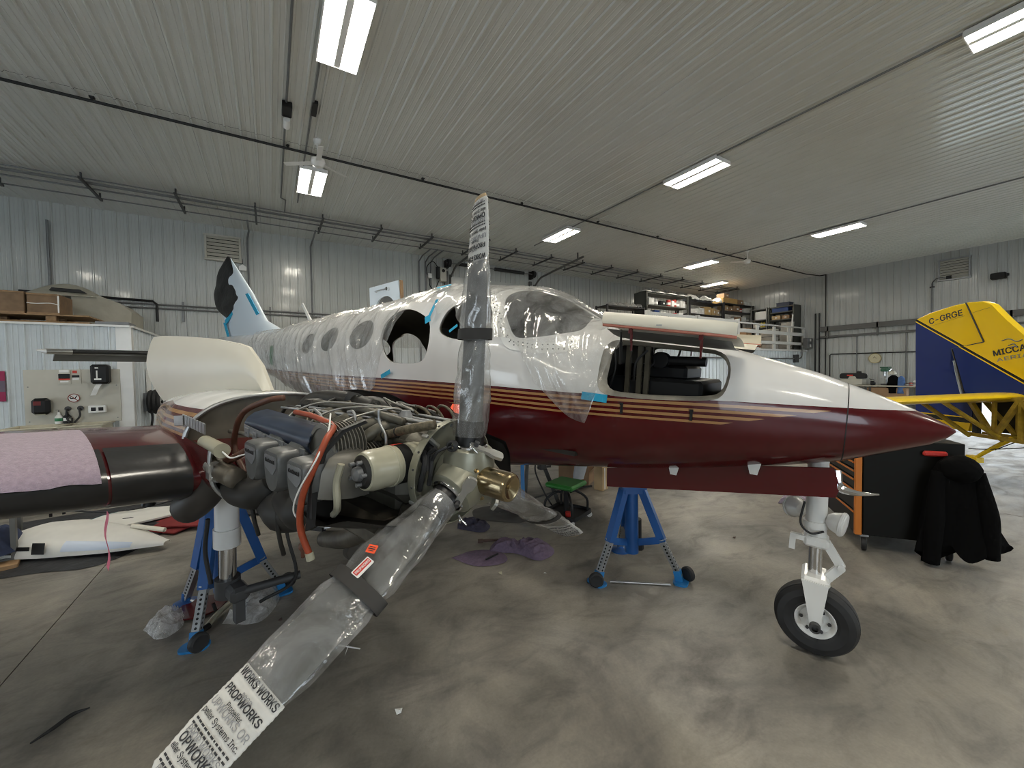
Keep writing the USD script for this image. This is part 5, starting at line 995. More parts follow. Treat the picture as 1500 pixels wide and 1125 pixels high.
# rack at the left edge
t = thing("steel_rack", "low steel rack with bare uprights at the left edge of the picture", "rack", (-2.18, 5.35, 0), 0)
for x, y in ((.13, .10), (.0, .55), (-.9, .0), (-.9, .55)): obj("upright", MB().box((x, y, .34), (.035, .035, .68)), mk("rack_steel", (.14, .14, .13), .5, metal=.4), t)
for z in (.05, .62): obj("shelf_rail", MB().bar((-.9, 0, z), (.13, .10, z), .02, .04).bar((-.9, .55, z), (0, .55, z), .02, .04), K["rack_steel"], t)
for k, (y, z) in enumerate(((-.12, .03), (.18, .06))): obj("board", MB().box((-.4, y, z), (1.2, .16, .05), rot((0, 0, 1), 14), bevel=.004), K["wood"], label=("nearer" if k == 0 else "farther")+" bare wooden board at the foot of the steel rack", cat="board"); UsdGeom.Xformable(stage.GetPrimAtPath("/World/board"+("" if k == 0 else "_001"))).AddTranslateOp().Set(Gf.Vec3d(-2.18, 5.35, 0))
cloth("blue_cloth", "dark blue cloth bundle on the steel rack at the left edge", [(-2.75, 5.3), (-2.2, 5.28), (-2.02, 5.5), (-2.15, 5.8), (-2.8, 5.85)], .22, mk("denim", (.035, .05, .11), .9, var=.4, vscale=9), 51, 5, z0=.13)
pk = obj("pink_streamer", MB().grid([[(-1.62+.03*k, -.74+.006*math.sin(z*30), z) for k in range(3)] for z in np.linspace(-.37, -.64, 10)]), mk("pink_ribbon", (.85, .16, .25), .6), label="pink warning streamer hanging below the wing", cat="streamer", smooth=True); UsdGeom.Xformable(stage.GetPrimAtPath(pk)).AddTransformOp().Set(AM)
P("fuel_drain", MB().lathe([(0, 0), (.03, .004), (.02, .03)], (-1.66, -.58, -.395), (.3, 0, 1), 12), "black_plastic")
# ================================================================ YELLOW AND BLUE TAIL OF A SECOND AIRCRAFT (x forward, y to its left, z up)
T0 = np.array([9.09, 2.11, 0.0]); _td = -np.array([math.sin(math.radians(33.8)), math.cos(math.radians(33.8)), 0]); _tl = np.array([-_td[1], _td[0], 0])
TM = Gf.Matrix4d(*_td, 0, *_tl, 0, 0, 0, 1, 0, *T0, 1)
def line_paint(name):
    """blue below, yellow above a slanting double line of yellow, black; yellow again along the rudder's foot"""
    N = {"tc": ("texture_coordinate", {}), "s": ("separate_xyz", {}), "k": ("math", {"math_type": "multiply_add", "value2": .6685, "value3": -2.405}), "d": ("math", {"math_type": "add"}), "mr": ("map_range", {"from_min": -.2, "from_max": .2, "clamp": True}),
         "r": ("rgb_ramp", {"interpolate": False, "ramp": [(0, (.004, .020, .17)), (.455, (.90, .62, .004)), (.505, (.010, .009, .008)), (.60, (.90, .62, .003))]}),
         "z1": ("map_range", {"from_min": .7, "from_max": 1.1, "clamp": True}), "r2": ("rgb_ramp", {"interpolate": False, "ramp": [(0, (.85, .56, .004)), (.36, (.008, .008, .008)), (.53, (.85, .56, .004)), (.575, (.004, .020, .17))]}),
         "lt": ("math", {"math_type": "less_than", "value2": .95}), "mx": ("mix", {}), "p": ("principled_bsdf", {"roughness": .22, "coat_weight": .5})}
    L = [("tc.object", "s.vector"), ("s.x", "k.value1"), ("k.value", "d.value1"), ("s.z", "d.value2"), ("d.value", "mr.value"), ("mr.result", "r.fac"), ("s.z", "z1.value"), ("z1.result", "r2.fac"), ("s.z", "lt.value1"), ("lt.value", "mx.fac"), ("r.color", "mx.color1"), ("r2.color", "mx.color2"), ("mx.color", "p.base_color")]
    return usdkit.material(stage, f"/World/Looks/{name}", N, L, surface="p.BSDF")
K["tail_paint"] = line_paint("tail_paint"); mk("yellow_paint", (.88, .60, .006), .3, coat=.4); mk("truss_yellow", (.50, .34, .03), .45, var=.4, vscale=9); mk("blue_paint", (.004, .020, .17), .25, coat=.5)
tl = thing("yellow_aircraft", "tail of a yellow and blue aircraft with its frame bare, at the right", "aeroplane", matrix=TM)
FX = np.array([[1, 0, 0], [0, 0, -1], [0, 1, 0]], float)   # polygon (x, z) extruded along -y..: local z -> -y ; thickness centred
def slab(poly, th, name, m, parent=None, bev=.012, label=None):
    p = np.asarray(poly, float); cen = p.mean(0); mb = MB(); rings = []
    for o, sc in ((-th/2, .0), (-th/2+bev, bev), (th/2-bev, bev), (th/2, .0)):
        from shapely.geometry import Polygon
        rings.append(np.array([(x, o, z) for x, z in (p if sc else cen+(p-cen)*(1-.012))]))
    return obj(name, mb.loft(rings), K[m], parent or tl, label=label, smooth=30)
rud = [(0, .90), (.06, .73), (.80, .722), (.845, .95), (.85, 1.22), (.722, 1.285), (.552, 1.925), (.98, 1.995), (.74, 2.585), (.56, 2.575), (.21, 2.515), (-.02, 2.44)]
rr_ = slab(rud, .07, "rudder", "tail_paint")
slab([(.745, 1.29), (.572, 1.935), (1.0, 2.005), (.76, 2.588), (.96, 2.57), (1.065, 2.51), (1.24, 2.28), (1.9, 1.52), (2.3, 1.28), (.88, 1.22)], .10, "fin", "tail_paint")
GN = np.array([[-1, 0, 0], [0, 0, 1], [0, 1, 0]], float)
def on_tail(s, h_, x, z, ang, m, name, bold=True, parent=None, y=.0525, w=None):
    v, f = text(s, h_, bold, .0015)
    if w: v[:, 0] *= w/np.ptp(v[:, 0])
    R = np.stack([[math.cos(ang), 0, math.sin(ang)], [-math.sin(ang), 0, math.cos(ang)], [0, -1, 0]], 1)
    return obj(name, MB().add(v, f, R, (x, -y, z)), K[m], parent or tl, smooth=False)
# the side towards the viewer is the aircraft's right side (-y), so letters read nose-wards along +x there
on_tail("C-GRGE", .085, .205, 2.335, .16, "ink", "registration_letters", y=.0352, w=.49)
on_tail("MICCAIR", .075, 1.10, 1.795, .20, "ink", "name_letters", w=.48); on_tail("AERIAL", .05, 1.145, 1.715, .20, "galvanised", "name_letters", False, w=.42)
mb = MB()
for q in ([(1.27, -.055, 1.93), (1.33, -.055, 1.95), (1.37, -.055, 1.90)], [(1.20, -.055, 2.0), (1.28, -.055, 2.02), (1.36, -.055, 1.98), (1.42, -.055, 2.0)], [(1.30, -.055, 1.91), (1.36, -.055, 1.92)]): mb.tube(q, .006, n=6)
obj("bird_emblem", mb, K["grey_steel"], tl)
obj("rivet_line", MB().bar((.21, -.036, 2.30), (.72, -.036, 2.40), .004).bar((.80, -.051, 2.42), (1.05, -.051, 2.47), .004), K["truss_yellow"], tl)
obj("horn_gap", MB().bar((.548, -.037, 1.928), (.985, -.051, 2.0), .012).bar((.556, -.037, 1.92), (.735, -.045, 1.285), .014).bar((.985, -.051, 2.0), (.748, -.051, 2.585), .012), K["dark_steel"], tl)
obj("trim_rod", MB().tube([(.60, -.05, 1.75), (.66, -.06, 1.5), (.73, -.06, 1.22)], .014), K["chrome"], tl)
zc = lambda o: 1.255-.03*abs(o)
for s in (-1, 1):
    st = obj("stabilizer", MB().loft(foil([((1.46, s*y, zc(y)+.01), (.62, s*y, zc(y)-.02), .13, (0, 0, 1)) for y in (.03, .5, 1.1, 1.8)]+[((1.34, s*1.98, zc(1.9)), (.74, s*1.98, zc(1.9)), .08, (0, 0, 1))])), K["yellow_paint"], tl, smooth=40)
for s in (-1, 1):
    for x0, y0 in ((1.25, .85), (.85, .8)): obj("strut", MB().tube([(x0, s*y0, zc(y0)-.03), (x0+.05, s*.13, .68)], .028, n=10), K["truss_yellow"], tl)
# welded tube fuselage
for s in (-1, 1):
    for p0, p1 in (((.86, .10, 1.16), (3.0, .42, 1.42)), ((.86, .10, .70), (3.0, .42, .72))): obj("longeron", MB().bar((p0[0], s*p0[1], p0[2]), (p1[0], s*p1[1], p1[2]), .045), K["truss_yellow"], tl)
    xs_ = [.88, 1.22, 1.55, 1.9, 2.3, 2.8]
    for k in range(5):
        f = lambda x, up: (x, s*np.interp(x, [.86, 3], [.10, .42]), np.interp(x, [.86, 3], [1.16, 1.42] if up else [.70, .72])); 
        obj("frame_tube", MB().bar(f(xs_[k], k % 2 == 0), f(xs_[k+1], k % 2 == 1), .05), K["truss_yellow"], tl); obj("frame_tube", MB().bar(f(xs_[k+1], True), f(xs_[k+1], False), .035), K["truss_yellow"], tl)
for x in (1.22, 1.9, 2.8): w = np.interp(x, [.86, 3], [.10, .42]); obj("cross_tube", MB().bar((x, -w, .71), (x, w, .71), .03).bar((x, -w, np.interp(x, [.86, 3], [1.16, 1.42])), (x, w, np.interp(x, [.86, 3], [1.16, 1.42])), .03), K["truss_yellow"], tl)
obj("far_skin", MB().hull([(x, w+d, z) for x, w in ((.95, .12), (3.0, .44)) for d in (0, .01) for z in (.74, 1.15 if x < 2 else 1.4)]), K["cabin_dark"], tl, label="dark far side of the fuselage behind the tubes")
obj("tail_post", MB().bar((.87, 0, .68), (.87, 0, 1.3), .06), K["black_steel"], tl)
obj("tail_spring", MB().tube([(1.30, -.02, .70), (1.0, -.02, .46), (.86, -.02, .33)], [.03, .026, .022], n=10), K["yellow_paint"], tl)
obj("tail_fork", MB().hull([(.78, y, z) for y in (-.05, .05) for z in (.30, .38)]+[(.92, y, z) for y in (-.05, .05) for z in (.29, .36)]).bar((.82, -.05, .32), (.74, -.05, .19), .03).bar((.82, .05, .32), (.74, .05, .19), .03), K["yellow_paint"], tl)
obj("tail_wheel", MB().lathe([(0, -.05), (.07, -.055), (.13, -.06), (.165, -.04), (.172, 0), (.165, .04), (.13, .06), (.07, .055), (0, .05)], (.74, 0, .174), (0, 1, 0), 32), K["black_rubber"], tl)
obj("control_cable", MB().tube([(1.5, -.05, .62), (1.1, -.04, .52), (.8, -.03, .47)], .006).tube([(1.3, .05, .66), (1.05, .05, .5)], .006), K["black_steel"], tl)
# ================================================================ LEFT: OFFICE BLOCK WITH SINKS, AND WHAT IS STORED ON ITS ROOF
mk("office_steel", (.60, .65, .68), .30, coat=.3, var=.05)
of = thing("office_block", "low white steel-clad office block at the left of the hangar", "building", kind="structure")
OX, OY, OZ = -2.42, 11.0, 2.75
cladding(of, K["office_steel"], XL+.1, OX-.22, 0, OZ, lambda s, t, h: (s, OY-h, t)); cladding(of, K["office_steel"], OY+.15, YB-.03, 0, OZ, lambda s, t, h: (OX+h, s, t))
obj("corner_flashing", MB().box((OX-.11, OY-.004, OZ/2), (.22, .012, OZ)).box((OX+.006, OY+.07, OZ/2), (.012, .15, OZ)), K["white_paint"], of)
obj("roof", MB().box(((XL+OX)/2, (OY+YB)/2, OZ-.02), (OX-XL, YB-OY-.06, .05)), K["white_paint"], of); obj("core", MB().box(((XL+OX)/2-.05, (OY+YB)/2+.05, OZ/2-.05), (OX-XL-.2, YB-OY-.2, OZ-.15)), K["dark_steel"], of)
obj("eaves_trim", MB().box(((XL+OX)/2, OY-.02, OZ), (OX-XL, .05, .04)).box((OX+.02, (OY+YB)/2, OZ), (.05, YB-OY-.06, .04)), K["white_paint"], of)
def onwall(nm, lb, cat, x0, x1, z0, z1, d, m, y=OY-.02, **k):
    return thing(nm, lb, cat, ((x0+x1)/2, y, (z0+z1)/2), **k), (x1-x0, d, z1-z0)
bd, s = onwall("splash_board", "beige wall board behind the laundry sinks", "board", -3.91, -2.60, .84, 1.88, .02, None); mk("board_beige", (.55, .53, .46), .5, var=.05)
obj("sheet", MB().box((0, 0, 0), s, bevel=.004), K["board_beige"], bd)
for x in (-.6, .6):
    for z in (-.45, .2): obj("screw", MB().cyl((x, -.012, z), (x, -.016, z), .010, n=8), K["grey_steel"], bd)
Yb = OY-.045
dp, s = onwall("towel_dispenser", "black paper towel dispenser on the beige wall board", "dispenser", -2.98, -2.72, 1.59, 1.98, .2, None, Yb-.08)
obj("case", MB().box((0, 0, 0), (.26, .19, .38), bevel=.035), K["black_plastic"], dp); obj("window", MB().box((-.03, -.097, -.01), (.02, .006, .16)).box((-.02, -.098, -.10), (.10, .006, .035)).box((-.03, -.097, .12), (.05, .006, .02)), K["paper_white"], dp)
obj("paper", MB().grid([[(-.02-.10*k/5+w, -.03-.02*math.sin(k), -.19-.045*k) for w in (-.04, .04)] for k in range(6)]), K["paper_white"], dp, smooth=True)
for nm, lb, x0, x1, parts in (("notice", "white notice with a dark and red band, left of the two on the board", -3.46, -3.29, (("paper_white", 0, .11, .13, .05), ("black_plastic", 0, .01, .155, .09), ("label_red", 0, -.045, .155, .035), ("paper_white", 0, -.09, .11, .03))), ("notice", "small white notice with a red head, right of the two on the board", -3.27, -3.15, (("label_red", -.02, .095, .06, .05), ("black_plastic", -.01, .01, .10, .045), ("paper_white", -.01, -.04, .09, .05)))):
    t, s = onwall(nm, lb, "notice", x0, x1, 1.60, 1.88, .01, None, Yb+.005); obj("card", MB().box((0, 0, 0), s), K["board_beige"], t)
    for m_, x, z, w, h_ in parts: obj("print", MB().box((x, -.008, z), (w, .004, h_)), K[m_], t)
t, s = onwall("no_smoking_sign", "round white sign with a red slashed ring on the board", "sign", -3.35, -3.17, 1.24, 1.42, .01, None, Yb+.005)
R = np.array([[1, 0, 0], [0, 0, -1], [0, 1, 0]], float)
obj("disc", MB().prism(ellipse(0, 0, .085, .085), 0, .006, R), K["paper_white"], t); obj("ring", MB().prism(ellipse(0, 0, .085, .085), .006, .009, R, holes=[ellipse(0, 0, .072, .072)]).box((0, -.008, 0), (.15, .003, .012), rot((0, 1, 0), 45)), mk("sign_brown", (.25, .05, .03), .5), t); obj("symbol", MB().box((-.01, -.007, -.005), (.07, .002, .014)).bar((.02, -.007, .0), (.045, -.007, .045), .012).bar((-.04, -.007, -.01), (-.055, -.007, .03), .012), K["black_plastic"], t)
t, s = onwall("soap_dispenser", "dark red and black soap dispenser low on the board", "dispenser", -3.79, -3.55, 1.04, 1.35, .15, None, Yb-.07); obj("case", MB().box((0, 0, 0), (.24, .14, .31), bevel=.05), K["black_plastic"], t); obj("lens", MB().box((-.03, -.068, .06), (.10, .012, .08), bevel=.01), mk("dark_red", (.16, .02, .02), .3), t); obj("lever", MB().box((0, -.05, -.15), (.12, .05, .02)), K["cream_case"], t)
t, s = onwall("socket_box", "double electric socket in a white surface box", "socket", -3.06, -2.80, 1.02, 1.18, .06, None, Yb-.03); obj("box", MB().box((0, 0, 0), (.25, .07, .15), bevel=.012), K["paper_white"], t)
for x in (-.05, .055): obj("outlet", MB().box((x, -.036, .0), (.07, .006, .07), bevel=.002), K["black_plastic"], t)
t = thing("water_taps", "pair of black supply hoses curving down to the sinks", "hoses", (-3.26, Yb, 0))
for sx in (-1, 1): obj("hose", MB().tube([(sx*.085, 0, 1.12), (sx*.085, -.06, 1.10), (sx*.09, -.07, .98), (sx*.03, -.14, .86)], .016), K["black_rubber"], t); obj("rose", MB().lathe([(0, -.02), (.045, -.015), (.045, 0), (0, .0)], (sx*.085, -.0, 1.13), (0, 1, 0), 18), K["dark_steel"], t)
sk = thing("laundry_sink", "cream double laundry sink standing against the office wall", "sink", (-3.35, 10.62, 0)); mk("sink_cream", (.66, .61, .47), .45, var=.06)
for x0, x1 in ((-.62, -.02), (.06, .62)):
    b = obj("basin", MB().box(((x0+x1)/2, -.29, .65), (x1-x0, .02, .36)).box(((x0+x1)/2, .29, .65), (x1-x0, .02, .36)).box((x0, 0, .65), (.02, .56, .36)).box((x1, 0, .65), (.02, .56, .36)).box(((x0+x1)/2, 0, .48), (x1-x0, .58, .02)), K["sink_cream"], sk)
obj("rim", MB().box((0, -.31, .835), (1.32, .06, .03), bevel=.01).box((0, .31, .835), (1.32, .06, .03), bevel=.01).box((-.64, 0, .835), (.05, .6, .03), bevel=.01).box((.64, 0, .835), (.05, .6, .03), bevel=.01).box((.02, 0, .83), (.10, .6, .03)), K["sink_cream"], sk)
for x in (-.58, .58):
    for y in (-.25, .25): obj("leg", MB().box((x, y, .24), (.05, .05, .48)), K["sink_cream"], sk)
obj("faucet", MB().cyl((.06, .30, .85), (.06, .30, .95), .015).tube([(.06, .30, .94), (.06, .2, .97), (.06, .1, .93)], .012), K["dark_steel"], sk)
for nm, lb, x, m_, cap in (("soap_bottle", "clear soap bottle with a green label on the back of the sink", -3.46, "paper_white", "patch_green"), ("soap_bottle", "dark soap bottle with a pale label beside the clear one", -3.35, "black_plastic", "paper_white")):
    t = thing(nm, lb, "bottle", (x, 10.92, .85)); obj("bottle", MB().lathe([(0, 0), (.05, .0), (.055, .02), (.055, .13), (.02, .18), (.018, .22), (0, .22)], (0, 0, 0), (0, 0, 1), 20), K[m_], t); obj("label", MB().lathe([(.0555, .05), (.0562, .05), (.0562, .11), (.0555, .11)], (0, 0, 0), (0, 0, 1), 20), K[cap], t); obj("pump", MB().cyl((0, 0, .22), (0, 0, .26), .008).box((-.015, 0, .262), (.05, .015, .01)), K["grey_steel"], t)
t, s = onwall("poster", "magenta and grey poster at the left edge on the office wall", "poster", -4.55, -4.13, 1.31, 1.86, .01, None, OY-.03); obj("sheet", MB().box((0, 0, 0), s), mk("magenta", (.30, .01, .07), .5), t); obj("grey_band", MB().box((0, -.008, .0), (.42, .004, .2)), mk("poster_grey", (.13, .10, .14), .5), t)
hr = thing("hose_reel", "black hose reel with a bright hub on the side of the office block", "hose reel", (-2.20, 11.75, 1.16))
obj("coil", MB().lathe([(.10, -.13), (.24, -.13), (.27, -.09), (.25, -.06), (.275, -.02), (.25, .02), (.27, .06), (.24, .10), (.10, .10)], (0, 0, 0), (1, 0, 0), 36), K["black_rubber"], hr)
obj("hub", MB().lathe([(0, .13), (.12, .13), (.21, .11), (.215, .10), (0, .10)], (0, 0, 0), (1, 0, 0), 30), K["chrome"], hr)
mb = MB()
for k in range(6): q = k*1.047; obj("spoke_gap", MB().cyl((.125, .14*math.cos(q), .14*math.sin(q)), (.134, .14*math.cos(q), .14*math.sin(q)), .032, n=12), K["black_plastic"], hr)
obj("hose_tail", MB().tube([(-.05, -.20, -.18), (-.05, -.16, -.35), (-.08, -.12, -.55), (-.1, -.1, -.75)], .022), K["black_rubber"], hr); obj("bracket", MB().box((-.16, 0, 0), (.08, .2, .4)), K["grey_steel"], hr)
obj("door_strip", MB().box((OX+.03, 12.1, 1.62), (.02, .32, .55)).box((OX+.03, 12.6, 1.0), (.03, .10, 2.1)), K["paper_white"], label="white printed strip and door frame on the office block's side", cat="sign")
# on the roof: pallets, plank boxes, a cream fuselage shell
pl = thing("pallet", "long wooden pallet along the roof edge of the office block", "pallet", (-4.2, 11.6, OZ+.02))
for y in (-.38, 0, .38):
    for x in (-1.0, -.15, .62): obj("block", MB().box((x, y, .10), (.14, .1, .09)), K["wood"], pl)
    obj("bearer", MB().box((-.1, y, .03), (2.5, .1, .04)), K["wood"], pl)
for k in range(7): obj("deck_board", MB().box((-.1, -.42+.14*k, .165), (2.5, .12, .025)), K["wood"], pl)
for nm, lb, x0, x1, h_ in (("crate", "brown wooden crate with a white label on the office roof, leftmost", -5.6, -3.93, .42), ("crate", "brown strapped carton in the middle of the pallet on the office roof", -3.90, -3.47, .40)):
    t = thing(nm, lb, "crate", ((x0+x1)/2, 11.52, OZ+.20)); w = x1-x0; mk("crate_brown", (.23, .145, .08), .7, var=.3, vscale=5)
    obj("box", MB().box((0, 0, h_/2), (w, .62, h_), bevel=.012), K["crate_brown"], t); obj("edge_batten", MB().box((0, -.315, h_-.02), (w, .012, .03)).box((0, -.315, .02), (w, .012, .03)), K["wood"], t)
    if w > 1: obj("label", MB().box((.34, -.318, h_*.55), (.22, .006, .06)), K["paper_white"], t)
    else: obj("strap", MB().tube([(-w/2, -.316, h_*.52), (-.1, -.318, h_*.50), (.1, -.316, h_*.54), (w/2, -.316, h_*.46)], .008, n=6).box((w/2-.012, -.314, h_/2), (.02, .01, h_)), K["paper_white"], t)
mk("canvas_cream", (.42, .40, .33), .7, var=.12, vscale=3, bump=.3, bscale=8, bdist=.02)
t = thing("fuselage_shell", "cream moulded shell with a dark slot stored on the office roof", "shell", (-3.45, 12.7, OZ+.02))
obj("lower_body", MB().hull([(x, y, z) for y in (-.5, .5) for x, z in ((-.1, 0), (.78, 0), (.80, .42), (.62, .60), (.30, .74), (-.15, .74))]), K["canvas_cream"], t, smooth=False)
rows = [[(-.9+1.15*k/17, y*.55, .70+.33*(math.sin(max(0.02, k/17)*math.pi)**.7)*(1-abs(y)**2.2)) for y in np.linspace(-1, 1, 13)] for k in range(18)]
obj("hood", MB().grid(rows), K["canvas_cream"], t, smooth=True); obj("slot", MB().hull([(x, -.47-d, z) for d in (0, .06) for x, z in ((-.46, .80), (-.42, .86), (.0, .85), (.10, .78))]), K["black_plastic"], t)
obj("flat_board", MB().box((-2.72, 11.4, OZ+.06), (.5, .5, .08)), K["grey_steel"], label="dark grey flat tray at the end of the pallet on the office roof", cat="tray")

# ================================================================ BACK WALL AND CEILING SERVICES
def louvre(nm, lb, x, z, w, h_, n, place):
    t = thing(nm, lb, "vent", *place); fr = MB()
    for c, s in (((0, -.05, h_/2), (w+.08, .1, .05)), ((0, -.05, -h_/2), (w+.08, .1, .05)), ((-w/2, -.05, 0), (.05, .1, h_)), ((w/2, -.05, 0), (.05, .1, h_))): obj("frame_side", MB().box(c, s, bevel=.004), K["galvanised" if "right" in lb else "board_beige"], t)
    for k in range(n): z_ = -h_/2+h_*(k+.5)/n; obj("slat", MB().box((0, -.05, z_), (w-.04, .012, h_/n*.98), rot((1, 0, 0), -28)), K["board_beige"], t)
    obj("dark_back", MB().box((0, -.004, 0), (w, .008, h_)), K["black_plastic"], t)
    return t
louvre("louvre_vent", "louvred wall fan vent high on the back wall above the tail fin", 0, 0, .80, .68, 7, ((-1.05, YB-.02, 5.36), 0))
v2 = louvre("louvre_vent", "caged louvre fan high on the right wall above the yellow tail", 0, 0, .78, .76, 8, ((XR-.02, 4.18, 5.29), -90))
for k in range(4): obj("guard_bar", MB().bar((-.39, -.16, -.3+.22*k), (.39, -.16, -.3+.22*k), .012), K["galvanised"], v2)
obj("motor", MB().cyl((-.18, -.13, -.30), (-.05, -.13, -.30), .06), K["black_steel"], v2); obj("conduit", MB().tube([(-.2, -.13, -.30), (-.42, -.12, -.28), (-.56, -.06, -.40), (-.58, -.02, -.55)], .018).cyl((-.58, -.02, -.55), (-.58, -.02, -.60), .07), K["dark_steel"], v2)
t = thing("pull_tag", "white tag hanging from the vent on the back wall", "tag", (-.60, YB-.1, 4.86)); obj("tag", MB().prism([(-.09, -.08), (.09, -.08), (.09, .03), (0, .10), (-.09, .03)], 0, .01, XZ), K["paper_white"], t); obj("cord", MB().cyl((0, 0, .1), (0, 0, .25), .008), K["black_steel"], t)
t = thing("speaker", "black loudspeaker box high on the right wall", "loudspeaker", (XR-.14, 3.10, 4.78), -90); obj("case", MB().box((0, 0, 0), (.36, .24, .22), bevel=.03), K["black_plastic"], t); obj("bracket", MB().box((.2, .04, .02), (.06, .1, .08)), K["black_steel"], t)
def pipe(nm, lb, pts, r, m, cat="pipe", sm=0): return obj(nm, MB().tube(pts, r, n=8, sm=sm), K[m], label=lb, cat=cat, smooth=30)
bp = thing("black_pipe", "long black air pipe across the ceiling, turning down the right wall", "pipe")
obj("run", MB().tube([(XL+.1, 8.58, 5.93), (21.0, 8.58, 5.93), (21.95, 8.42, 5.93), (22.0, 8.2, 5.93)], .024, n=8, sm=0).tube([(22.0, 8.2, 5.95), (22.0, 8.2, .9)], .024, n=8, sm=0), K["black_steel"], bp)
for k in range(12): x = -10+2.6*k; obj("hanger", MB().bar((x, 8.58, 5.93), (x, 8.58, HC), .03).box((x, 8.58, 5.985), (.06, .06, .02)), K["black_steel"], bp)
for x in (.34, .70, 7.78): 
    nm = {.34: "left one beside the lamps below the fan", .70: "right one beside the lamps below the fan", 7.78: "one joining the middle lamps"}[x]; pipe("ceiling_conduit", f"thin grey conduit along the ceiling, the {nm}", [(x, YF+.2, 5.965), (x, 11.2, 5.965)] if x > .5 else [(x, YF+.2, 5.965), (x, 11.1, 5.965), (x+.1, 11.2, 5.965), (x+.1, 11.9, 5.93)], .016, "grey_steel", "conduit")
pipe("ceiling_conduit", "thin dark conduit along the ceiling, the one joining the right-hand lamps", [(14.9, YF+.2, 5.965), (14.9, 11.5, 5.965)], .018, "grey_steel", "conduit")
tr = thing("conduit_rack", "conduits on dark strut bars hung under the ceiling along the back wall", "conduits")
for y, r in ((11.85, .016), (12.05, .018), (12.12, .018), (12.42, .020), (12.98, .016)): obj("conduit", MB().tube([(XL+.1, y, 5.90), (21.5, y, 5.90)], r, n=8, sm=0), K["grey_steel"], tr)
for k in range(21): x = -9.35+1.525*k; obj("strut_bar", MB().box((x, 12.35, 5.86), (.045, 1.3, .045)).box((x, 11.8, 5.93), (.03, .03, .13)).box((x, 12.9, 5.93), (.03, .03, .13)), K["dark_steel"], tr)
wr = thing("conduit_pair", "pair of grey conduits along the back wall behind the tail fin", "conduits")
for z in (3.56, 3.66): obj("run", MB().tube([(-3.4, YB-.06, z), (5.0, YB-.06, z-.02)], .022, n=8, sm=0), K["grey_steel"], wr)
for x in (-2.0, .05, 2.3, 4.4): obj("strut", MB().box((x, YB-.035, 3.5), (.05, .03, .55)), K["grey_steel"], wr)
pipe("drop_pipe", "black compressed air drop pipe on the back wall over the office roof", [(-5.0, YB-.08, 3.80), (-2.62, YB-.08, 3.74), (-2.54, YB-.08, 3.66), (-2.54, YB-.08, 3.2)], .030, "black_steel")
for lb, x, z0 in (("leftmost vertical conduit on the back wall", -4.5, 2.8), ("tall vertical conduit right of the wall vent", -.46, .2), ("vertical conduit right of the tail fin", 1.20, 3.6), ("first of the close conduits left of the door opener", 4.71, .2), ("second of the close conduits left of the door opener", 4.95, .2), ("third of the close conduits left of the door opener", 5.15, 3.0)):
    pipe("vertical_conduit", lb, [(x, YB-.05, z0), (x, YB-.05, 5.55 if x < -4 else 5.82)] if x < -4 else [(x, YB-.05, z0), (x, YB-.05, 5.75), (x+.05, YB-.3, 5.9), (x+.05, 12.95, 5.9)], .026, "grey_steel", "conduit")
op = thing("door_opener", "white door opener box with black motor on the back wall", "motor", (5.50, YB-.15, 5.38)); obj("box", MB().box((.05, -.02, -.05), (.24, .2, .50), bevel=.01), K["board_beige"], op); obj("motor", MB().cyl((-.1, 0, -.2), (-.1, 0, .22), .09), K["black_steel"], op); obj("dial", MB().cyl((.05, -.12, .08), (.05, -.135, .08), .06), K["black_plastic"], op); obj("loop_cable", MB().tube([(-.1, 0, .2), (-.3, .0, .40), (-.52, .02, .2), (-.52, .04, -.1)], .016).tube([(-.45, .04, -.25), (-.42, .02, -.5), (-.25, .0, -.6), (-.1, 0, -.3)], .016), K["black_rubber"], op); obj("switch", MB().box((-.42, .05, -.12), (.14, .08, .16)), K["paper_white"], op)
mk("track_grey", (.13, .13, .125), .5, metal=.4)
for k, (x, lb) in enumerate(((5.72, "curved overhead door track left of the upright blade"), (9.52, "curved overhead door track right of the upright blade"))):
    t = thing("door_track", lb, "door track"); obj("jamb", MB().box((x, YB-.08, 2.75), (.12, .1, 5.5)), K["track_grey"], t); obj("rail", MB().tube([(x+.16, YB-.1, .1), (x+.16, YB-.1, 4.9), (x+.17, YB-.2, 5.3), (x+.18, YB-.55, 5.55), (x+.18, YB-1.0, 5.62), (x+.18, 10.9, 5.78)], .04, n=6, sm=5), K["track_grey"], t); obj("end_bearing", MB().cyl((x, YB-.25, 5.78), (x+.12, YB-.25, 5.78), .14).box((x+.02, YB-.12, 5.75), (.1, .22, .3)), K["black_steel"], t); obj("brace", MB().bar((x+.18, 11.2, 5.78), (x+.18, 11.2, HC), .04), K["track_grey"], t)
t = thing("torsion_spring", "pair of black door springs on a shaft high on the back wall", "spring"); obj("shaft", MB().cyl((5.7, YB-.25, 5.78), (9.6, YB-.25, 5.78), .018), K["grey_steel"], t)
for x0, x1 in ((6.15, 7.25), (7.72, 9.1)): obj("spring", MB().lathe([(.05, 0)]+[(.062+.006*(k % 2), (x1-x0)*k/44) for k in range(45)]+[(.05, x1-x0)], (x0, YB-.25, 5.78), (1, 0, 0), 14), K["black_steel"], t)
obj("door_3", MB().box((7.6, YB-.035, 2.7), (3.7, .02, 5.3)), K["wall_steel"], label="closed white overhead door between its tracks in the back wall", cat="door", kind="structure")
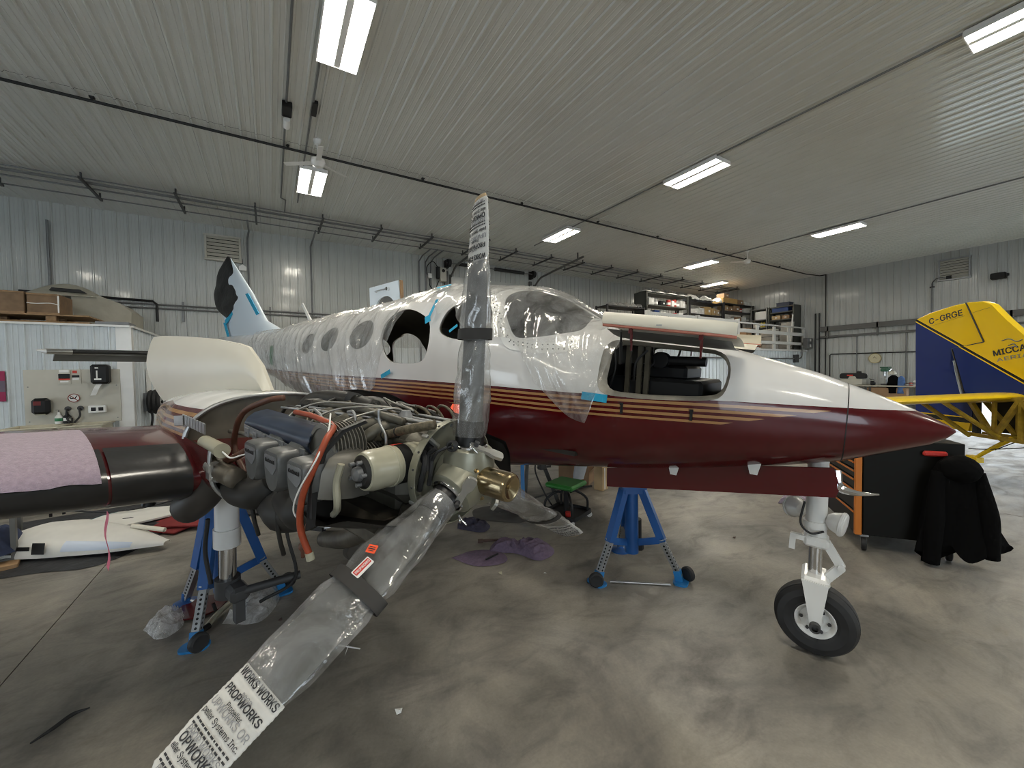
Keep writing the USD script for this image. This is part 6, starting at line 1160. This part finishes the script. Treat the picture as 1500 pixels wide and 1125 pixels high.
# ceiling fans
def fan(lb, x, y):
    t = thing("ceiling_fan", lb, "fan", (x, y, HC)); obj("canopy", MB().lathe([(0, -.10), (.05, -.09), (.075, -.02), (.07, 0), (0, 0)], (0, 0, 0), (0, 0, 1), 20), K["white_paint"], t); obj("downrod", MB().cyl((0, 0, -.35), (0, 0, -.05), .016), K["white_paint"], t)
    obj("motor", MB().lathe([(0, -.50), (.06, -.50), (.10, -.47), (.125, -.42), (.115, -.37), (.05, -.33), (0, -.33)], (0, 0, 0), (0, 0, 1), 28), K["white_paint"], t)
    for k in range(3): a = k*2.094+.5; u = np.array([math.cos(a), math.sin(a), 0]); w = np.cross([0, 0, 1], u); obj("blade", MB().box(u*.36+[0, 0, -.43], (.50, .09, .006), np.stack([u, w*.97+np.array([0, 0, .2]), np.cross(u, w)], 1)), K["white_paint"], t)
fan("white three-blade ceiling fan above the left strip lamp", .86, 8.12); fan("white ceiling fan far right near the black pipe", 15.0, 8.0)
t = thing("junction_box", "dark junction box on the ceiling left of the fan", "box", (.35, 7.35, HC)); obj("box", MB().box((0, 0, -.06), (.14, .3, .10), bevel=.01), K["black_plastic"], t); obj("camera_body", MB().cyl((0, .15, -.13), (0, .32, -.17), .05), K["paper_white"], t); obj("bracket", MB().box((.38, -.18, -.03), (.08, .36, .05)), K["black_steel"], t)

# ================================================================ RIGHT: MEZZANINE WITH SHELVES, BENCH ALONG THE RIGHT WALL
MX, MY, MZ = 10.8, 9.0, 2.5
mz = thing("mezzanine", "white clad store room with a mezzanine deck in the far right corner", "mezzanine", kind="structure")
cladding(mz, K["office_steel"], MX, XR-.02, 0, MZ-.04, lambda s, t, h: (s, MY-h, t)); cladding(mz, K["office_steel"], -YB+.02, -MY, 0, MZ-.04, lambda s, t, h: (MX-h, -s, t))
obj("deck", MB().box(((MX+XR)/2, (MY+YB)/2, MZ-.05), (XR-MX-.03, YB-MY-.03, .1)), K["wood"], mz); obj("fascia", MB().box(((MX+XR)/2, MY-.025, MZ-.02), (XR-MX-.03, .04, .08)), K["white_paint"], mz); obj("core", MB().box(((MX+XR)/2+.05, (MY+YB)/2+.05, MZ/2-.06), (XR-MX-.3, YB-MY-.3, MZ-.16)), K["dark_steel"], mz)
ral = thing("picket_railing", "white picket railing along the mezzanine edge", "railing", (MX, MY+.05, MZ)); mk("rail_white", (.72, .72, .69), .5)
for x in (.05, 2.8, 5.45): obj("post", MB().box((x, 0, .58), (.12, .12, 1.22)), K["rail_white"], ral)
for z in (.12, 1.10): obj("rail", MB().box((2.75, 0, z), (5.4, .05, .10)), K["rail_white"], ral)
for k in range(44): obj("picket", MB().box((.20+.12*k, -.01, .61), (.045, .035, .92)), K["rail_white"], ral)
ra2 = thing("board_railing", "white board railing of three rails, right of the picket railing", "railing", (MX+5.5, MY+.05, MZ))
for x in (1.45, 2.85, 4.15, 5.6): obj("post", MB().box((x, 0, .5), (.19, .05, 1.02)), K["rail_white"], ra2)
for z, h_ in ((.30, .12), (.74, .15), (1.06, .06)): obj("rail", MB().box((2.8, -.03, z), (5.7, .04, h_)), K["rail_white"], ra2)
mk("shelf_black", (.028, .028, .03), .5); mk("shelf_green", (.075, .08, .07), .5); mk("shelf_grey", (.20, .205, .20), .5)
CNT = {}
def shelf(lb, x0, x1, y0, y1, ztop, decks, m, side=False, along="x"):
    t = thing("storage_shelf", lb, "shelf", (0, 0, 0))
    for x in (x0, x1):
        for y in (y0, y1): obj("upright", MB().box((x, y, (MZ+ztop)/2), (.06, .06, ztop-MZ)), K[m], t)
    for z in decks: obj("deck", MB().box(((x0+x1)/2, (y0+y1)/2, z-.02), (x1-x0, y1-y0, .045)), K[m], t)
    if side == "x": obj("side_panel", MB().box((x0-.02, (y0+y1)/2, (MZ+ztop)/2), (.02, y1-y0, ztop-MZ)), K[m], t)
    if side == "y": obj("side_panel", MB().box(((x0+x1)/2, y0-.02, (MZ+ztop)/2), (x1-x0, .02, ztop-MZ)), K[m], t)
    return t
S0 = shelf("low open black shelf at the left end of the mezzanine", 11.25, 13.35, 11.3, 11.9, 4.28, (3.2, 3.75, 4.25), "shelf_black")
S1 = shelf("tall dark green cabinet shelf left of the black shelves", 13.5, 16.25, 11.3, 11.9, 4.98, (3.0, 3.5, 3.95, 4.45, 4.96), "shelf_green", "x")
S2 = shelf("black shelf with a white plastic roll on top, beside the green one", 16.4, 18.95, 11.3, 11.9, 4.84, (3.1, 3.65, 4.25, 4.82), "shelf_black")
S3 = shelf("black shelf with timber and cartons on top in the corner", 19.1, 21.75, 11.3, 11.9, 4.95, (3.1, 3.6, 4.1, 4.55, 4.93), "shelf_black")
S4 = shelf("grey shelf with yellow bottles against the right wall", 21.4, 22.0, 10.45, 11.2, 4.72, (3.2, 3.75, 4.15, 4.70), "shelf_grey")
S5 = shelf("tall grey-green cabinet at the right end of the mezzanine", 21.4, 22.0, 9.25, 10.35, 4.70, (3.1, 3.6, 4.05, 4.42, 4.68), "shelf_green", "y")
for m_, c_ in (("tote_blue", (.02, .06, .22)), ("tote_navy", (.05, .06, .10)), ("can_grey", (.35, .35, .34)), ("can_red", (.4, .04, .03)), ("bottle_yellow", (.75, .60, .02)), ("white_carton", (.70, .70, .67)), ("timber", (.62, .40, .15)), ("manila", (.52, .36, .16)), ("film_white", (.75, .75, .72)), ("drum_grey", (.38, .37, .34))): mk(m_, c_, .55, var=.12)
COL = {"cardboard": "brown cardboard box", "cardboard_light": "tan cardboard box", "white_carton": "white carton", "can_grey": "grey tin", "can_red": "red tin", "bottle_yellow": "yellow bottle", "black_plastic": "black box", "tote_blue": "blue tote", "tote_navy": "navy tote", "manila": "pale brown carton", "timber": "yellow timber bundle", "paper_white": "white box"}
ORD = ["first", "second", "third", "fourth", "fifth", "sixth", "seventh", "eighth", "ninth", "tenth", "eleventh", "twelfth"]
def stock(where, z, items, y=11.35, x=None, wallside=False):
    """items: (material, start, width, height, depth); every one a thing of its own on the deck at height z"""
    for k, (m_, s, w, h_, d) in enumerate(items):
        lb = f"{COL[m_]}, {ORD[k]} from left, {where}"; c = (s+w/2, y+d/2, z+.004) if not wallside else (21.45+d/2, s-w/2, z+.004)
        cat = COL[m_].split()[-1]; nm = {"box": "storage_box", "carton": "storage_carton", "tin": "paint_tin", "bottle": "bottle", "tote": "plastic_tote", "bundle": "timber_bundle"}[cat]
        t = thing(nm, lb, cat, c)
        if cat in ("tin", "bottle"):
            r = w*.46; obj("can", MB().lathe([(0, 0), (r, 0), (r, h_*.86), (r*.6 if cat == "bottle" else r, h_*.9), (r*.35 if cat == "bottle" else r*.95, h_), (0, h_)], (0, 0, 0), (0, 0, 1), 16), K[m_], t); obj("label", MB().lathe([(r*1.01, h_*.25), (r*1.02, h_*.25), (r*1.02, h_*.6), (r*1.01, h_*.6)], (0, 0, 0), (0, 0, 1), 16), K["paper_white" if m_ != "paper_white" else "can_red"], t)
        else:
            sz = (w*.96, d, h_) if not wallside else (d, w*.96, h_); obj("body", MB().box((0, 0, h_/2), sz, bevel=.008), K[m_], t)
            if cat in ("box", "carton"): obj("label", MB().box((w*.15, -d/2-.002, h_*.5) if not wallside else (-d/2-.002, 0, h_*.5), (w*.25, .004, h_*.3) if not wallside else (.004, w*.25, h_*.3)), K["paper_white"], t)
            if cat == "tote": obj("lid", MB().box((0, 0, h_+.01), (sz[0]+.03, sz[1]+.03, .025), bevel=.006), K[m_], t)
            if cat == "bundle":
                for q in range(3): obj("plank_edge", MB().box((0, -d/2-.004, h_*(q+.5)/3), (w, .01, h_/3.6)), K["timber"], t)
stock("upper deck of the low open shelf", 3.75, [("black_plastic", 11.5, .55, .16, .4), ("white_carton", 12.1, .5, .12, .4), ("can_red", 12.75, .24, .2, .24), ("cardboard", 13.02, .28, .2, .3)])
stock("lower deck of the low open shelf", 3.2, [("white_carton", 11.6, .7, .25, .4), ("paper_white", 12.4, .7, .3, .4)])
stock("upper deck of the tall green shelf", 4.45, [("white_carton", 13.7, .36, .28, .35), ("can_grey", 14.1, .3, .25, .3), ("black_plastic", 14.45, .35, .2, .3), ("can_red", 15.0, .2, .3, .2), ("paper_white", 15.22, .16, .26, .2), ("can_red", 15.4, .2, .34, .2), ("can_grey", 15.62, .2, .28, .2), ("white_carton", 15.85, .3, .3, .3)])
stock("middle deck of the tall green shelf", 3.95, [("can_grey", 13.7, .3, .24, .3), ("tote_blue", 14.05, .34, .26, .3), ("white_carton", 14.45, .4, .24, .3), ("black_plastic", 15.0, .36, .2, .3), ("can_red", 15.4, .22, .24, .2), ("paper_white", 15.7, .3, .26, .3)])
stock("lower deck of the tall green shelf", 3.5, [("black_plastic", 13.8, .4, .3, .3), ("cardboard", 14.4, .4, .26, .3), ("paper_white", 15.2, .5, .24, .3)])
stock("upper deck under the white plastic roll", 4.25, [("white_carton", 16.55, .6, .22, .4), ("white_carton", 17.2, .4, .30, .4), ("manila", 17.65, .5, .38, .4), ("manila", 18.2, .3, .34, .4), ("cardboard_light", 18.52, .3, .3, .4)])
stock("middle deck under the white plastic roll", 3.65, [("cardboard", 16.5, 1.2, .30, .45), ("cardboard_light", 17.3, .55, .42, .5), ("black_plastic", 18.1, .5, .25, .4), ("white_carton", 18.65, .22, .22, .3)], y=11.22)
stock("top of the black corner shelf", 4.93, [("timber", 19.12, 1.25, .26, .6), ("cardboard", 20.42, .5, .24, .5), ("white_carton", 21.05, .62, .20, .4)])
stock("on the timber bundle", 5.195, [("cardboard", 19.2, .42, .2, .4)])
stock("second deck of the black corner shelf", 4.55, [("cardboard_light", 19.25, .34, .26, .4), ("cardboard", 19.65, .30, .20, .4), ("cardboard", 20.0, .6, .30, .4), ("can_red", 20.66, .22, .2, .2), ("white_carton", 20.95, .7, .2, .4)])
stock("third deck of the black corner shelf", 4.1, [("white_carton", 19.25, .55, .26, .4), ("can_grey", 19.9, .3, .2, .3), ("cardboard", 20.3, .4, .2, .4), ("paper_white", 20.8, .4, .22, .4), ("can_grey", 21.3, .3, .2, .3)])
stock("bottom deck of the black corner shelf", 3.6, [("black_plastic", 19.3, .6, .2, .4), ("white_carton", 20.2, .9, .14, .4)])
stock("bottle deck of the grey right-wall shelf", 3.75, [("white_carton", 11.15, .2, .2, .3), ("can_grey", 10.93, .12, .2, .12), ("bottle_yellow", 10.80, .11, .26, .11), ("bottle_yellow", 10.68, .11, .26, .11), ("can_grey", 10.55, .1, .2, .1)], wallside=True)
stock("top row of the grey right-wall shelf", 4.15, [("paper_white", 11.05, .55, .40, .4)], wallside=True)
stock("top of the tall right-wall cabinet", 4.68, [("tote_navy", 10.05, .6, .16, .4)], wallside=True)
stock("upper deck of the tall right-wall cabinet", 4.42, [("tote_blue", 10.25, .75, .18, .4)], wallside=True)
stock("second deck of the tall right-wall cabinet", 4.05, [("cardboard_light", 10.25, .4, .2, .4), ("cardboard", 9.8, .35, .18, .4)], wallside=True)
rows = [[(16.5+2.4*k/20, 11.55+.3*math.cos(t), 4.9+.12*max(0, math.sin(t))*(1.2+math.sin(k*.7))+.03*math.sin(k*2+t*3)) for t in np.linspace(-.2, 3.4, 12)] for k in range(21)]
obj("plastic_roll", MB().grid(rows), K["film_white"], label="white plastic sheeting heaped on top of the black shelf", cat="sheeting", smooth=True)
rows = [[(13.5+2.7*k/20, 11.55+.3*math.cos(t), 4.97+.05*max(0, math.sin(t))*(1.2+math.sin(k*1.1))) for t in np.linspace(-.1, 3.3, 10)] for k in range(21)]
obj("paper_sheets", MB().grid(rows), K["film_white"], label="thin white sheets lying on top of the tall green shelf", cat="sheets", smooth=True)
rows = [[(11.6+1.6*k/16, 11.55+.28*math.cos(t), 4.27+.12*max(0, math.sin(t))*(1+.5*math.sin(k*1.7))+.02*math.sin(k*3+t*4)) for t in np.linspace(-.1, 3.3, 10)] for k in range(17)]
obj("clear_plastic", MB().grid(rows), K["bag_film"], label="crumpled clear plastic on top of the low open shelf", cat="plastic", smooth=True)
t = thing("fibre_drum", "grey fibre drum behind the right end of the board railing", "drum", (20.2, 9.75, MZ)); obj("body", MB().lathe([(0, 0), (.36, 0), (.36, .95), (.0, .95)], (0, 0, 0), (0, 0, 1), 32), K["drum_grey"], t); obj("hoop", MB().lathe([(.36, .28), (.375, .30), (.36, .32)], (0, 0, 0), (0, 0, 1), 32).lathe([(.36, .62), (.375, .64), (.36, .66)], (0, 0, 0), (0, 0, 1), 32), K["grey_steel"], t); obj("lid", MB().lathe([(0, 1.02), (.30, 1.0), (.385, .97), (.385, .93), (.36, .93)], (0, 0, 0), (0, 0, 1), 32), K["board_beige"], t)
t = thing("leaning_board", "grey foam board leaning on the tall cabinet", "board", (21.15, 9.45, MZ)); obj("sheet", MB().box((0, 0, .68), (.05, .55, 1.38), rot((0, 1, 0), 12)), K["drum_grey"], t); obj("strip", MB().box((-.06, -.25, .95), (.04, .05, 1.5), rot((0, 1, 0), 8)), K["rail_white"], t)
for k, (x, h_) in enumerate(((17.95, .95), (18.35, .35))): t = thing("tall_carton", ("tall brown carton" if k == 0 else "short brown carton")+" standing behind the board railing", "carton", (x, 9.7, MZ)); obj("body", MB().box((0, 0, h_/2), (.42, .4, h_), bevel=.01), K["cardboard"], t); obj("tape_seam", MB().box((0, -.202, h_/2), (.05, .004, h_)), K["cardboard_light"], t)
t = thing("white_bucket", "white bucket behind the board railing beside the brown cartons", "bucket", (18.85, 9.6, MZ)); obj("body", MB().lathe([(0, 0), (.14, 0), (.17, .36), (.16, .36), (0, .34)], (0, 0, 0), (0, 0, 1), 24), K["paper_white"], t); obj("label", MB().lathe([(.152, .1), (.166, .25)], (0, 0, 0), (0, 0, 1), 24), K["cardboard"], t)
t = thing("fuse_box", "grey electrical box at the corner of the mezzanine", "electrical box", (21.75, 8.80, 2.82)); obj("case", MB().box((0, 0, 0), (.5, .2, .48), bevel=.01), K["grey_steel"], t)
for z in (-.12, .14): obj("plate", MB().box((.0, -.105, z), (.14, .01, .12)), K["paper_white"], t)
t = thing("junction_box", "small dark junction box on a conduit below the mezzanine edge", "box", (20.9, 8.93, 2.10)); obj("case", MB().box((0, 0, 0), (.32, .12, .36), bevel=.01), K["dark_steel"], t); obj("conduit", MB().tube([(-9.5, .02, .02), (-.1, .02, .0)], .03, sm=0).tube([(.1, .0, 0), (.5, .0, .05), (.6, 0, .3), (.6, 0, .6)], .03), K["grey_steel"], t)
# right wall
t = thing("girt_band", "dark grey steel band along the right wall on brackets", "beam", (XR-.1, 0, 0)); obj("band", MB().box((0, 1.0, 3.44), (.12, 14.8, .22)), K["track_grey"], t); obj("lower_rail", MB().box((0, 1.0, 3.08), (.06, 14.8, .08)), K["track_grey"], t)
for y in (8.1, 6.35, 4.6, 2.8, 1.0): obj("bracket", MB().box((-.02, y, 3.28), (.08, .06, .55)), K["track_grey"], t)
pipe("level_cable", "black cable running level along the right wall above the clock", [(XR-.06, 8.04, 1.0), (XR-.06, 8.04, 2.22), (XR-.06, 7.98, 2.27), (XR-.06, 3.5, 2.22)], .022, "black_steel", "cable")
for lb, pts in (("vertical conduit on the right wall left of the clock", [(XR-.06, 8.6, 3.0), (XR-.06, 7.2, 3.05), (XR-.06, 7.06, 3.0), (XR-.06, 7.06, 1.3)]), ("vertical conduit on the right wall beside the blue rudder", [(XR-.06, 5.47, 3.3), (XR-.06, 5.47, .95)]), ("conduit below the caged louvre fan on the right wall", [(XR-.06, 4.76, 4.7), (XR-.06, 4.76, 3.4)])): pipe("vertical_conduit", lb, pts, .022, "grey_steel", "conduit")
obj("hoop_frame", MB().tube([(XR-.1, 8.6, 1.2), (XR-.1, 8.6, 4.2), (XR-.1, 8.44, 4.2), (XR-.1, 8.44, 1.2)], .03, sm=0), K["black_steel"], label="black steel hoop standing against the right wall at the mezzanine", cat="frame")
t = thing("clock", "round cream wall clock on the right wall", "clock", (XR-.08, 6.43, 2.02)); RX = np.array([[0, 0, -1], [-1, 0, 0], [0, 1, 0]], float)
obj("face", MB().prism(ellipse(0, 0, .19, .19), 0, .03, RX), mk("clock_face", (.62, .57, .40), .5), t); obj("bezel", MB().prism(ellipse(0, 0, .215, .215), 0, .045, RX, holes=[ellipse(0, 0, .188, .188)]), mk("brass_dull", (.40, .34, .18), .4, metal=.5), t); obj("hands", MB().box((-.036, .03, .045), (.004, .012, .11), rot((1, 0, 0), 35)).box((-.036, -.03, .02), (.004, .014, .08), rot((1, 0, 0), -60)), K["black_steel"], t)
t = thing("work_bench", "long work bench against the right wall", "bench", (21.5, 6.3, 0)); obj("top", MB().box((0, 0, .88), (1.0, 3.4, .06), bevel=.008), K["canvas_cream"], t)
for y in (-1.6, 0, 1.6):
    for x in (-.44, .44): obj("leg", MB().box((x, y, .43), (.07, .07, .86)), K["dark_steel"], t)
obj("lower_shelf", MB().box((0, 0, .3), (.9, 3.2, .03)), K["wood"], t); obj("front_clutter", MB().box((-.3, -.5, .6), (.3, 1.2, .45), bevel=.02), K["cardboard"], t)
t = thing("band_saw", "black metal-cutting band saw on the bench", "saw", (21.35, 6.95, .91)); obj("base", MB().box((0, 0, .12), (.5, .75, .24), bevel=.02), K["board_beige"], t); obj("bow", MB().prism(rpoly([(-.45, .26), (.45, .26), (.45, .42), (.38, .50), (-.38, .50), (-.45, .42)], .08), -.09, .09, RX), K["black_steel"], t); obj("guard", MB().prism(rpoly([(-.16, .22), (.16, .22), (.10, .36), (-.10, .36)], .03), -.02, .10, RX), K["board_beige"], t); obj("red_badge", MB().box((-.1, .08, .40), (.01, .2, .06)), K["label_red"], t); obj("motor", MB().cyl((.05, -.25, .5), (.05, -.12, .5), .07), K["black_steel"], t)
t = thing("drill_press", "green-headed bench drill press beside the hanging blue jacket", "drill press", (21.3, 5.88, .91)); obj("base", MB().box((0, 0, .03), (.3, .25, .06), bevel=.01), K["dark_steel"], t); obj("column", MB().cyl((.05, 0, .05), (.05, 0, .62), .035), K["aluminium"], t); obj("head", MB().box((-.05, 0, .62), (.36, .22, .14), bevel=.03).box((-.02, 0, .72), (.42, .26, .05), bevel=.02), mk("machine_green", (.04, .13, .08), .45), t); obj("chuck", MB().cyl((-.14, 0, .38), (-.14, 0, .56), .035), K["chrome"], t); obj("table", MB().cyl((-.1, 0, .25), (-.1, 0, .27), .12), K["aluminium"], t); obj("feed_handle", MB().bar((-.12, -.1, .55), (-.2, -.2, .42), .015).bar((-.12, -.1, .55), (-.05, -.2, .66), .015), K["chrome"], t)
jx = thing("work_coat", "black and light blue coat hung by the drill press on the bench", "coat", (21.15, 5.55, .60))
def coat(nm, m_, y0, w, d, h_, sd):
    rw = []; th2 = np.linspace(0, 2*np.pi, 30, endpoint=False)
    for k, z in enumerate(np.linspace(h_, 0, 9)):
        s_ = np.interp(k, [0, 1, 4, 8], [.25, .75, 1, 1.08]); f_ = 1+.12*np.sin(th2*5+sd+k*.5)*k/8; rw.append(np.stack([np.cos(th2)*d*s_*f_, y0+np.sin(th2)*w*s_*f_, np.full(30, z)], 1))
    obj(nm, MB().loft(rw), m_, jx, smooth=True)
coat("back", K["jacket_black"], .06, .20, .13, .72, 1); coat("front", mk("sky_cloth", (.10, .20, .46), .9, var=.4, vscale=7), -.17, .13, .12, .68, 3)
obj("hard_hat", MB().lathe([(0, .14), (.08, .12), (.13, .05), (.135, 0), (.16, -.01), (0, -.01)], (21.2, 5.66, 1.36), (0, 0, 1), 24), K["board_beige"], label="pale cap on top of the hanging coat", cat="cap", smooth=30)
t = thing("bench_vise", "small dark vise on the bench between saw and drill", "vise", (21.2, 6.25, .91)); obj("body", MB().box((0, 0, .06), (.2, .12, .12), bevel=.02).box((0, .02, .14), (.14, .1, .06), bevel=.015), K["black_steel"], t); obj("bar", MB().bar((-.1, -.08, .2), (-.05, .1, .26), .02), K["black_steel"], t)
for k, (y, x, m_, h_, lb) in enumerate(((5.12, 21.2, "can_red", .12, "red tin on the bench right of the coat"), (5.02, 21.3, "paper_white", .2, "white box on the bench right of the coat"), (5.2, 21.1, "dark_part", .09, "dark part on the bench right of the coat"), (4.9, 21.3, "can_red", .3, "tall red bottle at the right end of the bench"))):
    t = thing("bench_item", lb, "item", (x, y, .91)); obj("body", MB().lathe([(0, 0), (.06, 0), (.06, h_*.8), (.03, h_), (0, h_)], (0, 0, 0), (0, 0, 1), 16), K[m_], t); obj("label", MB().lathe([(.0605, h_*.2), (.062, h_*.2), (.062, h_*.6), (.0605, h_*.6)], (0, 0, 0), (0, 0, 1), 16), K["can_grey"], t)
